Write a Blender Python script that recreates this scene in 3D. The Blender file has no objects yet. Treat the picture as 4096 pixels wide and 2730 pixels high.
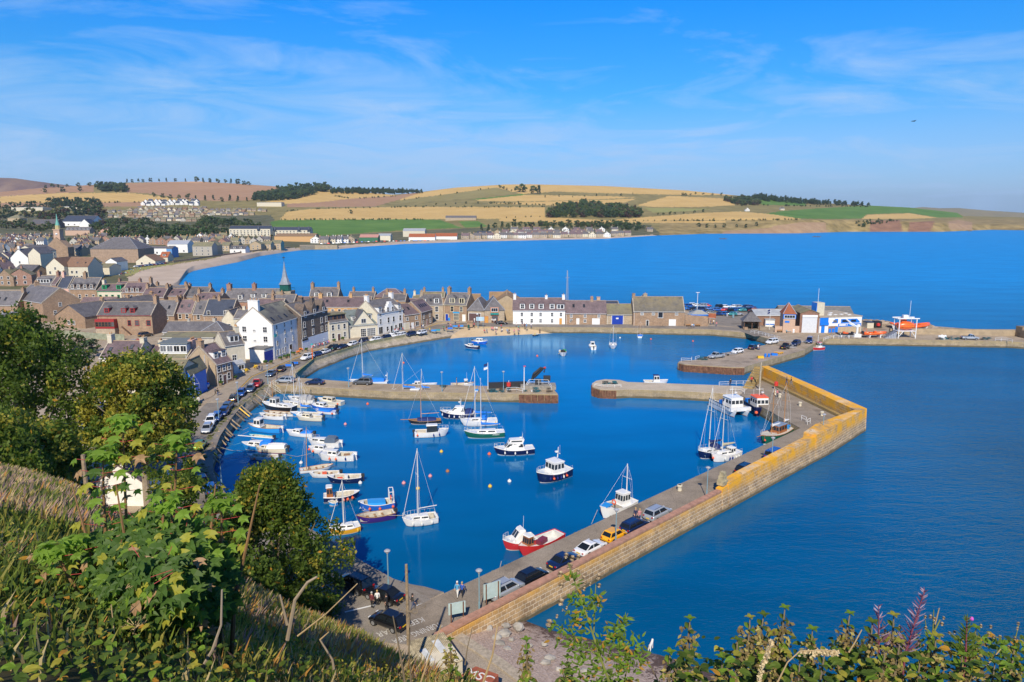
import bpy, math, random
import numpy as np
from mathutils import Vector
R=math.radians
rnd=random.Random(7)
SC=bpy.context.scene; COL=SC.collection
# survey: the camera stands 41 m above the water
F_,CX,CY,HC=2800.,2048.,1365.,41.
PITCH=math.atan((CY-862)/F_); cP,sP=math.cos(PITCH),math.sin(PITCH)
ZQ=2.1
def ray(u,v):
 X=(u-CX)/F_; Y=(v-CY)/F_
 return X,cP-Y*sP,-sP-Y*cP
def at(u,v,z=ZQ):
 dx,dy,dz=ray(u,v); t=(z-HC)/dz
 return Vector((dx*t,dy*t,z))
def atD(u,v,D):
 dx,dy,dz=ray(u,v); t=D/dy
 return Vector((dx*t,D,HC+dz*t))
TL=dict(a=(700,1400,.3508),b=(1500,1400,.3508),c=(800,1850,.3508),d=(1600,1850,.3508),e=(2300,1400,.3508),f=(2700,1450,.3508),
g=(1600,1050,.3508),h=(2400,1050,.3508),i=(3200,1050,.3808),j=(800,1050,.3508),k=(2000,1950,.3508),l=(1200,2180,.3508),m=(1800,2180,.3508),
n=(0,1100,.3508),o=(0,680,.3508),q=(0,1600,.4274),r=(800,680,.3485),s=(1600,680,.3485),t=(2400,730,.3485),w=(3200,780,.3808))
def px(T,x,y):
 a,b,s=TL[T]; return a+x*s,b+y*s
def P(T,x,y,z=ZQ):
 return at(*px(T,x,y),z)
# objects
def T(o,label=None,cat=None,group=None,kind='thing'):
 if label: o['label']=label
 if cat: o['category']=cat
 if group: o['group']=group
 if kind: o['kind']=kind
 return o
def empty(name,loc=(0,0,0),rz=0.):
 o=bpy.data.objects.new(name,None); COL.objects.link(o); o.location=loc; o.rotation_euler=(0,0,rz); o.empty_display_size=.3
 return o
def inst(me,name,parent=None,loc=(0,0,0),rz=0.,sc=None,rot=None):
 o=bpy.data.objects.new(name,me); COL.objects.link(o); o.parent=parent; o.location=loc
 o.rotation_euler=rot if rot else (0,0,rz)
 if sc: o.scale=sc
 return o
class MB:
 def __init__(s): s.v=[]; s.f=[]; s.m=[]; s.k=0
 def add(s,vs,fs):
  n=len(s.v); s.v.extend(tuple(p) for p in vs); s.f.extend(tuple(i+n for i in f) for f in fs); s.m.extend([s.k]*len(fs)); return s
 def box(s,x0,x1,y0,y1,z0,z1):
  return s.add([(x0,y0,z0),(x1,y0,z0),(x1,y1,z0),(x0,y1,z0),(x0,y0,z1),(x1,y0,z1),(x1,y1,z1),(x0,y1,z1)],
  [(3,2,1,0),(4,5,6,7),(0,1,5,4),(1,2,6,5),(2,3,7,6),(3,0,4,7)])
 def cbox(s,c,d,rz=0.):
  a,b,h=d[0]/2,d[1]/2,d[2]/2; co,si=math.cos(rz),math.sin(rz); vs=[]
  for z in(-h,h):
   for x,y in((-a,-b),(a,-b),(a,b),(-a,b)): vs.append((c[0]+x*co-y*si,c[1]+x*si+y*co,c[2]+z))
  return s.add(vs,[(3,2,1,0),(4,5,6,7),(0,1,5,4),(1,2,6,5),(2,3,7,6),(3,0,4,7)])
 def quad(s,*p): return s.add(p,[tuple(range(len(p)))])
 def prism(s,poly,z0,z1):
  n=len(poly); return s.add([(p[0],p[1],z0) for p in poly]+[(p[0],p[1],z1) for p in poly],
  [tuple(range(n-1,-1,-1)),tuple(range(n,2*n))]+[(i,(i+1)%n,n+(i+1)%n,n+i) for i in range(n)])
 def loft(s,rings,closed=True,ca=True,cb=True,mats=None):
  n=len(rings[0]); base=len(s.v)
  for r in rings: s.v.extend(tuple(p) for p in r)
  k=n if closed else n-1
  for i in range(len(rings)-1):
   for j in range(k):
    a=base+i*n+j; b=base+i*n+(j+1)%n
    s.f.append((a,b,b+n,a+n)); s.m.append(mats[j] if mats else s.k)
  if ca: s.f.append(tuple(base+j for j in range(n-1,-1,-1))); s.m.append(s.k)
  if cb: s.f.append(tuple(base+(len(rings)-1)*n+j for j in range(n))); s.m.append(s.k)
  return s
 def tube(s,pts,r,n=6,cap=True):
  pts=[Vector(p) for p in pts]; rings=[]
  for i,p in enumerate(pts):
   d=(pts[min(i+1,len(pts)-1)]-pts[max(i-1,0)])
   d=d.normalized() if d.length>1e-9 else Vector((0,0,1))
   u=d.cross(Vector((0,0,1)))
   if u.length<1e-3: u=Vector((1,0,0))
   u.normalize(); w=u.cross(d); rr=r[i] if isinstance(r,(list,tuple)) else r
   rings.append([p+u*(rr*math.cos(6.28318*j/n))+w*(rr*math.sin(6.28318*j/n)) for j in range(n)])
  return s.loft(rings,True,cap,cap)
 def rev(s,c,prof,n=10):
  return s.loft([[(c[0]+r*math.cos(6.28318*j/n),c[1]+r*math.sin(6.28318*j/n),c[2]+z) for j in range(n)] for r,z in prof],True)
 def ball(s,c,r,n=8,sq=1.):
  return s.rev(c,[(max(.001,r*math.sin(math.pi*i/6)),-r*sq*math.cos(math.pi*i/6)) for i in range(7)],n)
 def mesh(s,name,mats,smooth=False):
  me=bpy.data.meshes.new(name); me.from_pydata(s.v,[],s.f)
  for m in (mats if isinstance(mats,(list,tuple)) else [mats]): me.materials.append(m)
  me.polygons.foreach_set('material_index',s.m)
  if smooth: me.polygons.foreach_set('use_smooth',[True]*len(s.f))
  me.update(); return me
 def build(s,name,mats,parent=None,loc=(0,0,0),rz=0.,smooth=False):
  return inst(s.mesh(name,mats,smooth),name,parent,loc,rz)
# materials
class NT:
 def __init__(s,nt): s.nt=nt
 def n(s,t,**k):
  d=s.nt.nodes.new('ShaderNode'+t)
  for a,b in k.items():
   if a.startswith('_'): setattr(d,a[1:],b)
   else:
    i=d.inputs[int(a[1:])] if a[0]=='i' and a[1:].isdigit() else d.inputs[a.replace('__',' ')]
    if isinstance(b,bpy.types.NodeSocket): s.nt.links.new(b,i)
    else: i.default_value=b
  return d
 def L(s,a,b): s.nt.links.new(a,b)
 def mix(s,f,a,b,mode='MIX'):
  d=s.nt.nodes.new('ShaderNodeMix'); d.data_type='RGBA'; d.blend_type=mode
  for i,x in((0,f),(6,a),(7,b)):
   if isinstance(x,bpy.types.NodeSocket): s.nt.links.new(x,d.inputs[i])
   else: d.inputs[i].default_value=x if i==0 else c4(x)
  return d.outputs[2]
 def ramp(s,f,*st):
  d=s.nt.nodes.new('ShaderNodeValToRGB'); s.nt.links.new(f,d.inputs[0]); e=d.color_ramp.elements
  while len(e)<len(st): e.new(.5)
  for q,(p,c) in zip(e,st): q.position=p; q.color=c4(c if isinstance(c,(tuple,list)) else (c,c,c))
  return d.outputs[0]
 def math(s,op,a,b=0.):
  d=s.nt.nodes.new('ShaderNodeMath'); d.operation=op
  for i,x in((0,a),(1,b)):
   if isinstance(x,bpy.types.NodeSocket): s.nt.links.new(x,d.inputs[i])
   else: d.inputs[i].default_value=x
  return d.outputs[0]
def c4(c): return tuple(c)[:3]+(1.,)
def newmat(name):
 m=bpy.data.materials.new(name); m.use_nodes=True; t=NT(m.node_tree); b=m.node_tree.nodes['Principled BSDF']; return m,t,b
MATS={}
def M(name,col,rough=.7,var=.1,scale=2.,metal=0.,bump=0.,coat=0.,rv=.0,spec=.5,detail=3.,ev=0.):
 if name in MATS: return MATS[name]
 m,t,b=newmat(name); b.inputs['Roughness'].default_value=rough; b.inputs['Metallic'].default_value=metal
 b.inputs['Specular IOR Level'].default_value=spec; b.inputs['Coat Weight'].default_value=coat; b.inputs['Coat Roughness'].default_value=.08
 if var or bump or rv:
  tc=t.n('TexCoord'); n=t.n('TexNoise',Vector=tc.outputs['Object'],Scale=scale,Detail=detail,Roughness=.6)
  lo=tuple(x*(1-var*1.6) for x in col); hi=tuple(min(1,x*(1+var*1.6)) for x in col)
  c=t.ramp(n.outputs[0],(.28,lo),(.72,hi))
  if rv:
   oi=t.n('ObjectInfo'); f=t.math('MULTIPLY_ADD',oi.outputs['Random'],2*rv); f.node.inputs[2].default_value=1-rv
   c=t.mix(1.,c,f,'MULTIPLY')
  t.L(c,b.inputs['Base Color'])
  if bump:
   bp=t.n('Bump',Strength=bump,Distance=.05,Height=n.outputs[0]); t.L(bp.outputs[0],b.inputs['Normal'])
 else: b.inputs['Base Color'].default_value=c4(col)
 MATS[name]=m; return m
def brick(name,c1,c2,mort,bw=.7,bh=.32,ms=.02,rv=.08,rough=.9,top=None,stain=.25,bump=.6):
 """coursed stone or slates laid along a wall: u runs along the wall, v up it"""
 if name in MATS: return MATS[name]
 m,t,b=newmat(name); b.inputs['Roughness'].default_value=rough
 tc=t.n('TexCoord'); sx=t.n('SeparateXYZ',i0=tc.outputs['Object']); uu=t.math('ADD',sx.outputs[0],sx.outputs[1])
 wob=t.n('TexNoise',Vector=tc.outputs['Object'],Scale=1.3,Detail=2.);
 vz=t.math('MULTIPLY_ADD',wob.outputs[0],.12); t.L(sx.outputs[2],vz.node.inputs[2])
 cv=t.n('CombineXYZ',i0=uu,i1=vz)
 br=t.n('TexBrick',Vector=cv.outputs[0],Color1=c4(c1),Color2=c4(c2),Mortar=c4(mort),Scale=1.,**{'Mortar__Size':ms,'Brick__Width':bw,'Row__Height':bh,'Mortar__Smooth':.3,'Bias':0.})
 n=t.n('TexNoise',Vector=tc.outputs['Object'],Scale=.55,Detail=5.,Roughness=.65)
 f=t.ramp(n.outputs[0],(.3,1-stain),(.7,1+stain*.4)); c=t.mix(1.,br.outputs[0],f,'MULTIPLY')
 n2=t.n('TexNoise',Vector=tc.outputs['Object'],Scale=6.,Detail=3.); c=t.mix(.35,c,t.mix(1.,c,t.ramp(n2.outputs[0],(.3,.5),(.7,1.4)),'MULTIPLY'))
 if rv:
  oi=t.n('ObjectInfo'); q=t.math('MULTIPLY_ADD',oi.outputs['Random'],2*rv); q.node.inputs[2].default_value=1-rv; c=t.mix(1.,c,q,'MULTIPLY')
 if top:  # lichen band on the upper courses: (z0, z1, colour)
  z0,z1,lc=top; mr=t.n('MapRange',Value=sx.outputs[2],**{'From__Min':z0,'From__Max':z1})
  ln=t.n('TexNoise',Vector=tc.outputs['Object'],Scale=.35,Detail=6.,Roughness=.7)
  g=t.math('MULTIPLY',mr.outputs[0],t.ramp(ln.outputs[0],(.34,0.),(.55,1.))); c=t.mix(g,c,lc); wz=t.math('ADD',sx.outputs[2],t.math('MULTIPLY',ln.outputs[0],-.9)); wm=t.n('MapRange',Value=wz,**{'From__Min':-.12,'From__Max':.18,'To__Min':.85,'To__Max':0.}); c=t.mix(wm.outputs[0],c,(.085,.075,.04))
 t.L(c,b.inputs['Base Color']);
 if bump:
  bp=t.n('Bump',Strength=bump,Distance=.04,Height=br.outputs['Fac']); bp.invert=True; t.L(bp.outputs[0],b.inputs['Normal'])
 MATS[name]=m; return m
def leafmat(name,col,tr=.35,var=.25,rough=.55):
 if name in MATS: return MATS[name]
 m,t,b=newmat(name); tc=t.n('TexCoord'); n=t.n('TexNoise',Vector=tc.outputs['Object'],Scale=.9,Detail=3.)
 c=t.ramp(n.outputs[0],(.3,tuple(x*(1-var) for x in col)),(.7,tuple(x*(1+var) for x in col)))
 t.L(c,b.inputs['Base Color']); b.inputs['Roughness'].default_value=rough; b.inputs['Specular IOR Level'].default_value=.3
 tl=t.n('BsdfTranslucent',Color=c4(tuple(min(1,x*1.5) for x in col))); mx=t.n('MixShader',i0=tr,i1=b.outputs[0],i2=tl.outputs[0])
 t.L(mx.outputs[0],m.node_tree.nodes['Material Output'].inputs[0]); MATS[name]=m; return m
# camera, sky, sun
cam=bpy.data.cameras.new('camera'); co=bpy.data.objects.new('camera',cam); COL.objects.link(co); SC.camera=co
co.location=(0,0,HC); co.rotation_euler=(math.pi/2-PITCH,0,0); cam.sensor_width=36; cam.lens=F_*36/4096; cam.clip_end=60000; cam.clip_start=.05
AZ=R(5.5); EL=R(40)          # light travels towards +Y, a little to the right
sd=bpy.data.lights.new('sun','SUN'); so=bpy.data.objects.new('sun',sd); COL.objects.link(so); sd.energy=5.; sd.angle=R(.53); sd.color=(1,.90,.74)
dv=Vector((math.sin(AZ)*math.cos(EL),math.cos(AZ)*math.cos(EL),-math.sin(EL))); so.rotation_euler=dv.to_track_quat('-Z','Y').to_euler()
W=bpy.data.worlds.new('World'); SC.world=W; W.use_nodes=True; wt=NT(W.node_tree); W.node_tree.nodes.clear()
sky=wt.n('TexSky'); sky.sky_type='NISHITA'; sky.sun_disc=False; sky.sun_elevation=EL; sky.sun_rotation=AZ+math.pi; sky.altitude=40; sky.air_density=1.0; sky.dust_density=.6; sky.ozone_density=3.
tc=wt.n('TexCoord'); nv=wt.n('VectorMath',_operation='NORMALIZE',i0=tc.outputs['Generated']); sx=wt.n('SeparateXYZ',i0=nv.outputs[0])
rt=wt.ramp(sx.outputs[2],(.0,(.44,.70,1.)),(.03,(.48,.74,1.)),(.10,(.36,.77,.93)),(.153,(.2,.79,.90)),(.27,(.04,.80,1.)),(.45,(.06,.55,.80)),(.8,(.16,.45,.55)))
rs=wt.n('VectorMath',_operation='MULTIPLY',i0=sky.outputs[0],i1=rt)       # polarised, saturated blue of the photograph
bl=wt.n('MapRange',Value=sx.outputs[2],**{'From__Min':.03,'From__Max':.27,'To__Min':1.22,'To__Max':1.62}); ss=wt.n('SeparateXYZ',i0=rs.outputs[0]); skc=wt.n('CombineXYZ',i0=ss.outputs[0],i1=ss.outputs[1],i2=wt.math('MULTIPLY',ss.outputs[2],bl.outputs[0])).outputs[0]
den=wt.math('MAXIMUM',sx.outputs[2],.02); den=wt.math('ADD',den,.10)
cx=wt.math('DIVIDE',sx.outputs[0],den); cy=wt.math('DIVIDE',sx.outputs[1],den); cv=wt.n('CombineXYZ',i0=wt.math('MULTIPLY',cx,1.25),i1=wt.math('MULTIPLY',cy,1.5),i2=5.7)
n1=wt.n('TexNoise',Vector=cv.outputs[0],Scale=.95,Detail=9.,Roughness=.62,Distortion=.9)
n2=wt.n('TexNoise',Vector=cv.outputs[0],Scale=.28,Detail=2.)
bias=wt.math('MULTIPLY_ADD',sx.outputs[0],-.10); lowb=wt.n('MapRange',Value=sx.outputs[2],**{'From__Min':.03,'From__Max':.25,'To__Min':.15,'To__Max':-.13}); wt.L(lowb.outputs[0],bias.node.inputs[2])
dens=wt.math('ADD',wt.math('ADD',n1.outputs[0],wt.math('MULTIPLY',n2.outputs[0],.5)),bias)
lb=wt.n('MapRange',Value=sx.outputs[2],**{'From__Min':.0,'From__Max':.16,'To__Min':.5,'To__Max':0.}); cl=wt.math('MAXIMUM',wt.ramp(dens,(.66,0.),(1.0,.72)),lb.outputs[0])
skc=wt.mix(cl,skc,(3.9,5.75,8.6))
bg=wt.n('Background',Color=skc,Strength=.115); ow=wt.n('OutputWorld'); wt.L(bg.outputs[0],ow.inputs[0])
vs=SC.view_settings; SC.display_settings.display_device='sRGB'; vs.view_transform='Standard'; vs.look='None'; vs.exposure=0; vs.gamma=1; vs.use_curve_mapping=False
SC.cycles.max_bounces=6; SC.cycles.diffuse_bounces=2; SC.cycles.glossy_bounces=3; SC.cycles.transmission_bounces=4; SC.cycles.transparent_max_bounces=4; SC.cycles.volume_bounces=0
SC.cycles.use_denoising=True; SC.cycles.caustics_reflective=False; SC.cycles.caustics_refractive=False
# water
def interp(tab,x): return float(np.interp(x,[a for a,b in tab],[b for a,b in tab]))
m,t,b=newmat('sea_water'); tc=t.n('TexCoord');
mp=t.n('Mapping',Vector=tc.outputs['Object'],Rotation=(0,0,R(-24)),Scale=(.55,1.5,1.))
w1=t.n('TexNoise',Vector=mp.outputs[0],Scale=.5,Detail=5.,Roughness=.62,Distortion=.3); w2=t.n('TexNoise',Vector=mp.outputs[0],Scale=.06,Detail=3.)
w3=t.n('TexNoise',Vector=mp.outputs[0],Scale=2.2,Detail=3.)
sx=t.n('SeparateXYZ',i0=tc.outputs['Object'])
dx=t.math('SUBTRACT',sx.outputs[0],-6.); dy=t.math('SUBTRACT',sx.outputs[1],150.)
rr=t.math('SQRT',t.math('ADD',t.math('MULTIPLY',dx,dx),t.math('MULTIPLY',t.math('MULTIPLY',dy,dy),.45)))
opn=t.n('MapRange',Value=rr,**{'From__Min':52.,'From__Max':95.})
hgt=t.math('ADD',w1.outputs[0],t.math('MULTIPLY',w3.outputs[0],.34)); amp=t.math('MULTIPLY_ADD',opn.outputs[0],1.1); amp.node.inputs[2].default_value=.06
bp=t.n('Bump',Strength=1.,Distance=.5,Height=t.math('MULTIPLY',hgt,amp)); t.L(bp.outputs[0],b.inputs['Normal'])
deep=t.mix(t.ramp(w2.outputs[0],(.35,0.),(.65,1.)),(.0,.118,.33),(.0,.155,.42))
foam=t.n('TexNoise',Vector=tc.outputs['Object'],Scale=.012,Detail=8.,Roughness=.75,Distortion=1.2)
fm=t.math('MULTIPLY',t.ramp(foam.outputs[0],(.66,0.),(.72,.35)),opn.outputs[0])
od=t.math('MULTIPLY',opn.outputs[0],.62); deep=t.mix(od,deep,(.0,.045,.13)); far=t.n('MapRange',Value=sx.outputs[1],**{'From__Min':110.,'From__Max':460.}); nr=t.n('MapRange',Value=sx.outputs[1],**{'From__Min':55.,'From__Max':150.,'To__Min':.62,'To__Max':0.}); deep=t.mix(nr.outputs[0],deep,(.0,.06,.13)); deep=t.mix(far.outputs[0],deep,t.mix(t.ramp(w2.outputs[0],(.35,0.),(.65,1.)),(.0,.235,.60),(.0,.285,.70))); col=t.mix(fm,deep,(.35,.55,.8)); rgh=t.math('MULTIPLY_ADD',far.outputs[0],.2); rgh.node.inputs[2].default_value=.05; df=t.n('BsdfDiffuse',Color=col,Normal=bp.outputs[0]); gl=t.n('BsdfGlossy',Color=(.55,.88,1.,1),Roughness=rgh,Normal=bp.outputs[0])  # sky reflection, weak near and strong far, put into the water colour
fr=t.n('Fresnel',IOR=1.33,Normal=bp.outputs[0]); cap=t.math('MINIMUM',fr.outputs[0],.42)      # wave slopes keep the mirror weak at grazing angles
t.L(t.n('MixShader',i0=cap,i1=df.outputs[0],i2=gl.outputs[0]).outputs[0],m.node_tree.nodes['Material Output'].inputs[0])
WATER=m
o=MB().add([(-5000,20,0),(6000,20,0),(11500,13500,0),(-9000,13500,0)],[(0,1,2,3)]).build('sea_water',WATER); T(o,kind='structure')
# far land: shore, hills and fields
VSK=[(-700,790),(0,769),(161,753),(379,740),(501,731),(800,727),(974,737),(1148,750),(1323,759),(1567,779),(1640,775),(1736,762),(1826,751),(2018,739),(2123,738),(2420,745),(2748,763),(2958,784),(3027,788),(3200,808),(3497,824),(3638,831),(3828,852),(3855,866),(4038,871),(4200,878),(4700,893)]
VSH=[(-700,1165),(690,1165),(715,1142),(733,1118),(750,1097),(775,1085),(830,1073),(957,1049),(1044,1025),(1148,1009),(1218,1000),(1354,998),(1450,988),(1620,977),(1948,966),(2420,956),(2609,944),(2818,936),(3200,934),(3390,928),(3771,928),(3962,920),(4096,922),(4700,935)]
DTL=[(-1e9,3000),(730,2900),(770,2600),(800,2350),(830,2130),(862,1900),(880,1700),(900,1500),(950,1047),(990,808),(1030,628),(1060,547),(1090,484),(1165,362)]
def land_D(u,v):
 vs=interp(VSH,u); vk=interp(VSK,u); Ds=(HC-.0)/math.tan(PITCH+math.atan((vs-CY)/F_))
 dl=interp(DTL,v); t=min(1,max(0,(vs-v)/(vs-vk))); c=min(1,max(0,(u-2600)/500.));
 tt=t**1.15; tt=tt*(1-c)+c*(tt*.18 if t<.42 else (.42**1.15*.18+(t-.42)/.58*(1-.42**1.15*.18)))
 dr=Ds+(2900-Ds*.0-Ds)*tt; w=min(1,max(0,(u-1000)/600.)); D=dl*(1-w)+dr*w
 return max(D,Ds+ (vs-v)*.8)
def landpt(u,v): return atD(u,v,land_D(u,v))
FIELDS=[ # outline of each field on the hillside, material slot
([(0,768),(161,752),(379,738),(372,769),(245,772),(0,787)],1),([(0,787),(245,773),(526,773),(772,803),(526,810),(0,813)],2),([(0,813),(526,810),(700,806),(560,826),(0,830)],1),
([(505,733),(820,724),(974,735),(1148,748),(1000,802),(900,806),(772,802),(600,775),(505,770)],1),
([(1051,812),(1263,767),(1305,757),(1357,762),(1567,777),(1584,784),(1410,795),(1288,809),(1148,816)],2),([(1148,816),(1410,795),(1584,784),(1640,772),(1690,770),(1600,798),(1500,827),(1150,830)],1),
([(1148,847),(1253,837),(1620,828),(2178,830),(2180,868),(2000,876),(1620,878),(1120,881)],2),([(1082,889),(1120,881),(1620,878),(1757,880),(1850,912),(1600,923),(1253,947),(1089,922)],4),
([(1832,886),(1914,886),(1950,906),(1861,912)],4),([(1600,792),(1736,760),(1792,751),(1950,742),(2018,736),(2420,741),(2420,774),(2227,767),(2088,777),(1983,751),(1844,770),(1600,802)],2),
([(1600,804),(1844,771),(1976,751),(2053,774),(1844,797),(1600,812)],3),([(1886,798),(2088,777),(2105,779),(1914,800)],4),([(1903,800),(2105,781),(2420,785),(2546,790),(2420,797),(2123,807),(1914,805)],2),
([(1948,814),(2420,800),(2546,795),(2500,812),(2420,818),(2210,823)],2),([(2546,822),(2679,784),(2888,794),(2944,822),(2801,829),(2609,829)],2),([(2420,741),(2748,760),(2958,782),(2748,781),(2420,774)],2),
([(2435,882),(2627,866),(2818,852),(2958,847),(3097,859),(3212,878),(2923,882),(2714,882),(2505,887)],2),([(2574,832),(2853,836),(2749,846),(2616,852)],5),
([(3038,796),(3220,808),(3225,824),(3045,820)],4),([(3020,862),(3130,845),(3230,837),(3497,822),(3638,829),(3828,850),(3853,870),(3752,871),(3638,852),(3467,858),(3447,875),(3314,877),(3130,874)],4),
([(3467,860),(3638,854),(3752,873),(3638,876),(3447,877)],2),([(2178,868),(2500,886),(2900,884),(2900,892),(2300,893),(2000,886),(2000,876)],2),
([(3480,884),(3600,880),(3612,932),(3478,934)],7),([(3090,905),(3200,890),(3300,890),(3310,932),(3080,936)],8),([(2900,925),(3090,912),(3090,940),(2880,940)],8),([(3640,890),(3740,885),(3720,930),(3630,932)],7),([(3790,888),(3830,880),(3890,890),(3890,920),(3800,920)],8),
([(2640,880),(4700,876),(4700,960),(2640,960)],6),
([(509,1111),(568,1083),(649,1066),(820,1041),(932,1015),(1044,1006),(1166,993),(1218,992),(1218,1003),(1148,1012),(1044,1028),(957,1052),(830,1076),(775,1088),(745,1098),(738,1165),(640,1165),(520,1140)],9),
([(656,1097),(700,1099),(737,1115),(737,1160),(690,1150),(650,1128)],10),
([(1323,985),(1620,966),(1948,956),(2420,949),(2609,940),(2650,950),(1948,975),(1620,985),(1323,1003)],9),
([(505,1075),(660,1058),(700,1052),(640,1075),(560,1092),(500,1105)],5),
([(-700,862),(1085,862),(1150,960),(1000,1010),(640,1060),(500,1110),(738,1170),(-700,1170)],11),([(1089,922),(1253,947),(1850,914),(2600,900),(2660,950),(1323,985),(1166,993),(1044,1006)],11)]
def inpoly(pu,pv,poly):
 r=np.zeros(pu.shape,bool); n=len(poly)
 for i in range(n):
  x1,y1=poly[i]; x2,y2=poly[(i+1)%n]
  if y1==y2: continue
  c=((y1>pv)!=(y2>pv))&(pu<(x2-x1)*(pv-y1)/(y2-y1)+x1); r^=c
 return r
def soil(name,c1,c2,sc,stripes=0.,rough=.95):
 if name in MATS: return MATS[name]
 m,t,b=newmat(name); tc=t.n('TexCoord'); n=t.n('TexNoise',Vector=tc.outputs['Object'],Scale=sc,Detail=6.,Roughness=.68)
 f=n.outputs[0]
 if stripes:
  wv=t.n('TexWave',Vector=tc.outputs['Object'],Scale=.014,Distortion=3.,Detail=2.); wv.bands_direction='DIAGONAL'
  f=t.math('ADD',t.math('MULTIPLY',f,1-stripes),t.math('MULTIPLY',wv.outputs[1],stripes))
 t.L(t.ramp(f,(.3,c1),(.7,c2)),b.inputs['Base Color']); b.inputs['Roughness'].default_value=rough; b.inputs['Specular IOR Level'].default_value=.15
 MATS[name]=m; return m
LM=[soil('rough_grass',(.17,.15,.055),(.34,.27,.11),.02),soil('ploughed_soil',(.36,.21,.12),(.44,.27,.16),.006,.1),soil('stubble',(.54,.35,.12),(.66,.45,.17),.012,.14),soil('olive_field',(.25,.21,.08),(.32,.27,.11),.01),
soil('pasture',(.075,.17,.03),(.16,.27,.06),.012),soil('pale_meadow',(.26,.27,.09),(.36,.33,.12),.03),soil('cliff_grass',(.14,.11,.04),(.46,.34,.15),.028),soil('red_rock',(.20,.11,.07),(.34,.19,.12),.05),
soil('pink_rock',(.30,.19,.11),(.44,.30,.18),.05),soil('beach_sand',(.44,.34,.25),(.60,.48,.37),.05),soil('seaweed',(.10,.055,.035),(.45,.34,.25),.16),soil('town_ground',(.06,.075,.03),(.20,.18,.11),.03)]
NU,NV=860,150
us=np.linspace(-700,4700,NU); vv=[]; vlist=[]
for u in us:
 a=interp(VSH,u); k=interp(VSK,u); col=[]
 for j in range(NV):
  v=a+(k-a)*(j/(NV-1)); p=landpt(u,v); col.append(v); vlist.append((p.x,p.y,p.z-(.35 if j==0 else 0)))
 D=land_D(u,k)+450; p=atD(u,k,D); vlist.append((p.x,p.y,HC+(p.z-HC)*.72 if p.z<HC else p.z-40)); vv.append(col+[k])
vv=np.array(vv); NR=NV+1
I=np.arange(NU-1)[:,None]*NR+np.arange(NR-1)[None,:]
fa=np.stack([I,I+NR,I+NR+1,I+1],-1).reshape(-1,4)
pu=np.repeat((us[:-1]+us[1:])[:,None]/2,NR-1,1).ravel(); pv=((vv[:-1,:-1]+vv[1:,1:])/2).ravel()
rg=np.random.default_rng(3); pu2=pu+rg.normal(0,1.5,pu.shape); pv2=pv+rg.normal(0,.5,pv.shape)
mi=np.zeros(pu.shape,int); done=np.zeros(pu.shape,bool)
for poly,k in FIELDS:
 q=inpoly(pu2,pv2,poly)&~done; mi[q]=k; done|=q
me=bpy.data.meshes.new('hills'); me.from_pydata(vlist,[],fa.tolist()); [me.materials.append(x) for x in LM]
me.polygons.foreach_set('material_index',mi.tolist()); me.polygons.foreach_set('use_smooth',[True]*len(fa)); me.update()
T(inst(me,'hills'),kind='structure')
def ridge(name,pts,D,dep,mat):
 mb=MB(); r1=[atD(u,v,D) for u,v in pts]; r0=[Vector((p.x*.93,D*.93,-1)) for p in r1]; r2=[Vector((p.x*1.1,D+dep,p.z*.5)) for p in r1]
 mb.loft([r0,[(p+q)*.5+Vector((0,0,p.z*.12)) for p,q in zip(r1,r0)],r1,r2],False,False,False); return T(mb.build(name,mat,smooth=True),kind='structure')
ridge('moorland_hill',[(-900,735),(-300,716),(0,712),(60,714),(130,724),(230,737),(330,748),(420,760),(700,790)],5200,900,soil('heather_moor',(.10,.06,.07),(.30,.20,.13),.004))
ridge('headland',[(3480,862),(3600,838),(3690,829),(3760,834),(3830,833),(3950,843),(4096,852),(4300,861),(4500,863)],7600,1500,soil('far_fields',(.16,.15,.08),(.34,.27,.13),.0018,.3))
rk=M('dark_rock',(.10,.075,.065),.9,.3,1.)
for i,(u,v,w) in enumerate([(2902,957,26),(3268,949,18),(3830,924,22),(3880,926,14)]):
 mb=MB(); c=at(u,v,0); k=w*.35
 for q in range(5): mb.rev((rnd.uniform(-k,k),rnd.uniform(-4,4),-.5),[(k*.5,0),(k*.35,1.1),(.3,rnd.uniform(1.4,2.4))],7)
 T(mb.build('reef',rk,loc=c),'low dark reef awash off the far cliffs, %s'%['the one furthest left','second from the left','third from the left','the one furthest right'][i],'rock','reefs under the far cliffs')
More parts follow.
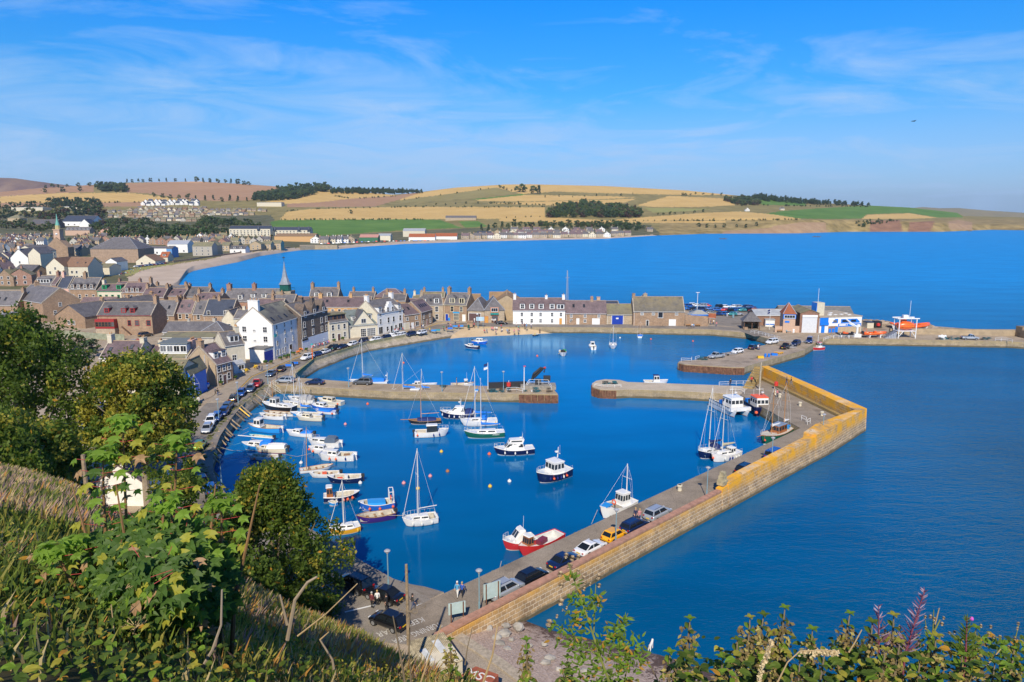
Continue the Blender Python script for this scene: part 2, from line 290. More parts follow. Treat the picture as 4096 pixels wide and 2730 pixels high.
# quays, piers, sea walls
STONE=brick('quay_stone',(.46,.34,.19),(.34,.26,.16),(.52,.44,.32),1.0,.42,.03,0,.9,(.9,2.6,(.40,.30,.13)),.35)
PIERST=brick('pier_stone',(.58,.385,.19),(.36,.24,.135),(.74,.60,.42),1.05,.47,.05,0,.9,(1.9,3.3,(.84,.41,.02)),.35,.8)
OLDST=brick('rubble_wall',(.56,.45,.32),(.40,.33,.24),(.58,.49,.38),.6,.34,.04,0,.95,(1.2,2.6,(.25,.24,.10)),.4)
def deckmat(name,c1,c2,sc=.35,crack=True):
 if name in MATS: return MATS[name]
 m,t,b=newmat(name); tc=t.n('TexCoord'); n=t.n('TexNoise',Vector=tc.outputs['Object'],Scale=sc,Detail=8.,Roughness=.7); c=t.ramp(n.outputs[0],(.32,c1),(.66,c2))
 n3=t.n('TexNoise',Vector=tc.outputs['Object'],Scale=9.,Detail=2.); c=t.mix(.5,c,t.mix(1.,c,t.ramp(n3.outputs[0],(.35,.6),(.65,1.35)),'MULTIPLY'))
 if crack:
  vo=t.n('TexVoronoi',_feature='DISTANCE_TO_EDGE',Vector=tc.outputs['Object'],Scale=.22); c=t.mix(t.ramp(vo.outputs[0],(.0,.3),(.012,0.)),c,(.07,.055,.045))
  sp=t.n('TexNoise',Vector=tc.outputs['Object'],Scale=.16,Detail=4.); c=t.mix(t.ramp(sp.outputs[0],(.58,0.),(.68,.5)),c,(.10,.085,.07))
 t.L(c,b.inputs['Base Color']); b.inputs['Roughness'].default_value=.92; b.inputs['Specular IOR Level'].default_value=.2; MATS[name]=m; return m
CONC=deckmat('quay_concrete',(.32,.25,.17),(.47,.38,.28)); ASPH=deckmat('road_asphalt',(.20,.175,.15),(.30,.265,.225)); PAVE=deckmat('pavement_slabs',(.30,.25,.19),(.42,.35,.27),.6,False)
PIERD=deckmat('pier_deck',(.23,.19,.145),(.35,.29,.225),.22); JETD=deckmat('jetty_deck',(.30,.23,.155),(.46,.37,.26),.3,False)
RUST=M('rusted_sheet',(.17,.075,.04),.85,.35,1.5,bump=.3); KERB=M('kerb_stone',(.40,.34,.26),.9,.2,3.); GRN=M('verge_weeds',(.16,.17,.04),.95,.4,3.)
WHITE=M('white_paint',(.80,.80,.78),.5,.05,2.); YEL=M('yellow_paint',(.80,.48,.03),.5,.05); BLUE=M('blue_paint',(.01,.19,.70),.45,.05); DARK=M('dark_metal',(.03,.032,.036),.5,.1); STEEL=M('painted_steel',(.22,.36,.42),.45,.08); WOOD=M('weathered_wood',(.32,.24,.15),.85,.25,4.); ROPE=M('rope',(.50,.42,.30),.9,.15,6.)
CREAM=M('cream_paint',(.62,.56,.42),.6,.08); RED=M('red_paint',(.62,.045,.035),.5,.06); ORANGE=M('orange_paint',(.85,.16,.02),.45,.06); BLACK=M('black_rubber',(.018,.018,.018),.6,.2)
def top(T_,*pts,z=ZQ): return [P(T_,x,y,z) for x,y in pts]
def tp(*pts,z=ZQ): return [at(u,v,z) for u,v in pts]
WEST=tp((1690,2412),(1320,2345),(1240,2300),(1120,2200),(960,2085),(880,1985),(847,1919),(819,1866),(826,1831),(837,1779),(865,1726),(896,1691),(942,1638),(995,1600),(1072,1540),(1147,1541))
JLS=tp((1561,1566),(2231,1577)); JLN=tp((2208,1551),(1500,1535),(1284,1519))
NW=tp((1182,1508),(1256,1446),(1396,1401),(1467,1378),(1620,1348),(1705,1331),(1870,1300))
NQ=tp((1930,1308),(2126,1310),(2400,1311),(2845,1320),(3003,1334),(3084,1359))
EJ=tp((3063,1380),(2838,1424),(2779,1441),(2720,1444),(2714,1450),(2740,1456),(2930,1468),(2975,1468),(2990,1462),(3220,1397),(3291,1355),(4026,1366),(4200,1376))
W_=lambda x,y: Vector((x,y,ZQ))
OUT=[W_(215,205),W_(215,238),W_(160,240),W_(128,262),W_(100,285),W_(60,292),W_(10,300),W_(-50,305),W_(-110,310),W_(-150,325),W_(-172,350),W_(-176,372),W_(-420,372),W_(-420,20),W_(-60,20),W_(-14,48)]
PR=[at(1812,2545,ZQ),at(1775,2369,ZQ)]
land=WEST+NW+NQ+EJ+OUT+PR
mb=MB(); mb.prism([(p.x,p.y) for p in land],-3,ZQ)
mb.m[2:]=[1]*(len(mb.m)-2); quay=mb.build('quay_ground',[CONC,STONE]); T(quay,kind='structure')
def sheet(name,pts,mat,z,kind='structure'):
 mb=MB(); mb.quad(*[(p.x,p.y,z) for p in pts]); o=mb.build(name,mat); return T(o,kind=kind)
def ribbon(name,pts,wd,mat,z,h=0.): # strip of width wd to the left of the path
 mb=MB(); L=[Vector((p.x,p.y,0)) for p in pts]; A=[];B=[]
 for i,p in enumerate(L):
  d=(L[min(i+1,len(L)-1)]-L[max(i-1,0)]).normalized(); n=Vector((-d.y,d.x,0)); A.append(p); B.append(p+n*wd)
 if h: mb.loft([[ (a.x,a.y,z),(b.x,b.y,z),(b.x,b.y,z+h),(a.x,a.y,z+h)] for a,b in zip(A,B)])
 else: mb.loft([[(a.x,a.y,z),(b.x,b.y,z)] for a,b in zip(A,B)],False,False,False)
 return mb,A,B
wr=tp((1500,2560),(1200,2360),(1050,2240),(880,2130),(790,2000),(745,1920),(752,1830),(790,1750),(850,1670),(930,1590),(1050,1505),(1120,1478),(1240,1425),(1330,1392),(1480,1356),(1640,1328),(1760,1308),(1880,1296),(2000,1300),(2400,1303),(2800,1309),(2980,1319),(3060,1345))
mb,_,_=ribbon('road',wr,7.,ASPH,ZQ+.006);
L=[Vector((p.x,p.y,0)) for p in wr]; mb=MB(); ra=[];rb=[]
for i,p in enumerate(L):
 d=(L[min(i+1,len(L)-1)]-L[max(i-1,0)]).normalized(); n=Vector((-d.y,d.x,0)); w=4.2 if i>3 else 9; ra.append(p-n*w*(.9)); rb.append(p+n*w)
mb.loft([[(a.x,a.y,ZQ+.006),(b.x,b.y,ZQ+.006)] for a,b in zip(ra,rb)],False,False,False); T(mb.build('road',ASPH),kind='structure')
pv=tp((880,1610),(985,1508),(1100,1460),(1225,1409),(1330,1377),(1520,1346),(1615,1325),(1690,1313),(1735,1293),(1775,1289),(1870,1291))
mb=MB(); L=[Vector((p.x,p.y,0)) for p in pv]; rg2=[]
for i,p in enumerate(L):
 d=(L[min(i+1,len(L)-1)]-L[max(i-1,0)]).normalized(); n=Vector((-d.y,d.x,0)); a=p-n*1.2; b=p+n*2.6; rg2.append([(a.x,a.y,ZQ),(b.x,b.y,ZQ),(b.x,b.y,ZQ+.13),(a.x,a.y,ZQ+.13)])
mb.loft(rg2); T(mb.build('pavement',PAVE),kind='structure')
mb=MB(); L2=[Vector((p[0][0],p[0][1],0)) for p in rg2]; mb.loft([[(p.x+.05,p.y-.12,ZQ+.012),(p.x+.25,p.y-.4,ZQ+.012)] for p in L2],False,False,False); T(mb.build('road_edge_marking',YEL),kind='structure')
sheet('car_park_asphalt',tp((2742,1240),(3110,1240),(3080,1300),(2990,1312),(2842,1300)),ASPH,ZQ+.008)
sheet('turning_area_asphalt',tp((1230,2400),(1330,2350),(1690,2415),(1790,2392),(1850,2460),(1640,2580),(1400,2560)),ASPH,ZQ+.010)
mb,_,_=ribbon('v',WEST[5:14],-1.1,GRN,0); mb=MB(); L=WEST[5:15]
for i in range(len(L)-1):
 a,b=L[i],L[i+1]
 for k in range(int((b-a).length*5)):
  p=a.lerp(b,rnd.random())+Vector((-rnd.random()*1.0,rnd.uniform(-.3,.3),.02)); r=rnd.uniform(.1,.35); mb.quad(*[(p.x+r*math.cos(q*1.05+i)*rnd.uniform(.6,1.2),p.y+r*math.sin(q*1.05+i),ZQ+.03) for q in range(6)])
T(mb.build('verge_weeds',GRN),'low green weeds on the edge of the western quay','weeds',kind='stuff')
mb=MB(); sl=[at(1320,2345,ZQ),at(1690,2412,ZQ),at(1772,2369,ZQ-.2),at(1770,2366,-.2),at(1551,2303,-.2),at(1516,2292,-.2),at(1354,2287,-.2)]
mb.add([sl[0],sl[1],at(1745,2385,ZQ),at(1775,2369,.3),at(1640,2330,-.25),at(1551,2301,-.3),at(1516,2290,-.3),at(1350,2283,-.3)],[(0,1,5,7),(1,2,3,4),(1,4,5),(5,6,7)])
T(mb.build('slipway',CONC),kind='structure')
def batter(name,tops,bots,lab,mat):
 a=[Vector((p.x,p.y,ZQ-.004)) for p in tops]; mb=MB(); mb.loft([[(p.x,p.y,p.z),(q.x*.5+p.x*.5,q.y*.5+p.y*.5,1.05+rnd.uniform(-.08,.08)),(q.x,q.y,-.6)] for p,q in zip(a,bots)],False,False,False)
 return T(mb.build(name,mat),lab,'sea wall')
def dens(a,n):
 out=[]
 for i in range(len(a)-1):
  for k in range(n): out.append(a[i].lerp(a[i+1],k/n))
 return out+[a[-1]]
wt_=tp((1100,2183),(960,2085),(880,1985),(847,1919),(819,1866),(826,1831),(837,1779),(865,1726),(896,1691),(942,1638),(995,1600),(1072,1540),(1147,1541))
wb_=[at(u,v,0) for u,v in((1130,2160),(1000,2070),(915,1985),(880,1925),(863,1866),(882,1821),(897,1780),(928,1735),(962,1703),(1000,1655),(1040,1622),(1110,1578),(1150,1566))]
batter('sea_wall',dens(wt_,4),dens(wb_,4),'sloping rubble sea wall hung with planks along the west side of the basin',OLDST)
nt_=NW; nb_=[at(u,v,0) for u,v in((1214,1519),(1280,1481),(1400,1432),(1480,1406),(1620,1384),(1720,1368),(1880,1345))]
batter('sea_wall',dens(nt_,4),dens(nb_,4),'sloping stone sea wall below the row of parked cars by the white hotel',OLDST)
mb,_,_=ribbon('p',[NW[0].lerp(NW[1],.0)]+NW[1:6],.45,OLDST,ZQ-.02,.75); T(mb.build('parapet_wall',OLDST),'low stone parapet between the waterfront cars and the inner basin','wall')
sw=[at(u,v,-.05) for u,v in((1800,1357),(1850,1352),(1909,1349),(2056,1342),(2196,1335),(2420,1331))]; bk=[at(u,v,z) for u,v,z in((1810,1340,.7),(1850,1316,1.6),(1930,1310,1.9),(2126,1312,1.8),(2250,1314,1.2),(2420,1318,.3))]
mb=MB(); mb.loft([[(a.x,a.y-3,-.6),a,a.lerp(c,.5)+Vector((0,0,.1)),c,(c.x,c.y+3,c.z)] for a,c in zip(dens(sw,3),dens(bk,3))],False,False,False); T(mb.build('beach_sand',soil('harbour_sand',(.52,.38,.22),(.66,.50,.31),.3),smooth=True),kind='structure')
def jetty(name,lab,poly,deck,wall,coping=.35,sheetpile=None):
 root=empty(name,(0,0,0)); T(root,lab,'jetty'); pl=[(p.x,p.y) for p in poly]
 MB().prism(pl,-3,ZQ-.12).build('quay_wall',wall,root)
 c=Vector((sum(p[0] for p in pl)/len(pl),sum(p[1] for p in pl)/len(pl),0))
 MB().prism(pl,ZQ-.12,ZQ+.02).build('deck',deck,root)
 return root
jl=[at(1120,1542),at(1147,1541)]+JLS+JLN+[at(1190,1512)]
JL=jetty('stone_jetty','long stone jetty with parked cars, a black crane and pot stacks at its tip',jl,JETD,STONE)
mp_=tp((2370,1548),(2368,1535),(2385,1524),(2420,1518),(2480,1521),(2510,1529),(2850,1541),(2990,1547),(3037,1560),(2990,1590),(2960,1577),(2700,1563),(2520,1557),(2465,1560),(2400,1558))
MP=jetty('stone_jetty','pale concrete-topped jetty with a rounded rusty end, reaching left from the outer pier',mp_,deckmat('pale_deck',(.42,.35,.26),(.56,.47,.36),.2,False),STONE)
def piles(root,poly,z0,z1,step=.55,n=60):
 mb=MB()
 for i in range(len(poly)-1):
  a,b=poly[i],poly[i+1]; d=(b-a); k=max(1,int(d.length/step)); nn=Vector((d.y,-d.x,0)).normalized()
  for j in range(k):
   c=a.lerp(b,(j+.5)/k)+nn*(.12 if j%2 else .02); mb.cbox((c.x,c.y,(z0+z1)/2),(d.length/k*.92,.26,z1-z0),math.atan2(d.y,d.x))
 return mb.build('sheet_piling',RUST,root)
piles(MP,tp((2368,1536),(2372,1550),(2400,1558),(2466,1560)),-1,ZQ-.25)
piles(JL,tp((2075,1575),(2150,1577),(2231,1577),(2212,1553)),-1,ZQ-.3,1.2)
ej=tp((3063,1382),(2838,1426),(2779,1443),(2720,1446),(2712,1450),(2738,1457),(2930,1469),(2978,1469),(2992,1463),(3220,1399))
EJr=jetty('stone_jetty','broad concrete jetty with rusty piled end and vehicles, by the yellow catamaran',ej,deckmat('fish_deck',(.30,.235,.175),(.44,.36,.28),.25),STONE)
piles(EJr,tp((2712,1449),(2738,1457),(2930,1469),(2978,1469)),-1,ZQ-.3,.7)
pin=[at(1775,2369),at(2246,2152),at(2700,1944),at(3202,1710)]; a0=Vector((-7.3,67.1,0)); a1=Vector((53.5,125.,0)); dp=(a1-a0).normalized(); npz=Vector((dp.y,-dp.x,0)) # outward
def pr(s,o,z=0.): q=a0+dp*s+npz*o; return Vector((q.x,q.y,z))
PLEN=(a1-a0).length
crn=pr(PLEN+2,6.9); icr=Vector((53.5,125,0)); m1=Vector((50.2,149.5,0)); stp=at(2992,1555)
tip=at(3037,1512,ZQ); OC=at(3452,1727,0)
deck=[pr(-4,0),pr(0,0),pr(PLEN,0),m1,Vector((stp.x,stp.y,0)),Vector((tip.x,tip.y,0)),Vector((tip.x+3,tip.y-1,0)),Vector((OC.x-.5,OC.y-.5,0)),pr(30,6.6),pr(-9,6.6)]
OP=empty('outer_pier'); T(OP,'long outer pier bending round the harbour, grey deck inside a lichened stone wall','pier')
MB().prism([(p.x,p.y) for p in deck],-3,ZQ-.14).build('quay_wall',STONE,OP); MB().prism([(p.x,p.y) for p in deck],ZQ-.14,ZQ+.035).build('deck',PIERD,OP)
mb=MB()
for i in range(90):
 s=rnd.uniform(-2,PLEN); q=pr(s,rnd.uniform(.02,.4)); r=rnd.uniform(.08,.3); mb.quad(*[(q.x+r*math.cos(k*1.05),q.y+r*math.sin(k*1.05)*.7,ZQ+.03) for k in range(6)])
T(mb.build('edge_weeds',GRN,OP),kind='stuff')
def wallrun(name,secs,mat,parent): # secs: list of (inner pt, outer pt, top z, batter)
 mb=MB(); mb.loft([[(i.x,i.y,-1.),(i.x,i.y,z),(o.x,o.y,z),(o.x+nb.x,o.y+nb.y,-1.)] for i,o,z,nb in secs]); return mb.build(name,mat,parent)
nb=npz*.35
wallrun('parapet',[(pr(-8.5,6.2),pr(-8.5,6.8),2.6,nb),(pr(-4,6.2),pr(-4,6.8),2.95,nb),(pr(44,6.2),pr(44,6.85),3.05,nb)],PIERST,OP)
cp=M('sandstone_coping',(.44,.235,.16),.85,.16,1.5,bump=.2); mb=MB()
for k in range(48):
 s=-7+k*1.06; z=2.66+min(1,max(0,(s+8.5)/4.5))*.30;
 if s>43: break
 j=[pr(s,6.1),pr(s+1.03,6.1),pr(s+1.03,6.92),pr(s,6.92)]; mb.prism([(q.x,q.y) for q in j],z+.003,z+.26)
mb.build('coping',cp,OP)
hz_=4.15
wallrun('parapet',[(pr(44,5.9),pr(44,6.9),3.35,nb),(pr(45.6,5.9),pr(45.6,6.9),3.5,nb)],PIERST,OP)
wallrun('parapet',[(pr(45.6,5.7),pr(45.6,6.95),3.9,nb),(pr(50,5.7),pr(50,6.95),hz_,nb),(pr(74,5.5),pr(74,7.),hz_+.1,nb)],PIERST,OP)
tipw=Vector((tip.x+.2,tip.y,0)); cr_in=OC+Vector((-2.6,-.9,0))
oc2=OC+Vector((.2,.1,0))
wallrun('parapet',[(pr(74,4.9),pr(74,7.05),hz_+.5,nb),(pr(80,4.4),pr(80,7.1),hz_+.6,nb),(cr_in,oc2,hz_+.4,nb*.6)],PIERST,OP)
wd=(Vector((tip.x,tip.y,0))-OC).normalized(); wn=Vector((wd.y,-wd.x,0))
if wn.x>0: wn=-wn
wallrun('parapet',[(tipw+wn*.0,tipw-wn*2.0,5.0,-wn*.3),(OC+wn*2.4-wd*0,oc2-wn*.2,hz_+.4,-wn*.3)],PIERST,OP)
wallrun('plinth',[(tipw+wn*.9,tipw+wn*.0,ZQ+.55,Vector((0,0,0))),(OC+wn*3.3+wd*3,OC+wn*2.4+wd*3,ZQ+.55,Vector((0,0,0)))],brick('ochre_stone',(.40,.27,.09),(.30,.21,.08),(.45,.36,.2),1.2,.5,.03,0),OP)
mb=MB() # steps up to the wall head
for k in range(9): c=Vector((stp.x,stp.y,0)).lerp(Vector((tip.x,tip.y,0)),(k+.5)/9); h_=.32*(k+1); mb.cbox((c.x,c.y,ZQ+h_/2),((stp-tip).length/9*1.02,2.2,h_),math.atan2(tip.y-stp.y,tip.x-stp.x))
mb.build('steps',MATS['ochre_stone'],OP)
mb=MB(); c=pr(45.2,6.2); mb.cbox((c.x,c.y,3.9),(1.25,1.05,.7),R(43)); mb.cbox((c.x,c.y,4.55),(.95,.8,.62),R(43)); mb.cbox((c.x,c.y,5.15),(.7,.62,.6),R(43)); mb.build('pillar',M('pale_stone',(.42,.36,.22),.9,.25,2.),OP)
mb=MB(); q0=at(3330,1330,ZQ); pts=[at(3672,1345,ZQ),at(3860,1350,ZQ),at(4060,1352,ZQ)]
WL=tp((3560,1338),(3700,1338),(4075,1345)); mb.loft([[(p.x,p.y,ZQ-.2),(p.x,p.y,ZQ+1.9),(p.x,p.y+.9,ZQ+1.9),(p.x,p.y+.9,ZQ-.2)] for p in WL]); T(mb.build('quay_wall',brick('breakwater_concrete',(.46,.35,.22),(.40,.31,.20),(.33,.25,.17),6.,1.,.03,0)),'long plain breakwater wall behind the lobster pots at the far right','wall')
mb=MB(); p=at(4075,1350,ZQ); mb.cbox((p.x+5,p.y+1,ZQ+1.6),(9,3,3.6)); mb.cbox((p.x+2.,p.y-1.5,ZQ+1.2),(4,2.4,2.6)); mb.add([(p.x,p.y-4,ZQ),(p.x+1.6,p.y-4,ZQ),(p.x+4,p.y-1,ZQ+3),(p.x+3,p.y-1,ZQ+3),(p.x,p.y-1,ZQ),(p.x+3,p.y-1.,ZQ)],[(0,1,2,3),(0,3,5,4),(1,2,5)])
T(mb.build('pier_head_block',brick('pierhead_stone',(.36,.25,.14),(.26,.19,.12),(.3,.24,.17),1.5,.6,.03,0)),'big brown masonry block at the far right end of the breakwater','breakwater')
wl=[at(u,v,-.05) for u,v in((2070,2462),(2100,2480),(2200,2518),(2330,2545),(2500,2588),(2650,2617),(2860,2690),(3100,2790),(3600,2950))]
bs=[at(u,v,z) for u,v,z in((1830,2530,1.9),(1860,2580,2.0),(1950,2640,2.0),(2050,2730,2.0),(2100,2830,2.1),(2150,2930,2.3),(2200,3050,2.5),(2300,3150,2.6),(2400,3250,2.6))]
mb=MB(); mb.loft([[(a.x-(0),a.y,-1.2) if 0 else a+(a-c).normalized()*4+Vector((0,0,-1)),a,a.lerp(c,.4)+Vector((0,0,.15)),a.lerp(c,.75),c,c+Vector((-6,-4,.2))] for a,c in zip(dens(wl,4),dens(bs,4))],False,False,False)
m,t,b=newmat('shingle'); tc=t.n('TexCoord'); n=t.n('TexNoise',Vector=tc.outputs['Object'],Scale=.5,Detail=9.,Roughness=.75); v=t.n('TexVoronoi',Vector=tc.outputs['Object'],Scale=6.); c=t.mix(.5,t.ramp(v.outputs['Color'],(.2,(.30,.215,.17)),(.8,(.58,.46,.39))),(.43,.33,.27))
sx=t.n('SeparateXYZ',i0=tc.outputs['Object']); wn2=t.n('TexNoise',Vector=tc.outputs['Object'],Scale=.9,Detail=8.,Roughness=.8,Distortion=.8); hh=t.n('MapRange',Value=sx.outputs[2],**{'From__Min':.1,'From__Max':1.2,'To__Min':.09,'To__Max':-.06})
c=t.mix(t.ramp(t.math('ADD',wn2.outputs[0],hh.outputs[0]),(.54,0.),(.58,.9)),c,(.085,.045,.03)); wet=t.n('MapRange',Value=sx.outputs[2],**{'From__Min':.0,'From__Max':.35,'To__Min':.75,'To__Max':0.}); c=t.mix(wet.outputs[0],c,(.09,.055,.05))
t.L(c,b.inputs['Base Color']); b.inputs['Roughness'].default_value=.85; bpn=t.n('Bump',Strength=.6,Distance=.1,Height=v.outputs[0]); t.L(bpn.outputs[0],b.inputs['Normal'])
T(mb.build('shingle_beach',m,smooth=True),kind='structure')
BLD=M('boulder_stone',(.34,.32,.29),.9,.25,.8,bump=.4)
def rock(c,s,name,lab,grp,mat=BLD):
 mb=MB(); rr=[];N=9
 for i in range(6):
  th=math.pi*i/5; rr.append([(c[0]+s[0]*math.sin(th)*math.cos(6.283*j/N)*rnd.uniform(.75,1.1),c[1]+s[1]*math.sin(th)*math.sin(6.283*j/N)*rnd.uniform(.75,1.1),c[2]-s[2]*math.cos(th)*rnd.uniform(.8,1.05)) for j in range(N)])
 mb.loft(rr); return T(mb.build(name,mat),lab,'boulder',grp)
for i,(x,y,w,h) in enumerate([(785,935,1.0,.7),(440,950,.8,.5),(620,1010,1.3,.6),(530,1060,1.0,.45),(570,1130,1.0,.5),(650,1190,.9,.4),(280,970,.6,.4),(1075,1130,.6,.35),(910,1150,.5,.3),(1130,1290,1.,.4),(1090,1345,.9,.4),(1530,1440,.8,.4),(330,1165,.7,.4),(640,920,.8,.4),(180,1110,.4,.4),(700,1080,.5,.3),(1240,1420,.6,.3)]):
 rock(P('m',x,y,1.3),(w*.62,w*.45,h*.7),'boulder','grey boulder on the shingle by the pier wall, %s'%['largest and palest','the slabby one','long and tilted'][i] if i<3 else 'grey boulder scattered on the shingle between path and weed','boulders on the near shingle')
pth=[at(u,v,2.0) for u,v in((1820,2560),(1880,2600),(1980,2665),(2080,2740),(2160,2820),(2260,2930))]
for nm,w0,w1,z,mt in(('path',-2.4,0,2.16,PAVE),('path_edge',-.1,.9,2.3,KERB)):
 mb=MB(); rr=[]
 for i,p in enumerate(pth):
  d=(pth[min(i+1,len(pth)-1)]-pth[max(i-1,0)]).normalized(); n=Vector((-d.y,d.x,0)); a=p+n*w0; c=p+n*w1; rr.append([(a.x,a.y,1.5),(c.x,c.y,1.5),(c.x,c.y,z),(a.x,a.y,z)])
 mb.loft(rr); T(mb.build(nm,mt),kind='structure')
for i,(x,y) in enumerate([(690,600),(740,605),(800,608),(860,612),(910,620),(960,640),(1380,670),(1420,685),(1470,690),(1520,705),(1360,660),(890,625)]):
 rock(P('i',x,y+30,ZQ+.3),(2.2,1.6,1.3),'armour_rock','tan armour rock in the sea defence behind the orange rescue boats','sea defence rocks',M('armour_stone',(.36,.28,.20),.9,.25,.6))
# buildings
SANDST=brick('brown_sandstone',(.44,.28,.165),(.31,.20,.125),(.48,.36,.26),.55,.28,.03); PALEST=brick('pale_rubble',(.52,.41,.28),(.40,.31,.21),(.52,.43,.32),.6,.3,.03); REDST=brick('red_sandstone',(.42,.23,.155),(.34,.18,.125),(.46,.32,.25),.55,.28,.02); DKST=brick('dark_rubble',(.17,.12,.09),(.115,.085,.07),(.27,.22,.18),.5,.27,.03)
WHW=M('white_harling',(.82,.80,.75),.85,.06,1.2,rv=.05); CRW=M('cream_harling',(.68,.61,.46),.88,.07,1.2,rv=.08); TANW=M('tan_harling',(.47,.36,.23),.88,.08,1.,rv=.08); GRYW=M('grey_harling',(.46,.42,.35),.88,.08,1.,rv=.1); PINKW=M('pink_harling',(.72,.44,.34),.85,.06); OCHW=M('ochre_harling',(.60,.36,.16),.85,.06); BRICKR=brick('red_brick',(.34,.17,.11),(.27,.135,.09),(.4,.28,.2),.3,.1,.012); SALW=M('salmon_render',(.55,.37,.26),.85,.06)
SLATE=brick('grey_slate',(.20,.185,.18),(.145,.135,.14),(.09,.085,.09),.34,.24,.015,.14,.62,None,.35,.35); PURP=brick('purple_slate',(.24,.165,.165),(.175,.125,.13),(.11,.085,.085),.34,.24,.015,.12,.62,None,.35,.35); BLSL=brick('blue_slate',(.07,.085,.12),(.055,.068,.10),(.04,.045,.06),.34,.24,.015,.1,.55,None,.2,.3); TILE=brick('brown_tile',(.30,.17,.10),(.24,.14,.085),(.16,.1,.07),.3,.3,.02,.1,.8,None,.2); TANR=brick('tan_tile',(.36,.23,.12),(.30,.19,.10),(.22,.14,.08),.35,.33,.02,.06,.8,None,.2); REDT=brick('red_pantile',(.46,.14,.055),(.38,.11,.045),(.25,.07,.03),.28,.3,.03,.08,.75,None,.2); MOSS=brick('mossy_tile',(.23,.20,.15),(.17,.15,.115),(.11,.10,.08),.4,.33,.03,.08,.9,(2.,7.,(.24,.22,.12)),.35); GREYR=M('grey_sheet_roof',(.36,.38,.40),.6,.12,.6,rv=.1); FELT=M('felt_roof',(.17,.165,.155),.9,.15,1.)
FRW=M('white_frame',(.80,.79,.75),.5,.0); FRR=M('red_frame',(.36,.03,.03),.5,.0); FRG=M('green_frame',(.02,.42,.16),.5,0.); FRB=M('brown_frame',(.16,.08,.045),.5,0.); FRC=M('cream_frame',(.76,.68,.46),.5,0.)
def panemat():
 m,t,b=newmat('window_pane'); oi=t.n('ObjectInfo'); t.L(t.ramp(oi.outputs['Random'],(.0,(.015,.017,.02)),(.6,(.035,.04,.05)),(1.,(.16,.17,.18))),b.inputs['Base Color']); b.inputs['Roughness'].default_value=.06; MATS['pane']=m; return m
PANE=panemat(); POT=M('chimney_pot',(.50,.29,.14),.8,.15,3.); RIDGE=M('ridge_tile',(.42,.31,.20),.85,.15,2.); LEAD=M('lead',(.36,.38,.42),.55,.1); DOORS={'b':M('blue_door',(.01,.045,.36),.45,.05),'w':WHITE,'k':M('black_door',(.03,.03,.03),.4,0.),'br':M('brown_door',(.12,.065,.06),.6,.05),'o':M('orange_door',(.62,.30,.06),.5,.05),'g':M('green_door',(.05,.25,.12),.5,0.),'c':CREAM,'r':M('dark_red_door',(.3,.03,.03),.5,0.),'gr':M('grey_shutter',(.62,.63,.64),.5,.05)}
_wc={}
def window_mesh(w,h,fr,bars):
 k=(round(w,2),round(h,2),fr.name,bars)
 if k not in _wc:
  f=.11; mb=MB(); a=w/2
  mb.box(-a-f,-a,-.06,.02,-f,h+f); mb.box(a,a+f,-.06,.02,-f,h+f); mb.box(-a,a,-.06,.02,h,h+f); mb.box(-a-f*1.4,a+f*1.4,-.12,.02,-f*1.3,-.002)
  nx,ny=bars
  for i in range(1,nx): x=-a+w*i/nx; mb.box(x-.03,x+.03,-.045,.0,0,h)
  for i in range(1,ny): z=h*i/ny; mb.box(-a,a,-.05,.0,z-.035,z+.035)
  m2=MB(); m2.box(-a,a,-.012,.01,0,h); _wc[k]=(mb.mesh('window',fr),m2.mesh('pane',PANE))
 return _wc[k]
def window(par,loc,rz,w,h,fr=None,bars=(1,2),pane=True):
 a,b=window_mesh(w,h,fr or FRW,bars); o=inst(a,'window',par,loc,rz)
 if pane: inst(b,'pane',o)
 return o
def chimney(par,x,y,z0,h,w=.95,d=.75,pots=4,mat=None):
 mb=MB(); mb.box(x-w/2,x+w/2,y-d/2,y+d/2,z0,z0+h); mb.box(x-w/2-.08,x+w/2+.08,y-d/2-.08,y+d/2+.08,z0+h,z0+h+.15)
 o=mb.build('chimney',mat or SANDST,par)
 if pots:
  mb=MB(); L=max(w,d)
  for i in range(pots):
   q=(i+.5)/pots-.5; mb.rev((x+(q*w*.9 if w>=d else 0),y+(q*d*.9 if d>w else 0),z0+h+.15),[(.13,0),(.11,.45),(.14,.5)],7)
  mb.build('chimney_pots',POT,o)
 return o
def dormer(par,x,y,z,w,h,fr,kind='gable',rm=None,wm=None,dp=2.2,rz=0.):
 """dormer standing at (x,y,z) facing -y"""
 mb=MB(); mb.k=0; mb.box(x-w/2-.16,x+w/2+.16,y,y+dp,z-.3,z+h+.15)
 mb.k=1; e=w/2+.34; zt=z+h+.15
 if kind=='gable': mb.add([(x-e,y-.15,zt),(x+e,y-.15,zt),(x,y-.15,zt+.62*e),(x-e,y+dp+.9,zt),(x+e,y+dp+.9,zt),(x,y+dp+.9,zt+.62*e)],[(0,1,2),(0,3,5,2),(1,4,5,2),(0,1,4,3)])
 elif kind=='hip': mb.add([(x-e,y-.2,zt),(x+e,y-.2,zt),(x,y+.5,zt+.62*e),(x-e,y+dp+.9,zt),(x+e,y+dp+.9,zt),(x,y+dp+.9,zt+.62*e)],[(0,1,2),(0,3,5,2),(1,4,5,2),(0,1,4,3)])
 else: mb.box(x-e,x+e,y-.2,y+dp+.6,zt,zt+.16)
 o=mb.build('dormer',[wm or fr,rm or SLATE],par); n=max(1,int(round(w/1.15)))
 for i in range(n): window(o,(x-w/2+w*(i+.5)/n,y-.015,z+.08),0,w/n*.78,h*.9,fr,(2,2) if n==1 else (1,1))
 return o
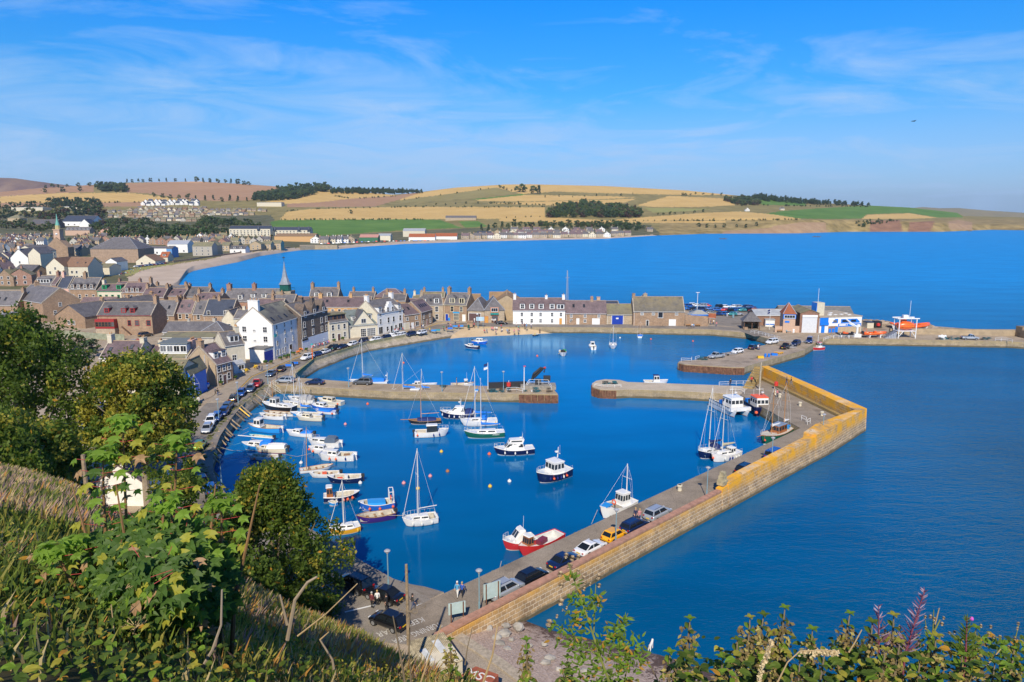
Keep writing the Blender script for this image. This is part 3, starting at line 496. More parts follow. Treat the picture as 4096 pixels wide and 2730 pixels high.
def house(name,lab,A,B,dep,eave,rise,wall,roof,cat='house',grp=None,ch=(),rows=(),gl=(),gr=(),dorm=(),sky=(),doors=(),fr=None,gf=False,hip=False,skew=True,ridge=True,extra=None,ov=.22,zoff=0.,pots=4,chm=None,bars=(1,2),flat=False,pipe=True):
 A=Vector(A);B=Vector(B); d=B-A; W=math.hypot(d.x,d.y); ang=math.atan2(d.y,d.x); z0=min(A.z,B.z)+zoff
 root=empty(name,(A.x,A.y,z0),ang); T(root,lab,cat,grp); root['W']=W
 e,r,D=eave,rise,dep; mb=MB()
 if flat:
  mb.box(0,W,0,D,-2,e); mb.build('wall',wall,root); mb=MB(); mb.box(-.15,W+.15,-.15,D+.15,e+.002,e+.25); mb.build('roof',roof,root)
 elif hip:
  mb.box(0,W,0,D,-2,e); mb.build('wall',wall,root); mb=MB(); o=.3; q=min(W,D)/2*hip if hip is not True else min(W,D)/2
  if W>=D: rg_=[(q,D/2,e+r),(W-q,D/2,e+r)]
  else: rg_=[(W/2,q,e+r),(W/2,D-q,e+r)]
  b_=[(-o,-o,e+.01),(W+o,-o,e+.01),(W+o,D+o,e+.01),(-o,D+o,e+.01)]
  if W>=D: fs=[(0,1,5,4),(1,2,5),(2,3,4,5),(3,0,4),(3,2,1,0)]
  else: fs=[(0,1,4),(1,2,5,4),(2,3,5),(3,0,4,5),(3,2,1,0)]
  mb.add(b_+rg_,fs); ro=mb.build('roof',roof,root)
  mb=MB()
  for a,c in((4,0),(4,3),(5,1),(5,2),(4,5)) if W>=D else ((4,0),(4,1),(5,2),(5,3),(4,5)):
   pts=b_+rg_; mb.tube([Vector(pts[a])+Vector((0,0,.03)),Vector(pts[c])+Vector((0,0,.03))],.09,5)
  mb.build('ridge',LEAD,ro)
 else:
  if not gf:
   S=[[(x,0,-2),(x,0,e),(x,D/2,e+r),(x,D,e),(x,D,-2)] for x in(0,W)]
  else: S=[[(0,y,-2),(0,y,e),(W/2,y,e+r),(W,y,e),(W,y,-2)] for y in(0,D)]
  mb.loft(S); mb.build('wall',wall,root); mb=MB(); th=.16
  if not gf:
   x0,x1=(0.18,W-.18) if skew else (-ov,W+ov); sl=r/(D/2); o=ov
   for s in(0,1):
    ys=[-o,D/2] if s==0 else [D+o,D/2]; zs=[e-o*sl+.03,e+r+.03]
    mb.add([(x0,ys[0],zs[0]),(x1,ys[0],zs[0]),(x1,ys[1],zs[1]),(x0,ys[1],zs[1]),(x0,ys[0],zs[0]+th),(x1,ys[0],zs[0]+th),(x1,ys[1],zs[1]+th),(x0,ys[1],zs[1]+th)],[(0,1,2,3),(4,5,6,7),(0,1,5,4),(1,2,6,5),(3,0,4,7)])
   ro=mb.build('roof',roof,root)
   if ridge: mb=MB(); mb.box(x0,x1,D/2-.16,D/2+.16,e+r+.12,e+r+.27); mb.build('ridge',RIDGE,ro)
   if skew:
    mb=MB()
    for x in(-.04,W-.24):
     for s in(0,1):
      y0,y1=(-.3,D/2) if s==0 else (D+.3,D/2); za,zb=e-.3*sl,e+r
      mb.add([(x,y0,za),(x+.28,y0,za),(x+.28,y1,zb),(x,y1,zb),(x,y0,za+.34),(x+.28,y0,za+.34),(x+.28,y1,zb+.34),(x,y1,zb+.34)],[(4,5,6,7),(0,1,5,4),(1,2,6,5),(3,0,4,7)])
    mb.build('gable_coping',KERB,ro)
   if pipe:
    mb=MB(); mb.tube([(-.02,-o-.06,e-o*sl+.04),(W,-o-.06,e-o*sl+.04)],.07,5); mb.tube([(.35,-.08,0),(.35,-.08,e-.1)],.05,5); mb.build('gutter',FRW if fr is None else fr,root)
  else:
   y0,y1=(.15,D-.15) if skew else (-ov,D+ov); sl=r/(W/2); o=ov
   for s in(0,1):
    xs=[-o,W/2] if s==0 else [W+o,W/2]; zs=[e-o*sl+.03,e+r+.03]
    mb.add([(xs[0],y0,zs[0]),(xs[0],y1,zs[0]),(xs[1],y1,zs[1]),(xs[1],y0,zs[1]),(xs[0],y0,zs[0]+th),(xs[0],y1,zs[0]+th),(xs[1],y1,zs[1]+th),(xs[1],y0,zs[1]+th)],[(0,1,2,3),(4,5,6,7),(0,1,5,4),(1,2,6,5),(3,0,4,7)])
   ro=mb.build('roof',roof,root)
   if ridge: mb=MB(); mb.box(W/2-.16,W/2+.16,y0,y1,e+r+.12,e+r+.27); mb.build('ridge',RIDGE,ro)
   if skew:
    mb=MB()
    for y in(-.04,D-.24):
     for s in(0,1):
      xa,xb=(-.3,W/2) if s==0 else (W+.3,W/2); za,zb=e-.3*sl,e+r
      mb.add([(xa,y,za),(xa,y+.28,za),(xb,y+.28,zb),(xb,y,zb),(xa,y,za+.34),(xa,y+.28,za+.34),(xb,y+.28,zb+.34),(xb,y,zb+.34)],[(4,5,6,7),(0,1,5,4),(1,2,6,5),(3,0,4,7)])
    mb.build('gable_coping',KERB,ro)
  for c in sky: # skylights on the front slope: (fx, ft)
   x,tt=c[0]*W,c[1];
   if not gf: y=tt*D/2; z=e+r*tt; mb=MB(); sl=r/(D/2); q=.55; mb.add([(x-.4,y-q,z-q*sl+.22),(x+.4,y-q,z-q*sl+.22),(x+.4,y+q,z+q*sl+.22),(x-.4,y+q,z+q*sl+.22),(x-.4,y-q,z-q*sl+.3),(x+.4,y-q,z-q*sl+.3),(x+.4,y+q,z+q*sl+.3),(x-.4,y+q,z+q*sl+.3)],[(4,5,6,7),(0,1,5,4),(1,2,6,5),(2,3,7,6),(3,0,4,7)]); so_=mb.build('skylight',DARK,ro); mb=MB(); k=.1; mb.quad((x-.3,y-q+k,z-(q-k)*sl+.315),(x+.3,y-q+k,z-(q-k)*sl+.315),(x+.3,y+q-k,z+(q-k)*sl+.315),(x-.3,y+q-k,z+(q-k)*sl+.315)); mb.build('pane',PANE,so_)
  for c in ch: # (fx, height above ridge[, w, d, pots])
   fx,h=c[0],c[1]; w=c[2] if len(c)>2 else .95; dd=c[3] if len(c)>3 else (1.5 if not gf else .8)
   if not gf: chimney(ro,min(W-w/2-.02,max(w/2+.02,fx*W)),D/2,e+r-1.0,h+1.0,w,dd,c[4] if len(c)>4 else pots,chm or wall)
   else: chimney(ro,W/2,min(D-.5,max(.5,fx*D)),e+r-1.0,h+1.0,1.4,.9,c[4] if len(c)>4 else pots,chm or wall)
  for c in dorm: # (fx, w, h, zfrac, kind)
   x=c[0]*W; tt=c[3] if len(c)>3 else .2; y=tt*D/2; dormer(ro,x,y,e+r*tt+.2,c[1],c[2],fr or FRW,c[4] if len(c)>4 else 'gable',roof,c[5] if len(c)>5 else None)
 for rw in rows: # (z, w, h, [fx...][, bars])
  for fx in rw[3]: window(root,(fx*W,-.01,rw[0]),0,rw[1],rw[2],fr,rw[4] if len(rw)>4 else bars)
 for (fy,z,w,h) in gl: window(root,(-.01,fy*D,z),-math.pi/2,w,h,fr,(2,2))
 for (fy,z,w,h) in gr: window(root,(W+.01,fy*D,z),math.pi/2,w,h,fr,(2,2))
 for dd in doors: # (fx, w, h, key)
  x=dd[0]*W; mb=MB(); mb.k=1; w,h=dd[1],dd[2]; mb.box(x-w/2-.14,x-w/2,-.07,.02,0,h+.14); mb.box(x+w/2,x+w/2+.14,-.07,.02,0,h+.14); mb.box(x-w/2,x+w/2,-.07,.02,h,h+.14); mb.k=0; mb.box(x-w/2,x+w/2,-.035,.02,0,h)
  if w>2:
   for i in range(1,int(h/.35)): mb.box(x-w/2,x+w/2,-.05,0,i*.35-.02,i*.35+.02)
  do=mb.build('door',[DOORS[dd[3]],fr or FRW],root)
  if w<2: mb=MB(); mb.cbox((x+w*.35,-.07,1.0),(.06,.08,.16)); mb.build('handle',LEAD,do)
 return root
def lettering(txt,par,loc,rz,size,mat,tilt=math.pi/2,name='lettering',align='CENTER'):
 c=bpy.data.curves.new(name,'FONT'); c.body=txt; c.size=size; c.align_x=align; c.align_y='CENTER'; c.extrude=.01; c.materials.append(mat)
 o=bpy.data.objects.new(name,c); COL.objects.link(o); bpy.context.view_layer.update(); me=bpy.data.meshes.new_from_object(o.evaluated_get(bpy.context.evaluated_depsgraph_get())); bpy.data.objects.remove(o); bpy.data.curves.remove(c)
 if not me.materials: me.materials.append(mat)
 o=bpy.data.objects.new(name,me); COL.objects.link(o); o.parent=par; o.location=loc; o.rotation_euler=(tilt,0,rz); return o
def board(par,x,z,w,h,mat,name='sign_board',y=-.06,txt=None,tm=None,size=None):
 mb=MB(); mb.box(x-w/2,x+w/2,y-.05,y+.05,z,z+h); o=mb.build(name,mat,par)
 if txt: lettering(txt,o,(x,y-.065,z+h*.48),0,size or h*.62,tm or FRW)
 return o
# harbour-front buildings
def hz(v,D): dx,dy,dz=ray(0,v); return HC+D*dz/dy
def hb(name,lab,uL,uR,D,ve,vr,dep,wall,roof,zg=ZQ,skw=0.,**k):
 A=atD(uL,1300,D); B=atD(uR,1300,D+skw); A.z=B.z=zg; e=hz(ve,D)-zg; rr=hz(vr,D+dep/2)-zg-e
 return house(name,lab,A,B,dep,max(2,e),max(.6,rr),wall,roof,**k)
def hp(name,lab,a,b,dep,ve,vr,wall,roof,z=ZQ,**k):
 A=at(*a,z); B=at(*b,z); e=hz(ve,A.y)-z; rr=(hz(vr,A.y+dep*.45)-z-e) if vr>0 else -vr
 return house(name,lab,A,B,dep,e,rr,wall,roof,**k)
o=hp('harbour_house','tan gabled house with plum slate roof and two boxed dormers above the laid-up dinghies',(867,1546),(934,1526),9,1460,-3.9,SANDST,PURP,ch=((.06,1.3),),rows=((1.,.8,1.4,(.25,.75)),(3.2,.8,1.2,(.2,.5,.8))),doors=((.5,1.,2.1,'br'),),dorm=((.3,1.2,1.3,.25,'flat'),(.75,1.2,1.3,.25,'flat')),fr=FRW)
mb=MB(); mb.add([(-.03,0,-1),(-.03,9,-1),(-.03,9,5.0),(-.03,4.5,8.8),(-.03,0,5.0)],[(0,1,2,3,4)]); mb.build('gable',TANW,o)
o=hp('harbour_house','narrow grey-cream house with pointed gable, white porch and flower tubs, beside the tan gabled one',(905,1494),(985,1481),6.3,1385,-2.9,CRW,SLATE,ch=((.95,1.),),rows=((3.0,1.,1.3,(.45,),(2,2)),),gr=((.5,3.0,.9,1.5),(.25,3.0,.9,1.5),(.75,3.0,.9,1.5),(.5,6.3,.5,1.),(.75,.6,.9,1.5)),dorm=((.55,2.2,1.4,.18,'hip'),),doors=((.2,.9,2.,'w'),))
mb=MB(); mb.box(1.2,4.,-1.9,0,0,2.2); mb.k=1; mb.add([(1,-2.1,2.2),(4.2,-2.1,2.2),(4.2,0,3.),(1,0,3.)],[(0,1,2,3)]); pq=mb.build('porch',[WHITE,LEAD],o); window(pq,(3.1,-1.92,.9),0,1.3,1.,FRW,(2,1))
w=hp('garden_wall','white yard wall with wide dark blue garage door, beside the tall white house',(1060,1453),(1094,1441),4.5,1400,-.5,WHW,FELT,cat='yard',flat=True,doors=((.5,4.4,3.0,'b'),))
o=hp('harbour_house','tall four-storey white house with mossy slate roof, bare white gable facing the jetty',(1096,1441),(1207,1398),10.6,1299,-4.4,WHW,brick('streaked_slate',(.14,.13,.125),(.10,.095,.10),(.06,.06,.06),.34,.24,.015,0,.7,(9.5,14.5,(.30,.28,.20)),.4),
rows=((1.,.5,1.4,(.12,.22,.31,.40)),(3.6,.6,1.3,(.15,.42,.70)),(6.2,.6,1.3,(.15,.42,.66)),(8.2,.6,1.,(.15,.42,.66))),gl=((.2,2.6,1.1,1.4),(.2,5.0,1.1,1.4),(.78,5.0,1.1,1.4),(.2,7.6,1.1,1.4),(.78,7.6,1.1,1.4),(.5,5.,.7,.4),(.5,7.8,.7,.4)),ch=((.02,1.9,1.0,3.0,3),),sky=((.15,.2),(.4,.2),(.6,.2),(.85,.3)),doors=((.6,1.5,2.6,'k'),),pots=0)
board(o,1.2,6.2,1.2,.7,M('teal_sign',(.03,.42,.42),.5,0.),y=-.2)
o=hp('hotel','tall dark stone hotel with three gabled wallheads and a white-painted ground floor',(1209,1404),(1316,1368),9,1266,-3.2,DKST,SLATE,ch=((.5,1.2),),rows=((3.9,.9,1.6,(.12,.42,.75,.93)),(6.6,.9,1.6,(.12,.42,.75,.93)),(.9,.9,1.5,(.42,.6,.78))),doors=((.18,1.2,2.4,'k'),(.33,1.,2.3,'k'),(.93,1.2,2.3,'k')))
mb=MB(); W_o=o['W']; mb.box(-.02,W_o,-.08,-.02,0,3.35); mb.build('ground_floor',M('pale_blue_white',(.68,.74,.82),.8,.04),o)
for fx,s in((.16,2.2),(.5,2.6),(.84,2.2)):
 mb=MB(); x=fx*W_o; hh=hz(1266,200)-ZQ; q=s/2; e0=9.6; mb.add([(x-q,-.05,e0-.6),(x+q,-.05,e0-.6),(x+q,-.05,e0+2.2),(x,-.05,e0+3.9),(x-q,-.05,e0+2.2),(x-q,3,e0-.6),(x+q,3,e0-.6),(x+q,3,e0+2.2),(x,3,e0+3.9),(x-q,3,e0+2.2)],[(0,1,2,3,4),(1,6,7,2),(2,7,8,3),(3,8,9,4),(4,9,5,0)]); gb=mb.build('wallhead_gable',DKST,o); window(gb,(x,-.07,e0),0,.95,1.6,FRW)
 if fx==.5: chimney(gb,x,.6,e0+3.,1.9,1.5,.8,4,DKST)
board(o,.1*W_o,2.75,.21*W_o,.6,BLACK,txt='MARINE HOTEL',tm=FRW,size=.42,y=-.14) if 0 else board(o,.11*W_o,2.75,.2*W_o,.55,BLACK,y=-.14)
o=hp('harbour_house','low cream house with boxy dark dormer floor, left of the white gabled hall',(1318,1369),(1395,1357),8,1293,-2.4,CRW,SLATE,rows=((1.,.8,1.5,(.2,.8)),(3.6,.8,1.5,(.2,.5,.8))),doors=((.5,1.,2.1,'br'),),ch=((.02,1.2,.7,1.,2),))
mb=MB(); W_o=o['W']; e_=hz(1293,at(1318,1369).y)-ZQ; mb.box(.3,W_o-.4,.9,6.5,e_,e_+2.2); mb.k=1; mb.box(0,W_o-.1,.4,7,e_+2.2,e_+2.45); bx=mb.build('dormer',[FRB,MOSS],o); [window(bx,(W_o*f,.88,e_+.75),0,1.,1.2,FRB,(2,1)) for f in(.2,.42,.64,.85)]
o=hp('hall','white hall with a big pointed front gable and small-paned glass doors, grey mansard roof',(1397,1354),(1510,1343),11,1305,-4.3,CRW,M('greenish_slate',(.16,.19,.18),.7,.15,1.),rows=((.15,1.7,2.5,(.50,),(3,4)),(.15,2.7,2.5,(.78,),(5,4))),dorm=((.24,1.,1.2,.3,'flat'),(.76,2.,1.4,.3,'flat')),cat='hall')
mb=MB(); W_o=o['W']; x=W_o*.52; mb.add([(x-4.2,-.05,3.4),(x+4.2,-.05,3.4),(x,-.05,8.6),(x-4.2,5,3.4),(x+4.2,5,3.4),(x,5,8.6)],[(0,1,2),(1,4,5,2),(2,5,3,0)]); gb=mb.build('front_gable',CRW,o); window(gb,(x,-.07,4.6),0,1.5,1.3,FRW,(2,1))
mb=MB(); mb.add([(x-4.6,-.3,3.1),(x,-.3,8.75),(x,5,8.75),(x-4.6,5,3.1),(x+4.6,-.3,3.1),(x+4.6,5,3.1)],[(0,1,2,3),(1,4,5,2)]); mb.build('gable_roof',SLATE,gb)
o=hp('hotel','white three-storey hotel with a central crow-stepped gable and drinkers outside',(1511,1343),(1614,1321),9.5,1256,-3.8,WHW,SLATE,ch=((.02,1.7),(.97,1.6)),rows=((3.6,.9,1.7,(.12,.42,.62,.88)),(6.3,.9,1.3,(.12,.88)),(.3,1.8,2.3,(.12,.88),(2,1)),(.8,.9,1.5,(.37,.7))),doors=((.53,1.,2.3,'k'),),dorm=((.13,1.3,1.5,.02,'hip'),(.87,1.3,1.5,.02,'hip')),fr=FRW)
mb=MB(); W_o=o['W']; x=W_o*.5; e_=hz(1256,at(1511,1343).y)-ZQ
for k in range(6): mb.box(x-2.9+k*.45,x+2.9-k*.45,-.06,1.0,e_-1.+(k*.72 if k else 0),e_-.28+k*.72)
gb=mb.build('crow_stepped_gable',WHW,o); [window(gb,(x+q,-.08,e_-.2),0,.85,1.7,FRW) for q in(-1.2,1.2)]
mb=MB(); mb.add([(-.03,0,-1),(-.03,9.5,-1),(-.03,9.5,e_),(-.03,4.75,e_+3.7),(-.03,0,e_)],[(0,1,2,3,4)]); mb.build('gable',CRW,o)
o=hp('cottage','low stone cottage with small front gable, joined to the white crow-stepped hotel',(1617,1321),(1682,1311),8,1262,-3.2,SANDST,PURP,rows=((3.2,.8,1.,(.2,.75)),(.8,1.4,1.4,(.8,),(2,1))),doors=((.15,2.3,2.3,'c'),(.5,1.,2.1,'w')),sky=((.2,.5),(.5,.5)),ch=((.02,1.,),))
o=hp('cottage','stone corner cottage with four skylights and plum roof, facing the grassy bend of the street',(1684,1312),(1731,1296),7.5,1250,-3.4,SANDST,PURP,rows=((3.,.8,1.2,(.25,.75)),(.8,.8,1.4,(.2,.8))),doors=((.5,1.,2.1,'r'),),sky=((.3,.45),(.45,.45),(.6,.45),(.75,.45)))
o=hp('harbour_house','pale grey stone house with two white hipped dormers and a roof running far left',(1688,1287),(1774,1284),9,1222,1180,PALEST,SLATE,rows=((3.6,1.1,1.8,(.69,)),(.7,1.1,1.8,(.69,))),dorm=((.1,1.6,1.6,.12,'hip'),(.70,1.6,1.6,.12,'hip')),ch=((-.04,1.2),),sky=((.45,.4),))
o=hp('harbour_house','brown sandstone shop-house with two cream dormers and a bright blue sign',(1776,1284),(1868,1288),9.5,1219,1172,SANDST,SLATE,rows=((3.7,1.1,1.8,(.36,.76)),(.5,1.9,2.4,(.54,),(4,2))),dorm=((.34,1.8,1.8,.12,'hip'),(.76,1.8,1.8,.12,'hip')),ch=((.03,1.9,1.1,1.8,4),(.98,1.9,1.,1.6,3)),doors=((.13,1.1,2.6,'b'),(.87,1.1,2.6,'w')),fr=FRC)
board(o,.54*o['W'],3.05,2.6,.5,M('blue_sign',(.01,.32,.68),.5,0.),y=-.1)
o=hp('garage','low stone garage with hipped slate roof and a wide brown folding door',(1872,1289),(1937,1291),12,1243,-4.3,PALEST,SLATE,hip=True,doors=((.42,4.4,3.3,'br'),),cat='garage')
o=hp('restaurant','rubble-walled building with hipped roof and red-framed gallery window, a dark car outside',(1938,1292),(2018,1291),13,1243,-4.4,PALEST,SLATE,hip=True,rows=((.3,2.2,2.2,(.52,),(1,1)),),doors=((.1,1.1,2.3,'o'),),sky=(),cat='restaurant',fr=M('terracotta_frame',(.55,.18,.07),.6,0.))
W_o=o['W']; mb=MB(); mb.box(W_o*.5-1.5,W_o*.5+1.5,-.3,2.5,3.6,5.6); gb=mb.build('gallery',M('terracotta_render',(.55,.20,.10),.7,.05),o); window(gb,(W_o*.5,-.33,4.2),0,2.3,1.2,FRW,(3,1)); mb=MB(); mb.box(W_o*.5-1.5,W_o*.5+1.5,-.55,-.3,3.0,3.7); mb.build('balcony_rail',M('teal_metal',(.03,.25,.22),.5,.2),gb); board(o,W_o*.52,2.75,1.2,.32,M('maroon_sign',(.2,.05,.12),.6,0.))
hb('house','tan house with broad tan-tiled roof, rising behind the rubble-walled restaurant',1958,2040,268,1222,1170,11,TANW,TANR,skew=False); o=hb('house','tan house end with steep gable, immediately left of the white dormered terrace',1972,2082,262,1213,1171,17,TANW,TANR,gf=True,skew=False,cat='house')
hb('house','small brown house roof peeping over the shop-house gable',1874,1920,282,1208,1178,9,TANW,TANR,skew=False)
o=hp('terrace','long white two-storey terrace with five dormers and a yellow door',(2052,1297),(2260,1298),8.6,1242,-3.9,WHW,PURP,ch=((.02,1.4,1.,1.5,3),(.64,.9,.9,1.,2),(.99,1.2,1.,1.4,3)),rows=((3.,.8,1.2,(.17,.36,.53,.75,.92),(2,2)),(.6,.8,1.3,(.17,.36,.53,.75),(2,2))),dorm=((.18,1.5,1.6,.1,'hip'),(.36,1.5,1.6,.1,'hip'),(.54,1.5,1.6,.1,'hip'),(.75,1.5,1.6,.1,'hip'),(.91,2.4,1.5,.1,'flat')),doors=((.915,.95,2.2,'o'),),skew=False)
o=hp('terrace','brown stone house with plum hipped end, between the white terrace and blue-doored shed',(2262,1298),(2424,1299),8.6,1254,-4.,SANDST,PURP,ch=((.66,1.2,1.,1.,3),),rows=((2.6,.75,1.,(.14,.48,.82),(2,2)),(.8,.75,1.,(.14,.48),(2,2))),doors=((.3,.95,2.1,'w'),(.75,2.5,2.1,'w')),sky=((.2,.55),(.46,.55)),skew=False)
mb=MB(); W_o=o['W']
for k in range(8): mb.box(W_o*.28-3+k*.34,W_o*.28-2.66+k*.34,-1.0,-.03,0,.3+k*.3)
mb.build('outside_stair',SANDST,o)
o=hp('shed','low stone shed with a big bright blue double door',(2425,1298),(2528,1298),8,1259,-3.2,PALEST,MOSS,doors=((.43,4.,3.2,'b'),),cat='shed',skew=False); board(o,.42*o['W'],1.9,.9,.5,FRW)
hb('house','stone house with dark blue roof and a squat pink chimney above the blue-doored shed',2370,2475,268,1222,1206,8,SALW,BLSL,ch=((.25,1.6,1.3,1.3,0),),chm=SALW)
o=hp('museum','long brown stone museum building with mottled slate roof and a white door',(2532,1303),(2737,1304),9,1246,-4.6,SANDST,brick('lichened_slate',(.18,.165,.14),(.13,.125,.12),(.08,.075,.07),.34,.26,.015,0,.8,(3.,12.,(.28,.22,.11)),.4),ch=((.01,1.2,1.,1.3,0),),rows=((3.9,.9,1.1,(.17,.39,.84),(3,3)),(2.9,1.6,2.1,(.53,),(1,1))),doors=((.28,.8,1.9,'k'),(.765,2.2,2.2,'w')),cat='museum')
hb('house','small gable with a pale chimney peeping behind the museum ridge',2566,2590,268,1203,1186,6,PALEST,SLATE,gf=True,ch=((.1,1.2),),pots=1)
mb=MB(); A=P('h',968,728); B=P('h',1232,730); mb.loft([[(p.x,p.y,ZQ),(p.x,p.y,h+ZQ),(p.x,p.y+.5,h+ZQ),(p.x,p.y+.5,ZQ)] for p,h in((A,4.),(A.lerp(B,.9),3.6),(B,3.3))]); T(mb.build('yard_wall',SANDST),'tall stone yard wall between the museum and the car park entrance','wall')
o=hp('kiosk','low kiosk with a ribbed glass hipped roof and blue fascia inside the stone yard',(2764,1288),(2838,1288),5,1263,-1.6,WHW,M('ribbed_glass_roof',(.36,.36,.32),.3,.25,8.),hip=True,cat='kiosk'); board(o,o['W']/2,2.3,o['W']+.5,.45,BLUE,y=-.35)
hp('hut','small brown timber hut with red roof edge beside the car park entrance',(2835,1294),(2860,1295),4,1272,-1.2,SANDST,REDT,cat='hut',skew=False)
A=P('h',1640,768); B=P('h',1822,772); o=empty('shelter',A,math.atan2(B.y-A.y,B.x-A.x)); T(o,'open-fronted waterside shelter with pyramid slate roof and a long bench','shelter'); W_o=(B-A).length
mb=MB(); mb.box(0,W_o,4.6,5,0,2.9); mb.box(0,.3,2,5,0,2.9); mb.box(W_o-.3,W_o,2,5,0,2.9); mb.box(0,W_o*.25,0,.3,0,.9); mb.build('wall',SANDST,o); [MB().box(x-.1,x+.1,0,.2,0,2.9).build('post',FRB,o) for x in(.1,W_o*.5,W_o-.1)]
mb=MB(); q=.6; mb.add([(-q,-q,2.9),(W_o+q,-q,2.9),(W_o+q,5+q,2.9),(-q,5+q,2.9),(W_o*.42,2.5,5.9),(W_o*.58,2.5,5.9)],[(0,1,5,4),(1,2,5),(2,3,4,5),(3,0,4),(3,2,1,0)]); mb.build('roof',SLATE,o); mb=MB(); mb.box(1,W_o-1,3.4,4.2,.4,.5); mb.box(1,W_o-1,4.2,4.3,.5,1.1); mb.build('bench',WOOD,o)
A=at(3130,1331); B=at(3178,1332); o=house('watch_hut','square salmon watch tower with an orange-red pyramid roof, band of windows and blue notice',A,B,4.6,6.3,3.6,SALW,REDT,hip=True,cat='watch tower'); W_o=o['W']
mb=MB(); mb.box(-.12,W_o+.12,-.12,.1,4.7,6.2); mb.build('window_band',BLUE,o); window(o,(W_o/2,-.14,5.),0,W_o*.86,.9,FRW,(4,1)); board(o,W_o*.32,3.4,1.5,.6,BLUE); mb=MB(); mb.box(-2.4,-.01,.5,1.,0,2.0); mb.box(W_o+.01,W_o+1.6,.5,1.,0,2.2); mb.build('low_wall',SALW,o)
o=hp('cabin','small white portable cabin with a blue stripe beside the watch tower',(3061,1307),(3098,1308),3,1281,-.3,WHITE,GREYR,flat=True,cat='cabin'); board(o,o['W']/2,.7,o['W']*.95,.3,BLUE)
hb('shed','long grey metal-roofed shed with brick walls behind the watch tower',3022,3150,248,1263,1239,9,BRICKR,GREYR,skew=False,cat='shed')
hb('shed','very long dark-roofed building along the sea edge behind the lifeboat garage',3120,3410,258,1254,1225,9,CRW,FELT,skew=False,cat='shed',skw=-3.)
A=at(3196,1331); B=at(3272,1332); o=house('lifeboat_station','tall brick boathouse with a huge white roller door',A,B,13,6.6,1.1,BRICKR,MOSS,skew=False,cat='boathouse',gf=True); W_o=o['W']
mb=MB(); mb.k=0; mb.box(W_o*.12,W_o*.9,-.14,-.02,0,5.3); mb.k=1
for i in range(1,17): mb.box(W_o*.12,W_o*.9,-.16,-.13,i*.3,i*.3+.03)
mb.box(W_o*.11,W_o*.91,-.3,-.02,5.3,6.); mb.build('roller_door',[DOORS['gr'],WHITE],o)
A=at(3276,1333); B=at(3443,1327); o=house('rescue_centre','cream and blue flat-roofed rescue station with lettered panel and tall blue-edged tower',A,B,14,5.2,.3,WHW,M('gravel_roof',(.42,.35,.26),.9,.2,2.),flat=True,cat='rescue station'); W_o=o['W']; L=W_o
mb=MB(); mb.box(L*.44,L*.99,-.06,-.01,1.9,2.9); mb.build('lettered_panel',BLUE,o)
mb=MB(); mb.box(L*.46,L*.66,-.1,-.05,2.2,2.75); so_=mb.build('name_plate',FRW,o); lettering('HM Coastguard',so_,(L*.55,-.12,2.48),0,.4,BLUE) if 0 else None
mb=MB(); mb.tube([(L*.63,-.13,2.48),(L*.63,-.10,2.48)],.24,12); mb.build('emblem',BLUE,so_)
mb=MB(); mb.box(L*.0,L*.20,-.05,-.01,2.6,5.1); mb.box(0,L*.20,-.4,-.05,2.6,3.5); mb.build('blue_canopy',BLUE,o)
mb=MB(); mb.add([(L*.28,-.05,3.2),(L*.43,-.05,3.2),(L*.43,-.05,4.6),(L*.36,-.05,4.6)],[(0,1,2,3)]); mb.add([(L*.50,-.05,3.1),(L*.95,-.05,3.1),(L*.95,-.05,3.6),(L*.88,-.05,4.5),(L*.50,-.05,4.5)],[(0,1,2,3,4)]); wf=mb.build('blue_window_frame',BLUE,o)
for a,c,d,e in((.32,.40,3.4,.8),(.53,.68,3.45,.75),(.74,.86,3.45,.75)): mb=MB(); mb.box(L*a,L*c,-.09,-.06,d,d+e); mb.build('pane',PANE,wf)
mb=MB(); mb.box(L*.21,L*.43,-.04,-.01,0,2.2); mb.build('brick_base',BRICKR,o); mb=MB(); mb.box(L*.44,L*.99,-.04,-.01,0,1.88); mb.build('stone_base',TANW,o)
for a,c,h in((.04,.12,2.4),(.22,.28,1.4),(.30,.36,1.4),(.37,.44,1.9)): mb=MB(); mb.box(L*a,L*c,-.1,-.045,.05,h); mb.build('door',BLUE,o)
mb=MB(); mb.box(L*.04,L*.22,3,6,5.25,9.8); mb.k=1; mb.add([(L*.04-.02,3,9.8),(L*.04-.02,3,6),(L*.0,3,5.3),(L*.04-.02,6,9.8),(L*.04-.02,6,5.3)],[(0,1,2),(0,3,4,1)]); tw=mb.build('tower',[CREAM,BLUE],o); mb=MB(); mb.tube([(L*.12,4.5,9.8),(L*.12,4.5,14.5)],.06,5); mb.build('aerial',WHITE,tw)
mb=MB(); [mb.cbox((L*f,g,5.45),(1.2,.8,.35),q) for f,g,q in((.35,3,.3),(.45,5,.1),(.52,3.5,.5),(.68,4,.2),(.8,2.5,0),(.88,6,.3),(.6,8,.2))]; mb.build('rooflights',WHITE,o)
o=hp('cabin','small blue and cream box store with dark roof, near the orange inshore boats',(3468,1314),(3494,1314),3.5,1292,-.3,CREAM,BLSL,flat=True,cat='store')
mb=MB(); mb.box(0,2.4,0,2.4,0,2.3); o=mb.build('oil_tank',BLACK,loc=P('i',785,690,ZQ)); T(o,'black box tank with a red life-ring case, on the quay behind the orange inshore boat','tank'); mb=MB(); mb.rev((1.1,-.1,1.2),[(.01,-.6),(.6,-.4),(.65,.3),(.01,.6)],8); mb.build('life_ring_case',RED,o)
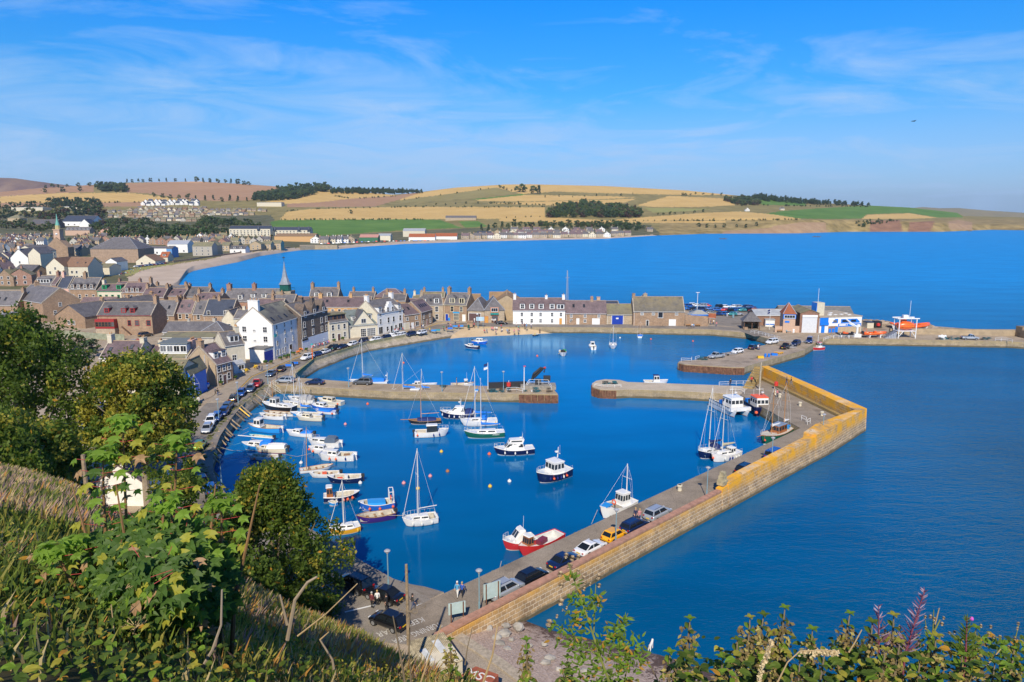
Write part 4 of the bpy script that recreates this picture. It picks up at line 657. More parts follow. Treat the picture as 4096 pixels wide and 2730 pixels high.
# old town behind the front
Z0=2.2
hb('house','cream cottage with a sunlit gable end and tall chimney among the tree tops',384,535,158,1433,1366,9,CRW,PURP,ch=((.03,1.6,1.,1.6,2),(.98,.8,1.,1.6,2)),sky=((.18,.45),(.72,.6)))
hb('house','small plum-roofed cottage joined to the cream cottage with skylights',537,612,162,1430,1384,8,CRW,PURP,sky=((.3,.5),),ch=((.97,1.2,.9,1.2,3),))
o=hb('house','house with a long flat-roofed dormer of four wide white windows',607,737,160,1436,1385,9,PINKW,MOSS,rows=((2.6,1.6,1.2,(.25,),(3,1)),(2.4,1.2,1.6,(.85,),(2,1))),ch=((1.,1.5,1.,2.4,5),)); W_o=o['W']; e_=hz(1436,160)-ZQ
mb=MB(); mb.box(.8,W_o-.5,1.3,8,e_+.9,e_+3.3); mb.k=1; mb.box(.4,W_o-.1,.9,8.4,e_+3.3,e_+3.55); bx=mb.build('dormer',[FRW,M('grey_felt',(.16,.18,.18),.8,.1)],o); [window(bx,(W_o*f,1.28,e_+1.5),0,1.25,1.3,FRW,(2,1)) for f in(.2,.41,.62,.83)]
hb('shed','low barn with ribbed grey roof behind the tree crowns',372,700,143,1497,1440,9,CRW,MOSS,skew=False,cat='barn',rows=((1.,1.,1.2,(.3,.7)),))
o=hb('shed','dark blue boat shed gable behind laid-up dinghies',690,742,146,1500,1440,8,BLUE,MOSS,gf=True,skew=False,cat='boat shed')
hb('house','long low grey-roofed building with a white vent box, behind the flat-dormered house',648,840,206,1330,1287,9,GRYW,SLATE,ch=((.42,.8,.7,.7,1),(1.,.9,.9,1.,3)),skew=False); hb('house','long mossy corrugated roof directly behind the flat-dormered house',640,850,190,1352,1330,9,GRYW,MOSS,skew=False,cat='shed')
o=hb('house','stone house with bright red window frames, red-sided bay and outside stair',392,610,228,1262,1209,10,SANDST,SLATE,ch=((.98,2.,1.1,2.,4),),dorm=((.16,1.3,1.4,.15,'hip'),(.47,1.3,1.4,.15,'hip'),(.63,1.3,1.4,.15,'hip')),rows=((3.2,.9,1.6,(.58,)),(3.2,1.2,1.6,(.72,.93))),fr=FRR); W_o=o['W']
mb=MB(); mb.box(.2,W_o*.36,-2,0,2.4,5.4); mb.k=1; mb.box(.2,W_o*.36,-1.9,0,-.5,2.4); bx=mb.build('bay',[FRR,PALEST],o); [window(bx,(.2+W_o*.36*f,-2.02,3.2),0,.8,1.3,FRB,(1,2)) for f in(.1,.26,.42,.58,.74,.9)]
mb=MB(); [mb.box(W_o*.44+k*.3,W_o*.44+k*.3+.32,-1.2,-.03,0,2.9-k*.28) for k in range(10)]; mb.build('outside_stair',SANDST,o)
A=atD(225,1300,246); A.z=Z0; B=atD(342,1300,241); B.z=Z0
o=house('terrace','long cottage row with white-edged stone gable, running away to the left',A,B,44,hz(1265,244)-Z0,hz(1221,244)-hz(1265,244),SANDST,SLATE,gf=True,rows=((1.,.9,1.2,(.45,.62),(2,2)),),cat='terrace',skew=False,ch=((.3,.9),(.55,.9),(.8,.9)))
hb('house','tan hipped-roof house low at the left edge behind the dark tree',-60,68,214,1283,1248,9,TANW,SLATE,hip=True)
hb('house','long grey roof at the far left with two dark skylights',-90,80,262,1222,1165,10,SANDST,SLATE,sky=((.5,.4),(.65,.4)),ch=((.98,1.),),rows=((2.,.9,1.4,(.5,.65,.8,.93)),)); hb('house','brown stone gable house standing above the white-edged cottage row',70,180,270,1195,1138,13,SANDST,SLATE,skw=-14,ch=((.2,1.2),),gr=((.3,2.4,.9,1.4),(.6,2.4,.9,1.4),(.45,5.4,.9,1.3)),rows=((2.6,.9,1.4,(.25,.6)),(5.4,.9,1.3,(.25,.6))))
hs=[(147,220,1149,1104,REDST,SLATE,'red stone house with a long glazed dormer, leftmost of the three-storey terrace',dict(dorm=((.5,5.,1.3,.35,'flat'),))),(222,243,1140,1105,REDST,PURP,'narrow red stone house with a pointed wallhead between brick-red and pink houses',dict()),(244,290,1152,1106,PINKW,BLSL,'pink rendered house with a dark blue slate roof',dict()),
(291,400,1157,1112,SANDST,SLATE,'sandstone house with four pointed wallhead dormers beside the pink house',dict(dorm=((.14,1.2,1.6,.0,'gable',SANDST),(.36,1.2,1.6,.0,'gable',SANDST),(.6,1.2,1.6,.0,'gable',SANDST),(.83,1.2,1.6,.0,'gable',SANDST)),ch=((.4,2.2,1.2,1.6,4),))),
(402,498,1166,1138,CRW,PURP,'cream house with two bright green dormers',dict(fr=FRG,dorm=((.24,1.6,1.5,.25,'flat'),(.84,1.6,1.5,.25,'flat')))),(500,600,1170,1132,SANDST,PURP,'sandstone row house with three pointed wallhead windows right of the cream house',dict(dorm=((.2,1.2,1.5,0.,'gable',SANDST),(.42,1.2,1.5,0.,'gable',SANDST),(.62,1.2,1.5,0.,'gable',SANDST)),ch=((.98,2.),)))]
for u0,u1,ve,vr,w,r,lab,k in hs:
 n=max(2,int((u1-u0)/24)); fx=[(i+.5)/n for i in range(n)]
 k.setdefault('ch',((.02,1.8,1.,1.6,4),)); hb('house',lab,u0,u1,298-(u0*.01),ve,vr,10,w,r,zg=2.4,rows=((1.,.9,1.5,fx),(4.,.9,1.5,fx)),**k)
hb('house','stone house with plum roof and garden bush, below the four wallhead dormers',322,455,275,1228,1190,9,SANDST,PURP,skew=False)
dk=[(575,665,275,1190,1152,SANDST,'sharp dark roof with one skylight, behind red-framed house chimney'),(667,745,278,1185,1156,SANDST,'grey roof with a small skylight right of the sharp dark roof'),(600,700,250,1262,1203,SANDST,'sandstone house with two pale skylights right of the red-framed house'),(702,772,252,1252,1200,SANDST,'dark roof with one wide skylight in the middle of the old town'),(773,850,250,1258,1203,SANDST,'dark-roofed house with small stone gablet, left of the brown gable'),
(745,838,280,1188,1150,SANDST,'plain slate roof with two end chimneys near the beach end'),(618,742,306,1172,1143,SANDST,'long plum roof nearest the weedy end of the beach'),(470,560,330,1150,1128,REDST,'low plum roof with a row of red pots at the river mouth'),(780,885,258,1206,1172,SANDST,'grey roof with two skylights below the long red pots')]
for u0,u1,D,ve,vr,w,lab in dk: hb('house',lab,u0,u1,D,ve,vr,9.5,w,SLATE if rnd.random()<.6 else PURP,ch=((.03,1.3,1.,1.4,4),(.97,1.3,1.,1.4,4)),sky=((.3,.45),(.7,.5)),rows=((2.,.9,1.5,(.3,.7)),))
hb('house','dark-roofed house with brown gable, above the cream gabled annex',815,930,246,1262,1199,11,SANDST,BLSL,rows=((4.,1.,1.5,(.2,.78)),),dorm=((.9,2.4,1.6,.0,'gable',SANDST),),ch=((.4,1.3),))
hb('house','cream gabled annex with satellite dish left of the tall white house',888,945,218,1281,1238,9,CRW,SLATE,gf=True,rows=((4.,.9,1.2,(.5,)),)); hb('house','cream wing with dark windows joining annex to the tall white house',935,1000,214,1275,1240,8,CRW,SLATE,rows=((1.4,1.2,1.4,(.3,.75)),(4.2,.9,1.2,(.35,))),ch=((.4,1.,.8,.8,2),))
hb('house','little lean-to with blue-grey flashed roof, left of the cream annex',800,895,204,1330,1286,8,GRYW,SLATE,hip=True)
o=hb('house','large red sandstone house with big chimneys and grey dormer box, left of the town steeple',900,1118,272,1207,1157,10,REDST,SLATE,zg=2.2,rows=((4.8,1.,1.7,(.54,.72)),),ch=((.02,1.9,1.6,2.,6),(.5,2.,1.4,1.8,5)),dorm=((.30,1.4,1.5,.15,'hip'),(.52,1.4,1.2,.3,'flat'),(.72,1.4,1.2,.3,'flat'),(.92,1.4,1.2,.3,'flat')))
c=atD(1150,1300,246); o=empty('steeple',(c.x,c.y,Z0)); T(o,'square stone steeple with a dark green lantern and silver spire','steeple'); h1=hz(1164,246)-Z0
mb=MB(); mb.box(-2.6,2.6,-2.6,2.6,0,h1); mb.build('tower',brick('pale_ashlar',(.48,.40,.28),(.34,.29,.21),(.30,.26,.2),.7,.4,.04,0),o); GL=M('dark_green_paint',(.01,.10,.075),.5,.1)
mb=MB(); [mb.tube([(x,y,h1),(x,y,h1+.9)],.05,4) for x in(-2.5,-1.2,0,1.2,2.5) for y in(-2.5,2.5)]; [mb.box(-2.55,2.55,y-.05,y+.05,h1+.8,h1+.9) for y in(-2.5,2.5)]; mb.build('railing',GL,o); mb=MB(); mb.rev((0,0,h1),[(2.0,0),(2.0,2.3)],8); mb.build('lantern',GL,o)
mb=MB(); mb.rev((0,0,h1+2.3),[(2.3,0),(1.6,.9),(1.0,2.6),(.45,5.2),(.02,8.2)],8); sp=mb.build('spire',M('silver_lead',(.33,.35,.36),.4,.1,metal=.3),o); mb=MB(); mb.tube([(0,0,h1+10.3),(0,0,h1+12.2)],.06,5); mb.cbox((0,0,h1+11.6),(.9,.06,.3)); mb.build('weather_vane',DARK,sp)
hb('house','grey house with two hipped dormers against the sea, right of the steeple',1240,1356,284,1196,1152,9,SANDST,SLATE,dorm=((.27,1.6,1.7,.12,'hip'),(.70,1.6,1.7,.12,'hip')),ch=((.03,1.9,1.2,1.8,4),(.98,2.1,1.,1.6,3)))
n=[(i+.5)/8 for i in range(8)]
hb('terrace','long ochre terrace under one plum slate roof behind the waterfront hotels',1178,1482,248,1229,1190,9,OCHW,PURP,zg=2.2,rows=((4.4,.9,1.4,(.42,.51,.60,.68,.78,.88)),),ch=((.32,1.2,1.3,1.6,5),(.72,1.,1.,1.,3)),cat='terrace',sky=((.12,.55),(.42,.55),(.7,.55)))
hb('house','low grey roof squeezed under the steeple, left of the ochre terrace',1060,1180,238,1215,1180,8,SANDST,SLATE,ch=((.2,1.,.9,1.,2),(.5,1.,.9,1.,2)),pots=2); hb('house','plum roof slope behind the tall white house chimney',1020,1130,222,1238,1198,9,SANDST,PURP,ch=((.55,1.1),))
for u0,u1,D,ve,vr,lab,hp_,rf in((1395,1500,286,1198,1169,'low slate roof with two tall chimneys, left of the plum hipped roof',False,SLATE),(1500,1622,288,1190,1155,'broad plum hipped roof standing against the sea',True,PURP),(1530,1625,262,1205,1178,'slate roof with a row of chimneys behind the crow-stepped hotel',False,SLATE),(1600,1700,270,1212,1196,'small sandstone house with a tall single chimney against the sea',False,PURP),(1650,1690,290,1205,1182,'cream gable with a chimney left of the pale grey house',False,MOSS),(1680,1780,284,1190,1170,'brown mossy roof showing behind the pale grey house',False,MOSS)):
 hb('house',lab,u0,u1,D,ve,vr,9,CRW if 'cream' in lab else SANDST,rf,hip=hp_,ch=() if hp_ else ((.15,1.7,.9,1.2,3),(.9,1.7,.9,1.2,3)),rows=((3.6,.9,1.3,(.3,.7)),))
# middle town: landmark blocks
def tb(name,lab,uL,uR,vb,dep,eave,rise,wall,roof,skw=0.,**k):
 D=land_D((uL+uR)/2,vb); A=atD(uL,vb,D); B=atD(uR,vb,D+skw); z=min(A.z,B.z); A.z=B.z=z; return house(name,lab,A,B,dep,eave,rise,wall,roof,skew=False,pipe=False,**k)
tb('house','cream flats with one tall gable and red-brown roof, left of its twin',190,262,1122,24,8.5,5.,CRW,TILE,gf=True,rows=((1.,1.2,1.5,(.2,.75)),(4,1.2,1.5,(.2,.75)),(6.6,1.,1.4,(.5,))),cat='flats'); tb('house','cream flats with red-brown roof and skylights, the right-hand of twin gables',264,356,1120,16,8.,5.4,CRW,TILE,rows=((1.,1.2,1.5,(.1,.3,.5,.7,.9)),(4,1.2,1.5,(.1,.3,.5))),sky=((.45,.4),(.8,.4)),cat='flats')
tb('house','yellow-cream boxy house with dark glazed side beside the river car park',374,440,1105,14,5.6,2.,CRW,MOSS,rows=((1.,1.4,1.4,(.3,.6)),)); tb('house','white gabled house among brown roofs near the river mouth',318,372,1084,12,5.5,3.4,WHW,MOSS,gf=True,rows=((3.,1.2,1.2,(.5,)),)); tb('house','white and grey house with two balconies beside the river car park',425,470,1086,14,6.5,2.5,WHW,SLATE,gf=True,rows=((1.,1.2,1.4,(.3,.7)),(3.8,1.2,1.4,(.3,.7))))
tb('hotel','large cream hotel with rows of small windows, left of the church spire',150,232,1070,20,13,4.,CRW,SLATE,skw=16,rows=[(1.+2.9*i,1.1,1.5,[.1,.3,.5,.7,.9]) for i in range(4)],cat='hotel'); tb('house','white crow-gabled house in front of the large cream hotel',48,118,1082,16,9.,6.,WHW,SLATE,gf=True,rows=((5.,1.,1.4,(.5,)),),ch=((.05,2.),)); tb('house','tall plain cream gable end just right of the white crow-gabled house',120,168,1085,14,12.,4.,CRW,SLATE,gf=True); tb('house','small brown-gabled cottage with grey roof below the cream hotel',52,128,1120,12,5.,4.,SANDST,SLATE,skw=-4)
tb('hall','very large brown stone hall with a hipped slate roof in mid town',366,556,1052,26,11,9,brick('pinkish_rubble',(.46,.32,.22),(.38,.26,.18),(.4,.3,.22),.9,.4,.03,0),SLATE,hip=True,cat='hall')
tb('house','white building with grey roof, left one of the pair by the promenade',590,668,1020,14,6.,1.5,WHW,SLATE,rows=((1.2,1.6,1.6,(.2,.5,.8)),)); tb('house','white building with wide pale roof on the promenade',672,752,1012,16,8.5,3.6,WHW,LEAD,rows=((1.,1.4,1.6,(.2,.5,.8)),)); tb('house','blue-sided guest house facing the beach',668,690,1032,12,8.,2.,M('blue_render',(.12,.30,.58),.8,.05),SLATE,rows=((1.,.9,1.4,(.3,.7)),(4.,.9,1.4,(.3,.7)))); tb('cottage','cream cottage with an orange tiled roof and dormers near the promenade',640,672,1048,10,3.6,4.2,CRW,REDT,dorm=((.5,2.,1.4,.2,'flat'),),cat='cottage'); tb('bungalow','cream pavilion with broad pale gable beside the promenade lawn',545,622,1062,16,3.2,4.6,CRW,TILE,gf=True,rows=((.8,1.4,1.4,(.3,.7)),),cat='pavilion')
tb('house','grey harled block of flats with pitched roof at the start of the beach',772,850,1025,12,9.,3.4,GRYW,MOSS,rows=((1.,1.1,1.4,(.2,.5,.8)),(4.,1.1,1.4,(.2,.5,.8)),(6.6,1.,1.2,(.2,.5,.8))),cat='flats'); tb('house','tan flats with a tall gable beside the beach wall',820,868,1022,14,9.,4.2,TANW,MOSS,gf=True,rows=((1.,1.2,1.5,(.3,.7)),(4.,1.2,1.5,(.3,.7))),cat='flats')
for i,(a,b2,v,hgt) in enumerate(((885,918,1006,6),(920,955,1004,6),(1000,1045,1002,6.4),(1048,1084,1000,6),(1086,1124,998,6.6))): tb('house','tan terrace house facing the beach, '+('furthest left of the five','second from the left of the five','middle one, with a pointed gable','second from the right of the five','furthest right, by the harbour-side lawn')[i],a,b2,v,12,hgt,3.2,TANW,MOSS,gf=(i==2),rows=((1.,1.1,1.4,(.3,.7)),(3.6,1.1,1.4,(.3,.7))),grp='tan terrace houses by the beach')
tb('house','white mansard house with two dormers standing forward on the beach road',920,982,1013,12,4.,3.,WHW,SLATE,dorm=((.3,1.6,1.4,.1,'flat'),(.7,1.6,1.4,.1,'flat')),rows=((1.,1.4,1.3,(.3,.7)),))
o=tb('flats','long cream flats with dark blue turreted roofs at the foot of the green hillside',918,1082,945,18,11,4.5,CRW,BLSL,rows=[(1.+3*i,1.8,1.8,[j/12+.04 for j in range(12)]) for i in range(3)],cat='flats'); o2=tb('flats','second long cream block with turrets, right of the first turreted flats',1088,1240,947,18,10,4.5,CRW,BLSL,rows=[(1.+3*i,1.8,1.8,[j/11+.04 for j in range(11)]) for i in range(3)],cat='flats')
for q,f in((o,.72),(o2,.08),(o2,.72),(o2,.98)):
 mb=MB(); mb.rev((q['W']*f,0,11),[(2.6,-2),(2.6,0),(.05,5.5)],8); mb.build('turret',BLSL,q)
tb('hall','wide ochre leisure hall with a tan roof beside the caravan park',1098,1258,967,30,7,3.5,OCHW,TANR,cat='hall'); tb('shed','dark green shed with red roof on the beach front',1438,1512,967,18,6,4.,M('dark_green_clad',(.04,.16,.08),.6,.1),M('pink_roof',(.5,.25,.2),.7,.1),cat='shed'); tb('hall','grey-roofed pale hall right of the green shed',1512,1562,962,18,7,3.,CRW,GREYR,cat='hall')
tb('hall','broad grey-roofed swimming pool hall behind the orange-roofed row',1612,1700,948,24,10,4.,CREAM,GREYR,cat='hall'); tb('hall','long orange-roofed white pavilion on the far beach',1635,1740,962,18,5,5.,WHW,REDT,cat='pavilion'); tb('hall','second long orange-roofed white pavilion to its right',1742,1828,959,18,5,5.,WHW,REDT,cat='pavilion'); tb('hall','dark navy box building on the far beach',1908,1966,942,14,7,.3,BLSL,BLSL,flat=True,cat='hall'); tb('barn','stone farm steading with long grey roofs above the green field',1782,1905,882,20,6,5.,PALEST,SLATE,cat='farm'); tb('warehouse','long pale warehouse below the dark wood on the hill',1028,1126,827,30,12,1.,CRW,BLSL,cat='warehouse')
tb('school','modern school with dark navy roofs and white gables among trees',250,372,905,40,9,12,WHW,BLSL,cat='school',rows=((2,3,2,(.2,.4,.6,.8)),)); tb('school','white gabled school wing in front of navy roofs',318,362,911,25,6,10,WHW,BLSL,gf=True,cat='school'); tb('house','dark stone church hall with grey roof left of the school',120,222,915,30,9,8,DKST,SLATE,cat='church hall'); tb('depot','long pale flat-roofed depot on the hill at far left',46,172,845,40,10,1.,CREAM,GREYR,cat='depot'); tb('depot','second pale flat depot right of the brown copper trees',250,335,842,40,10,1.,CREAM,GREYR,cat='depot'); tb('house','brown hipped-roof villa on the lawn at far left',32,82,890,22,9,7,TANW,MOSS,hip=True,cat='villa')
tb('terrace','terrace with white rooftop dormers and salmon gable below the school',262,360,943,14,8,5,SALW,SLATE,dorm=[(i/6+.08,2.2,1.6,.2,'flat') for i in range(6)],cat='terrace'); tb('house','pink gabled house among park trees right of the rooftop terrace',392,442,938,16,6,5,PINKW,MOSS,gf=True)
D=land_D(245,1030); c=atD(245,1035,D); o=empty('church',(c.x,c.y,c.z-4)); T(o,'brown stone church tower with slender green spire and clock in the middle of town','church'); k=D/2800*1.02
mb=MB(); mb.box(-42*k,42*k,-20*k,20*k,0,62*k); mb.add([(-42*k,-20*k,62*k),(42*k,-20*k,62*k),(0,-20*k,100*k),(-42*k,20*k,62*k),(42*k,20*k,62*k),(0,20*k,100*k)],[(0,1,2),(5,4,3),(0,2,5,3),(1,4,5,2)]); mb.build('nave',SANDST,o); mb=MB(); mb.box(-12*k,12*k,-12*k,12*k,40*k,128*k); mb.box(-14*k,14*k,-14*k,14*k,128*k,131*k); tw=mb.build('tower',SALW,o); mb=MB(); mb.rev((0,-12.2*k,112*k),[(.01,-.3),(4*k,-.1),(4*k,.1),(.01,.3)],10); mb.cbox((0,-12.4*k,112*k),(7*k,.2,7*k)); mb.build('clock_face',WHITE,tw)
mb=MB(); mb.rev((0,0,131*k),[(9*k,0),(9*k,14*k)],8); mb.build('belfry',M('pale_belfry',(.5,.42,.2),.8,.1),o); mb=MB(); mb.rev((0,0,145*k),[(8*k,0),(3.5*k,18*k),(.2,44*k)],8); mb.build('spire',M('copper_green',(.16,.42,.34),.7,.15),o)
# rows of small houses, one object each
rh=random.Random(11)
def proto(W,D,e,r,wall,roof,wn,gf):
 ps=[]; mb=MB()
 S=[[(x,0,-3),(x,0,e),(x,D/2,e+r),(x,D,e),(x,D,-3)] for x in(-W/2,W/2)] if not gf else [[(-W/2,y,-3),(-W/2,y,e),(0,y,e+r),(W/2,y,e),(W/2,y,-3)] for y in(0,D)]
 mb.loft(S); ps.append(('wall',mb.mesh('wall',wall),None)); mb=MB(); o=.3
 if not gf: sl=r/(D/2); [mb.add([(-W/2-o,ys,e-o*sl+.08),(W/2+o,ys,e-o*sl+.08),(W/2+o,D/2,e+r+.1),(-W/2-o,D/2,e+r+.1)],[(0,1,2,3)]) for ys in(-o,D+o)]
 else: sl=r/(W/2); [mb.add([(xs,-o,e-o*sl+.08),(xs,D+o,e-o*sl+.08),(0,D+o,e+r+.1),(0,-o,e+r+.1)],[(0,1,2,3)]) for xs in(-W/2-o,W/2+o)]
 ps.append(('roof',mb.mesh('roof',roof),None))
 mb=MB()
 for x in((-W/2+.6,W/2-.6) if not gf else (0,)): mb.box(x-.5,x+.5,D/2-.7,D/2+.7,e+r-.6,e+r+1.3); mb.rev((x,D/2-.3,e+r+1.3),[(.15,0),(.13,.5)],5); mb.rev((x,D/2+.3,e+r+1.3),[(.15,0),(.13,.5)],5)
 ps.append(('chimney',mb.mesh('chimney',POT if rh.random()<.4 else wall),'roof'))
 for x in wn:
  mb=MB(); [mb.box(x*W-.75,x*W+.75,-.06,.02,z,z+1.7) for z in((1.0,3.9) if e>5 else (.9,))]; mw=mb.mesh('window',FRW); mb=MB(); [mb.box(x*W-.58,x*W+.58,-.1,-.03,z+.15,z+1.55) for z in((1.0,3.9) if e>5 else (.9,))]; ps.append(('window',mw,None)); ps.append(('pane',mb.mesh('pane',PANE),'window'))
 return ps
def place(ps,loc,rz,lab,grp,cat='house',name='town_house',sc=1.):
 r=empty(name,loc,rz); T(r,lab,cat,grp); last={}
 for nm,me,par in ps: o=inst(me,nm,last[par] if par else r); last[nm]=o
 return r
PR_=[]
for w,wn_ in((SANDST,'sandstone'),(CRW,'cream'),(TANW,'tan'),(WHW,'white'),(GRYW,'grey harled'),(SANDST,'sandstone'),(REDST,'reddish stone')):
 for rf,rn in((SLATE,'grey'),(PURP,'plum'),(MOSS,'mossy')):
  gf=rh.random()<.35; Wd=rh.uniform(7.5,11.5); PR_.append((proto(Wd,rh.uniform(7.5,9),rh.uniform(5.,6.6),rh.uniform(3.2,4.4),w,rf,(-.3,.0,.3) if not gf else (-.2,.2),gf),wn_,rn,gf,Wd))
ORD=['leftmost','second from the left','third from the left','fourth from the left','fifth from the left','sixth from the left','seventh from the left','eighth from the left','ninth from the left','tenth from the left','eleventh from the left','twelfth from the left','thirteenth from the left','fourteenth from the left','fifteenth from the left','sixteenth from the left','seventeenth from the left','eighteenth from the left','nineteenth from the left','twentieth from the left','twenty-first from the left','twenty-second from the left','twenty-third from the left','twenty-fourth from the left','twenty-fifth from the left','twenty-sixth from the left','twenty-seventh from the left','twenty-eighth from the left','twenty-ninth from the left','thirtieth from the left']+['%s from the left'%q for q in('thirty-first','thirty-second','thirty-third','thirty-fourth','thirty-fifth','thirty-sixth')]
SKIP=[(185,360,1030,1125),(372,470,1060,1108),(140,235,985,1075),(45,170,1030,1085),(50,130,1085,1122),(366,560,985,1056),(585,755,985,1035),(540,625,1035,1065),(218,275,940,1040),(640,690,1030,1050),(770,870,985,1028)]
TOWNROWS=[('the river mouth row',1140,1146,-40,150),('the row below the cream hotel',1118,1108,-60,44),('the row behind the twin gables',1096,1088,-60,42),('the row left of the cream hotel',1066,1058,-60,44),('the row before the stone hall',1072,1060,236,366),
('the row under the spire base',1040,1036,-60,366),('the row beneath the green spire',1054,1050,-60,366),('the row left of the twin gables',1106,1098,-60,44),('the short row above the spire clock',1021,1012,260,600),('the row over the stone hall roof',1003,999,-50,800),('the row by the terrace chimneys',988,984,-60,640),('the row at spire clock level',1030,1022,-60,640),('the row behind the stone hall',1012,1002,-60,770),('the row above the stone hall',996,990,-50,900),('the chimney row below the school',980,976,-60,930),('the row below the park trees',966,965,-60,420),('the row behind the promenade',988,980,640,1085),('the row beside the tree belt',966,962,800,930)]
for desc,v0,v1,u0,u1 in TOWNROWS:
 u=u0; row=[]
 while u<u1:
  v=v0+(v1-v0)*(u-u0)/(u1-u0)+rh.uniform(-4,4); D=land_D(u,v); p=PR_[rh.randrange(len(PR_))]; wpx=(p[4] if not p[3] else p[4]*.85)*2800/D
  if not any(a-wpx/2<u<b+wpx/2 and c<v<d for a,b,c,d in SKIP): row.append((u,v,p))
  u+=wpx*rh.uniform(.92,1.1)
 for i,(u,v,p) in enumerate(row): place(p[0],landpt(u,v),rh.uniform(-.35,.35),'%s %s-roofed house, %s in %s'%(p[1],p[2],ORD[i],desc),'small houses packed through the old town')
ES=[]
for w,wn_ in((CRW,'cream'),(TANW,'tan'),(SANDST,'brown'),(GRYW,'grey')):
 for rf,rn in((MOSS,'brown'),(TILE,'russet'),(SLATE,'grey')): gf=rh.random()<.4; ES.append((proto(11,9,4.6,3.8,w,rf,(-.2,.2),gf),wn_,rn))
for desc,v0,v1,u0,u1,st in(('the lowest hillside estate row',888,884,545,830,20),('the second hillside estate row',872,870,440,800,21),('the third hillside estate row',862,862,500,1010,20),('the fourth hillside estate row',853,855,430,980,20),('the fifth hillside estate row',845,847,520,1060,21),('the top hillside estate row',838,840,560,830,20)):
 u=u0; i=0
 while u<u1 and i<30: p=ES[rh.randrange(12)]; place(p[0],landpt(u,v0+(v1-v0)*(u-u0)/(u1-u0)+rh.uniform(-2,2)),rh.uniform(-.6,.6),'%s %s-roofed house, %s in %s'%(p[1],p[2],ORD[i],desc),'houses of the hillside estate',name='estate_house'); u+=st*rh.uniform(.85,1.2); i+=1
NW_=[proto(12,10,6,6,WHW,BLSL,(-.2,.2),g) for g in(True,False,True)]
for j,(v,u0,u1) in enumerate(((822,565,800),(813,580,800))):
 for i in range(12): u=u0+(u1-u0)*(i+rh.uniform(.1,.5))/12; place(NW_[i%3],landpt(u,v+rh.uniform(-2,2)),rh.uniform(-.3,.3),'new white navy-roofed house, %s in the %s row below the ploughed field'%(ORD[i],('lower','upper')[j]),'new white houses below the ploughed field',name='estate_house')
VL=[(proto(13,10,5.5,4,w,r,(-.3,0,.3),g),wn_,rn) for w,wn_ in((WHW,'white'),(CRW,'cream'),(PALEST,'stone'),(TANW,'tan')) for r,rn,g in((SLATE,'grey',False),(MOSS,'brown',True),(PURP,'plum',False))]
for desc,pts,st in(('the far beach-front row',((1860,956),(2420,949),(2530,942)),25),('the row behind the far beach',((1960,942),(2420,938)),31),('the caravan-side row on the bay',((1262,975),(1430,972)),27),('the upper village row below the wood',((2060,928),(2480,930)),44)):
 u=pts[0][0]; i=0
 while u<pts[-1][0] and i<30: p=VL[rh.randrange(12)]; place(p[0],landpt(u,interp(pts,u)+rh.uniform(-1.5,1.5)),rh.uniform(-.25,.25),'%s %s-roofed house, %s in %s'%(p[1],p[2],ORD[i],desc),'village houses across the bay',name='village_house'); u+=st*rh.uniform(.9,1.3); i+=1
place(VL[1][0],landpt(2990,846),.1,'white clubhouse with pale roof on the green headland','houses on the headland',name='clubhouse'); place(VL[3][0],landpt(3130,842),.1,'long cream building right of the clubhouse on the green headland','houses on the headland',name='clubhouse',cat='clubhouse'); place(VL[6][0],landpt(2600,928),.2,'pink-stone house alone at the foot of the cliffs','houses on the headland',name='village_house')
mb=MB(); pts=[landpt(u,v) for u,v in((1199,985),(1354,994),(1350,998),(1260,997),(1199,998))]; mb.prism([(p.x,p.y) for p in pts],-1,5.); T(mb.build('beach_breakwater',brick('tan_concrete',(.50,.38,.23),(.44,.33,.2),(.36,.27,.18),8,1.2,.03,0)),'tan concrete breakwater block jutting from the far beach','breakwater')
mb=MB(); L=[landpt(u,v) for u,v in((690,1050),(770,1040),(850,1028),(950,1015),(1040,1003),(1160,992))]; mb.loft([[(p.x,p.y,p.z-1),(p.x,p.y,p.z+1.3),(p.x+.5,p.y+.5,p.z+1.3),(p.x+.5,p.y+.5,p.z-1)] for p in L]); T(mb.build('promenade_wall',SANDST),'long low sea wall along the town beach promenade','wall')
# boats
def paint(c,rough=.3): return M('paint_%d_%d_%d'%tuple(int(x*255) for x in c),c,rough,.04,.8,coat=.3)
HW=paint((.80,.79,.75)); HCr=paint((.74,.66,.48)); HN=paint((.006,.012,.065)); HB=paint((.02,.13,.55)); HLB=paint((.03,.30,.72)); HK=paint((.02,.02,.022)); HR=paint((.55,.03,.03)); HG=paint((.01,.12,.075)); HP=paint((.05,.02,.18)); HY=paint((.80,.40,.02)); HO=paint((.88,.14,.02)); AF=paint((.22,.05,.04),.7); TEAK=M('teak',(.36,.20,.09),.6,.2,5.); VARN=M('varnished_wood',(.34,.12,.04),.3,.15,3.); CANB=M('blue_canvas',(.01,.20,.72),.8,.1,3.); CANG=M('grey_canvas',(.36,.36,.36),.85,.1,3.); CANR=M('red_canvas',(.4,.06,.05),.85,.1,3.); CANN=M('navy_canvas',(.012,.03,.14),.8,.1,3.); ALU=M('mast_alloy',(.66,.66,.64),.4,.04,2.); SPR=M('spar_varnish',(.45,.22,.08),.4,.1,2.); FEN={'o':M('orange_fender',(.85,.14,.05),.5,.03),'w':M('white_fender',(.78,.77,.72),.5,.03),'n':M('navy_fender',(.015,.03,.2),.5,.03),'y':M('yellow_fender',(.8,.5,.05),.5,.03)}; GLS=M('boat_glass',(.03,.04,.05),.06,0.,2.)
CM={'w':HW,'c':HCr,'n':HN,'b':HB,'l':HLB,'k':HK,'r':HR,'g':HG,'p':HP,'y':HY,'o':HO}
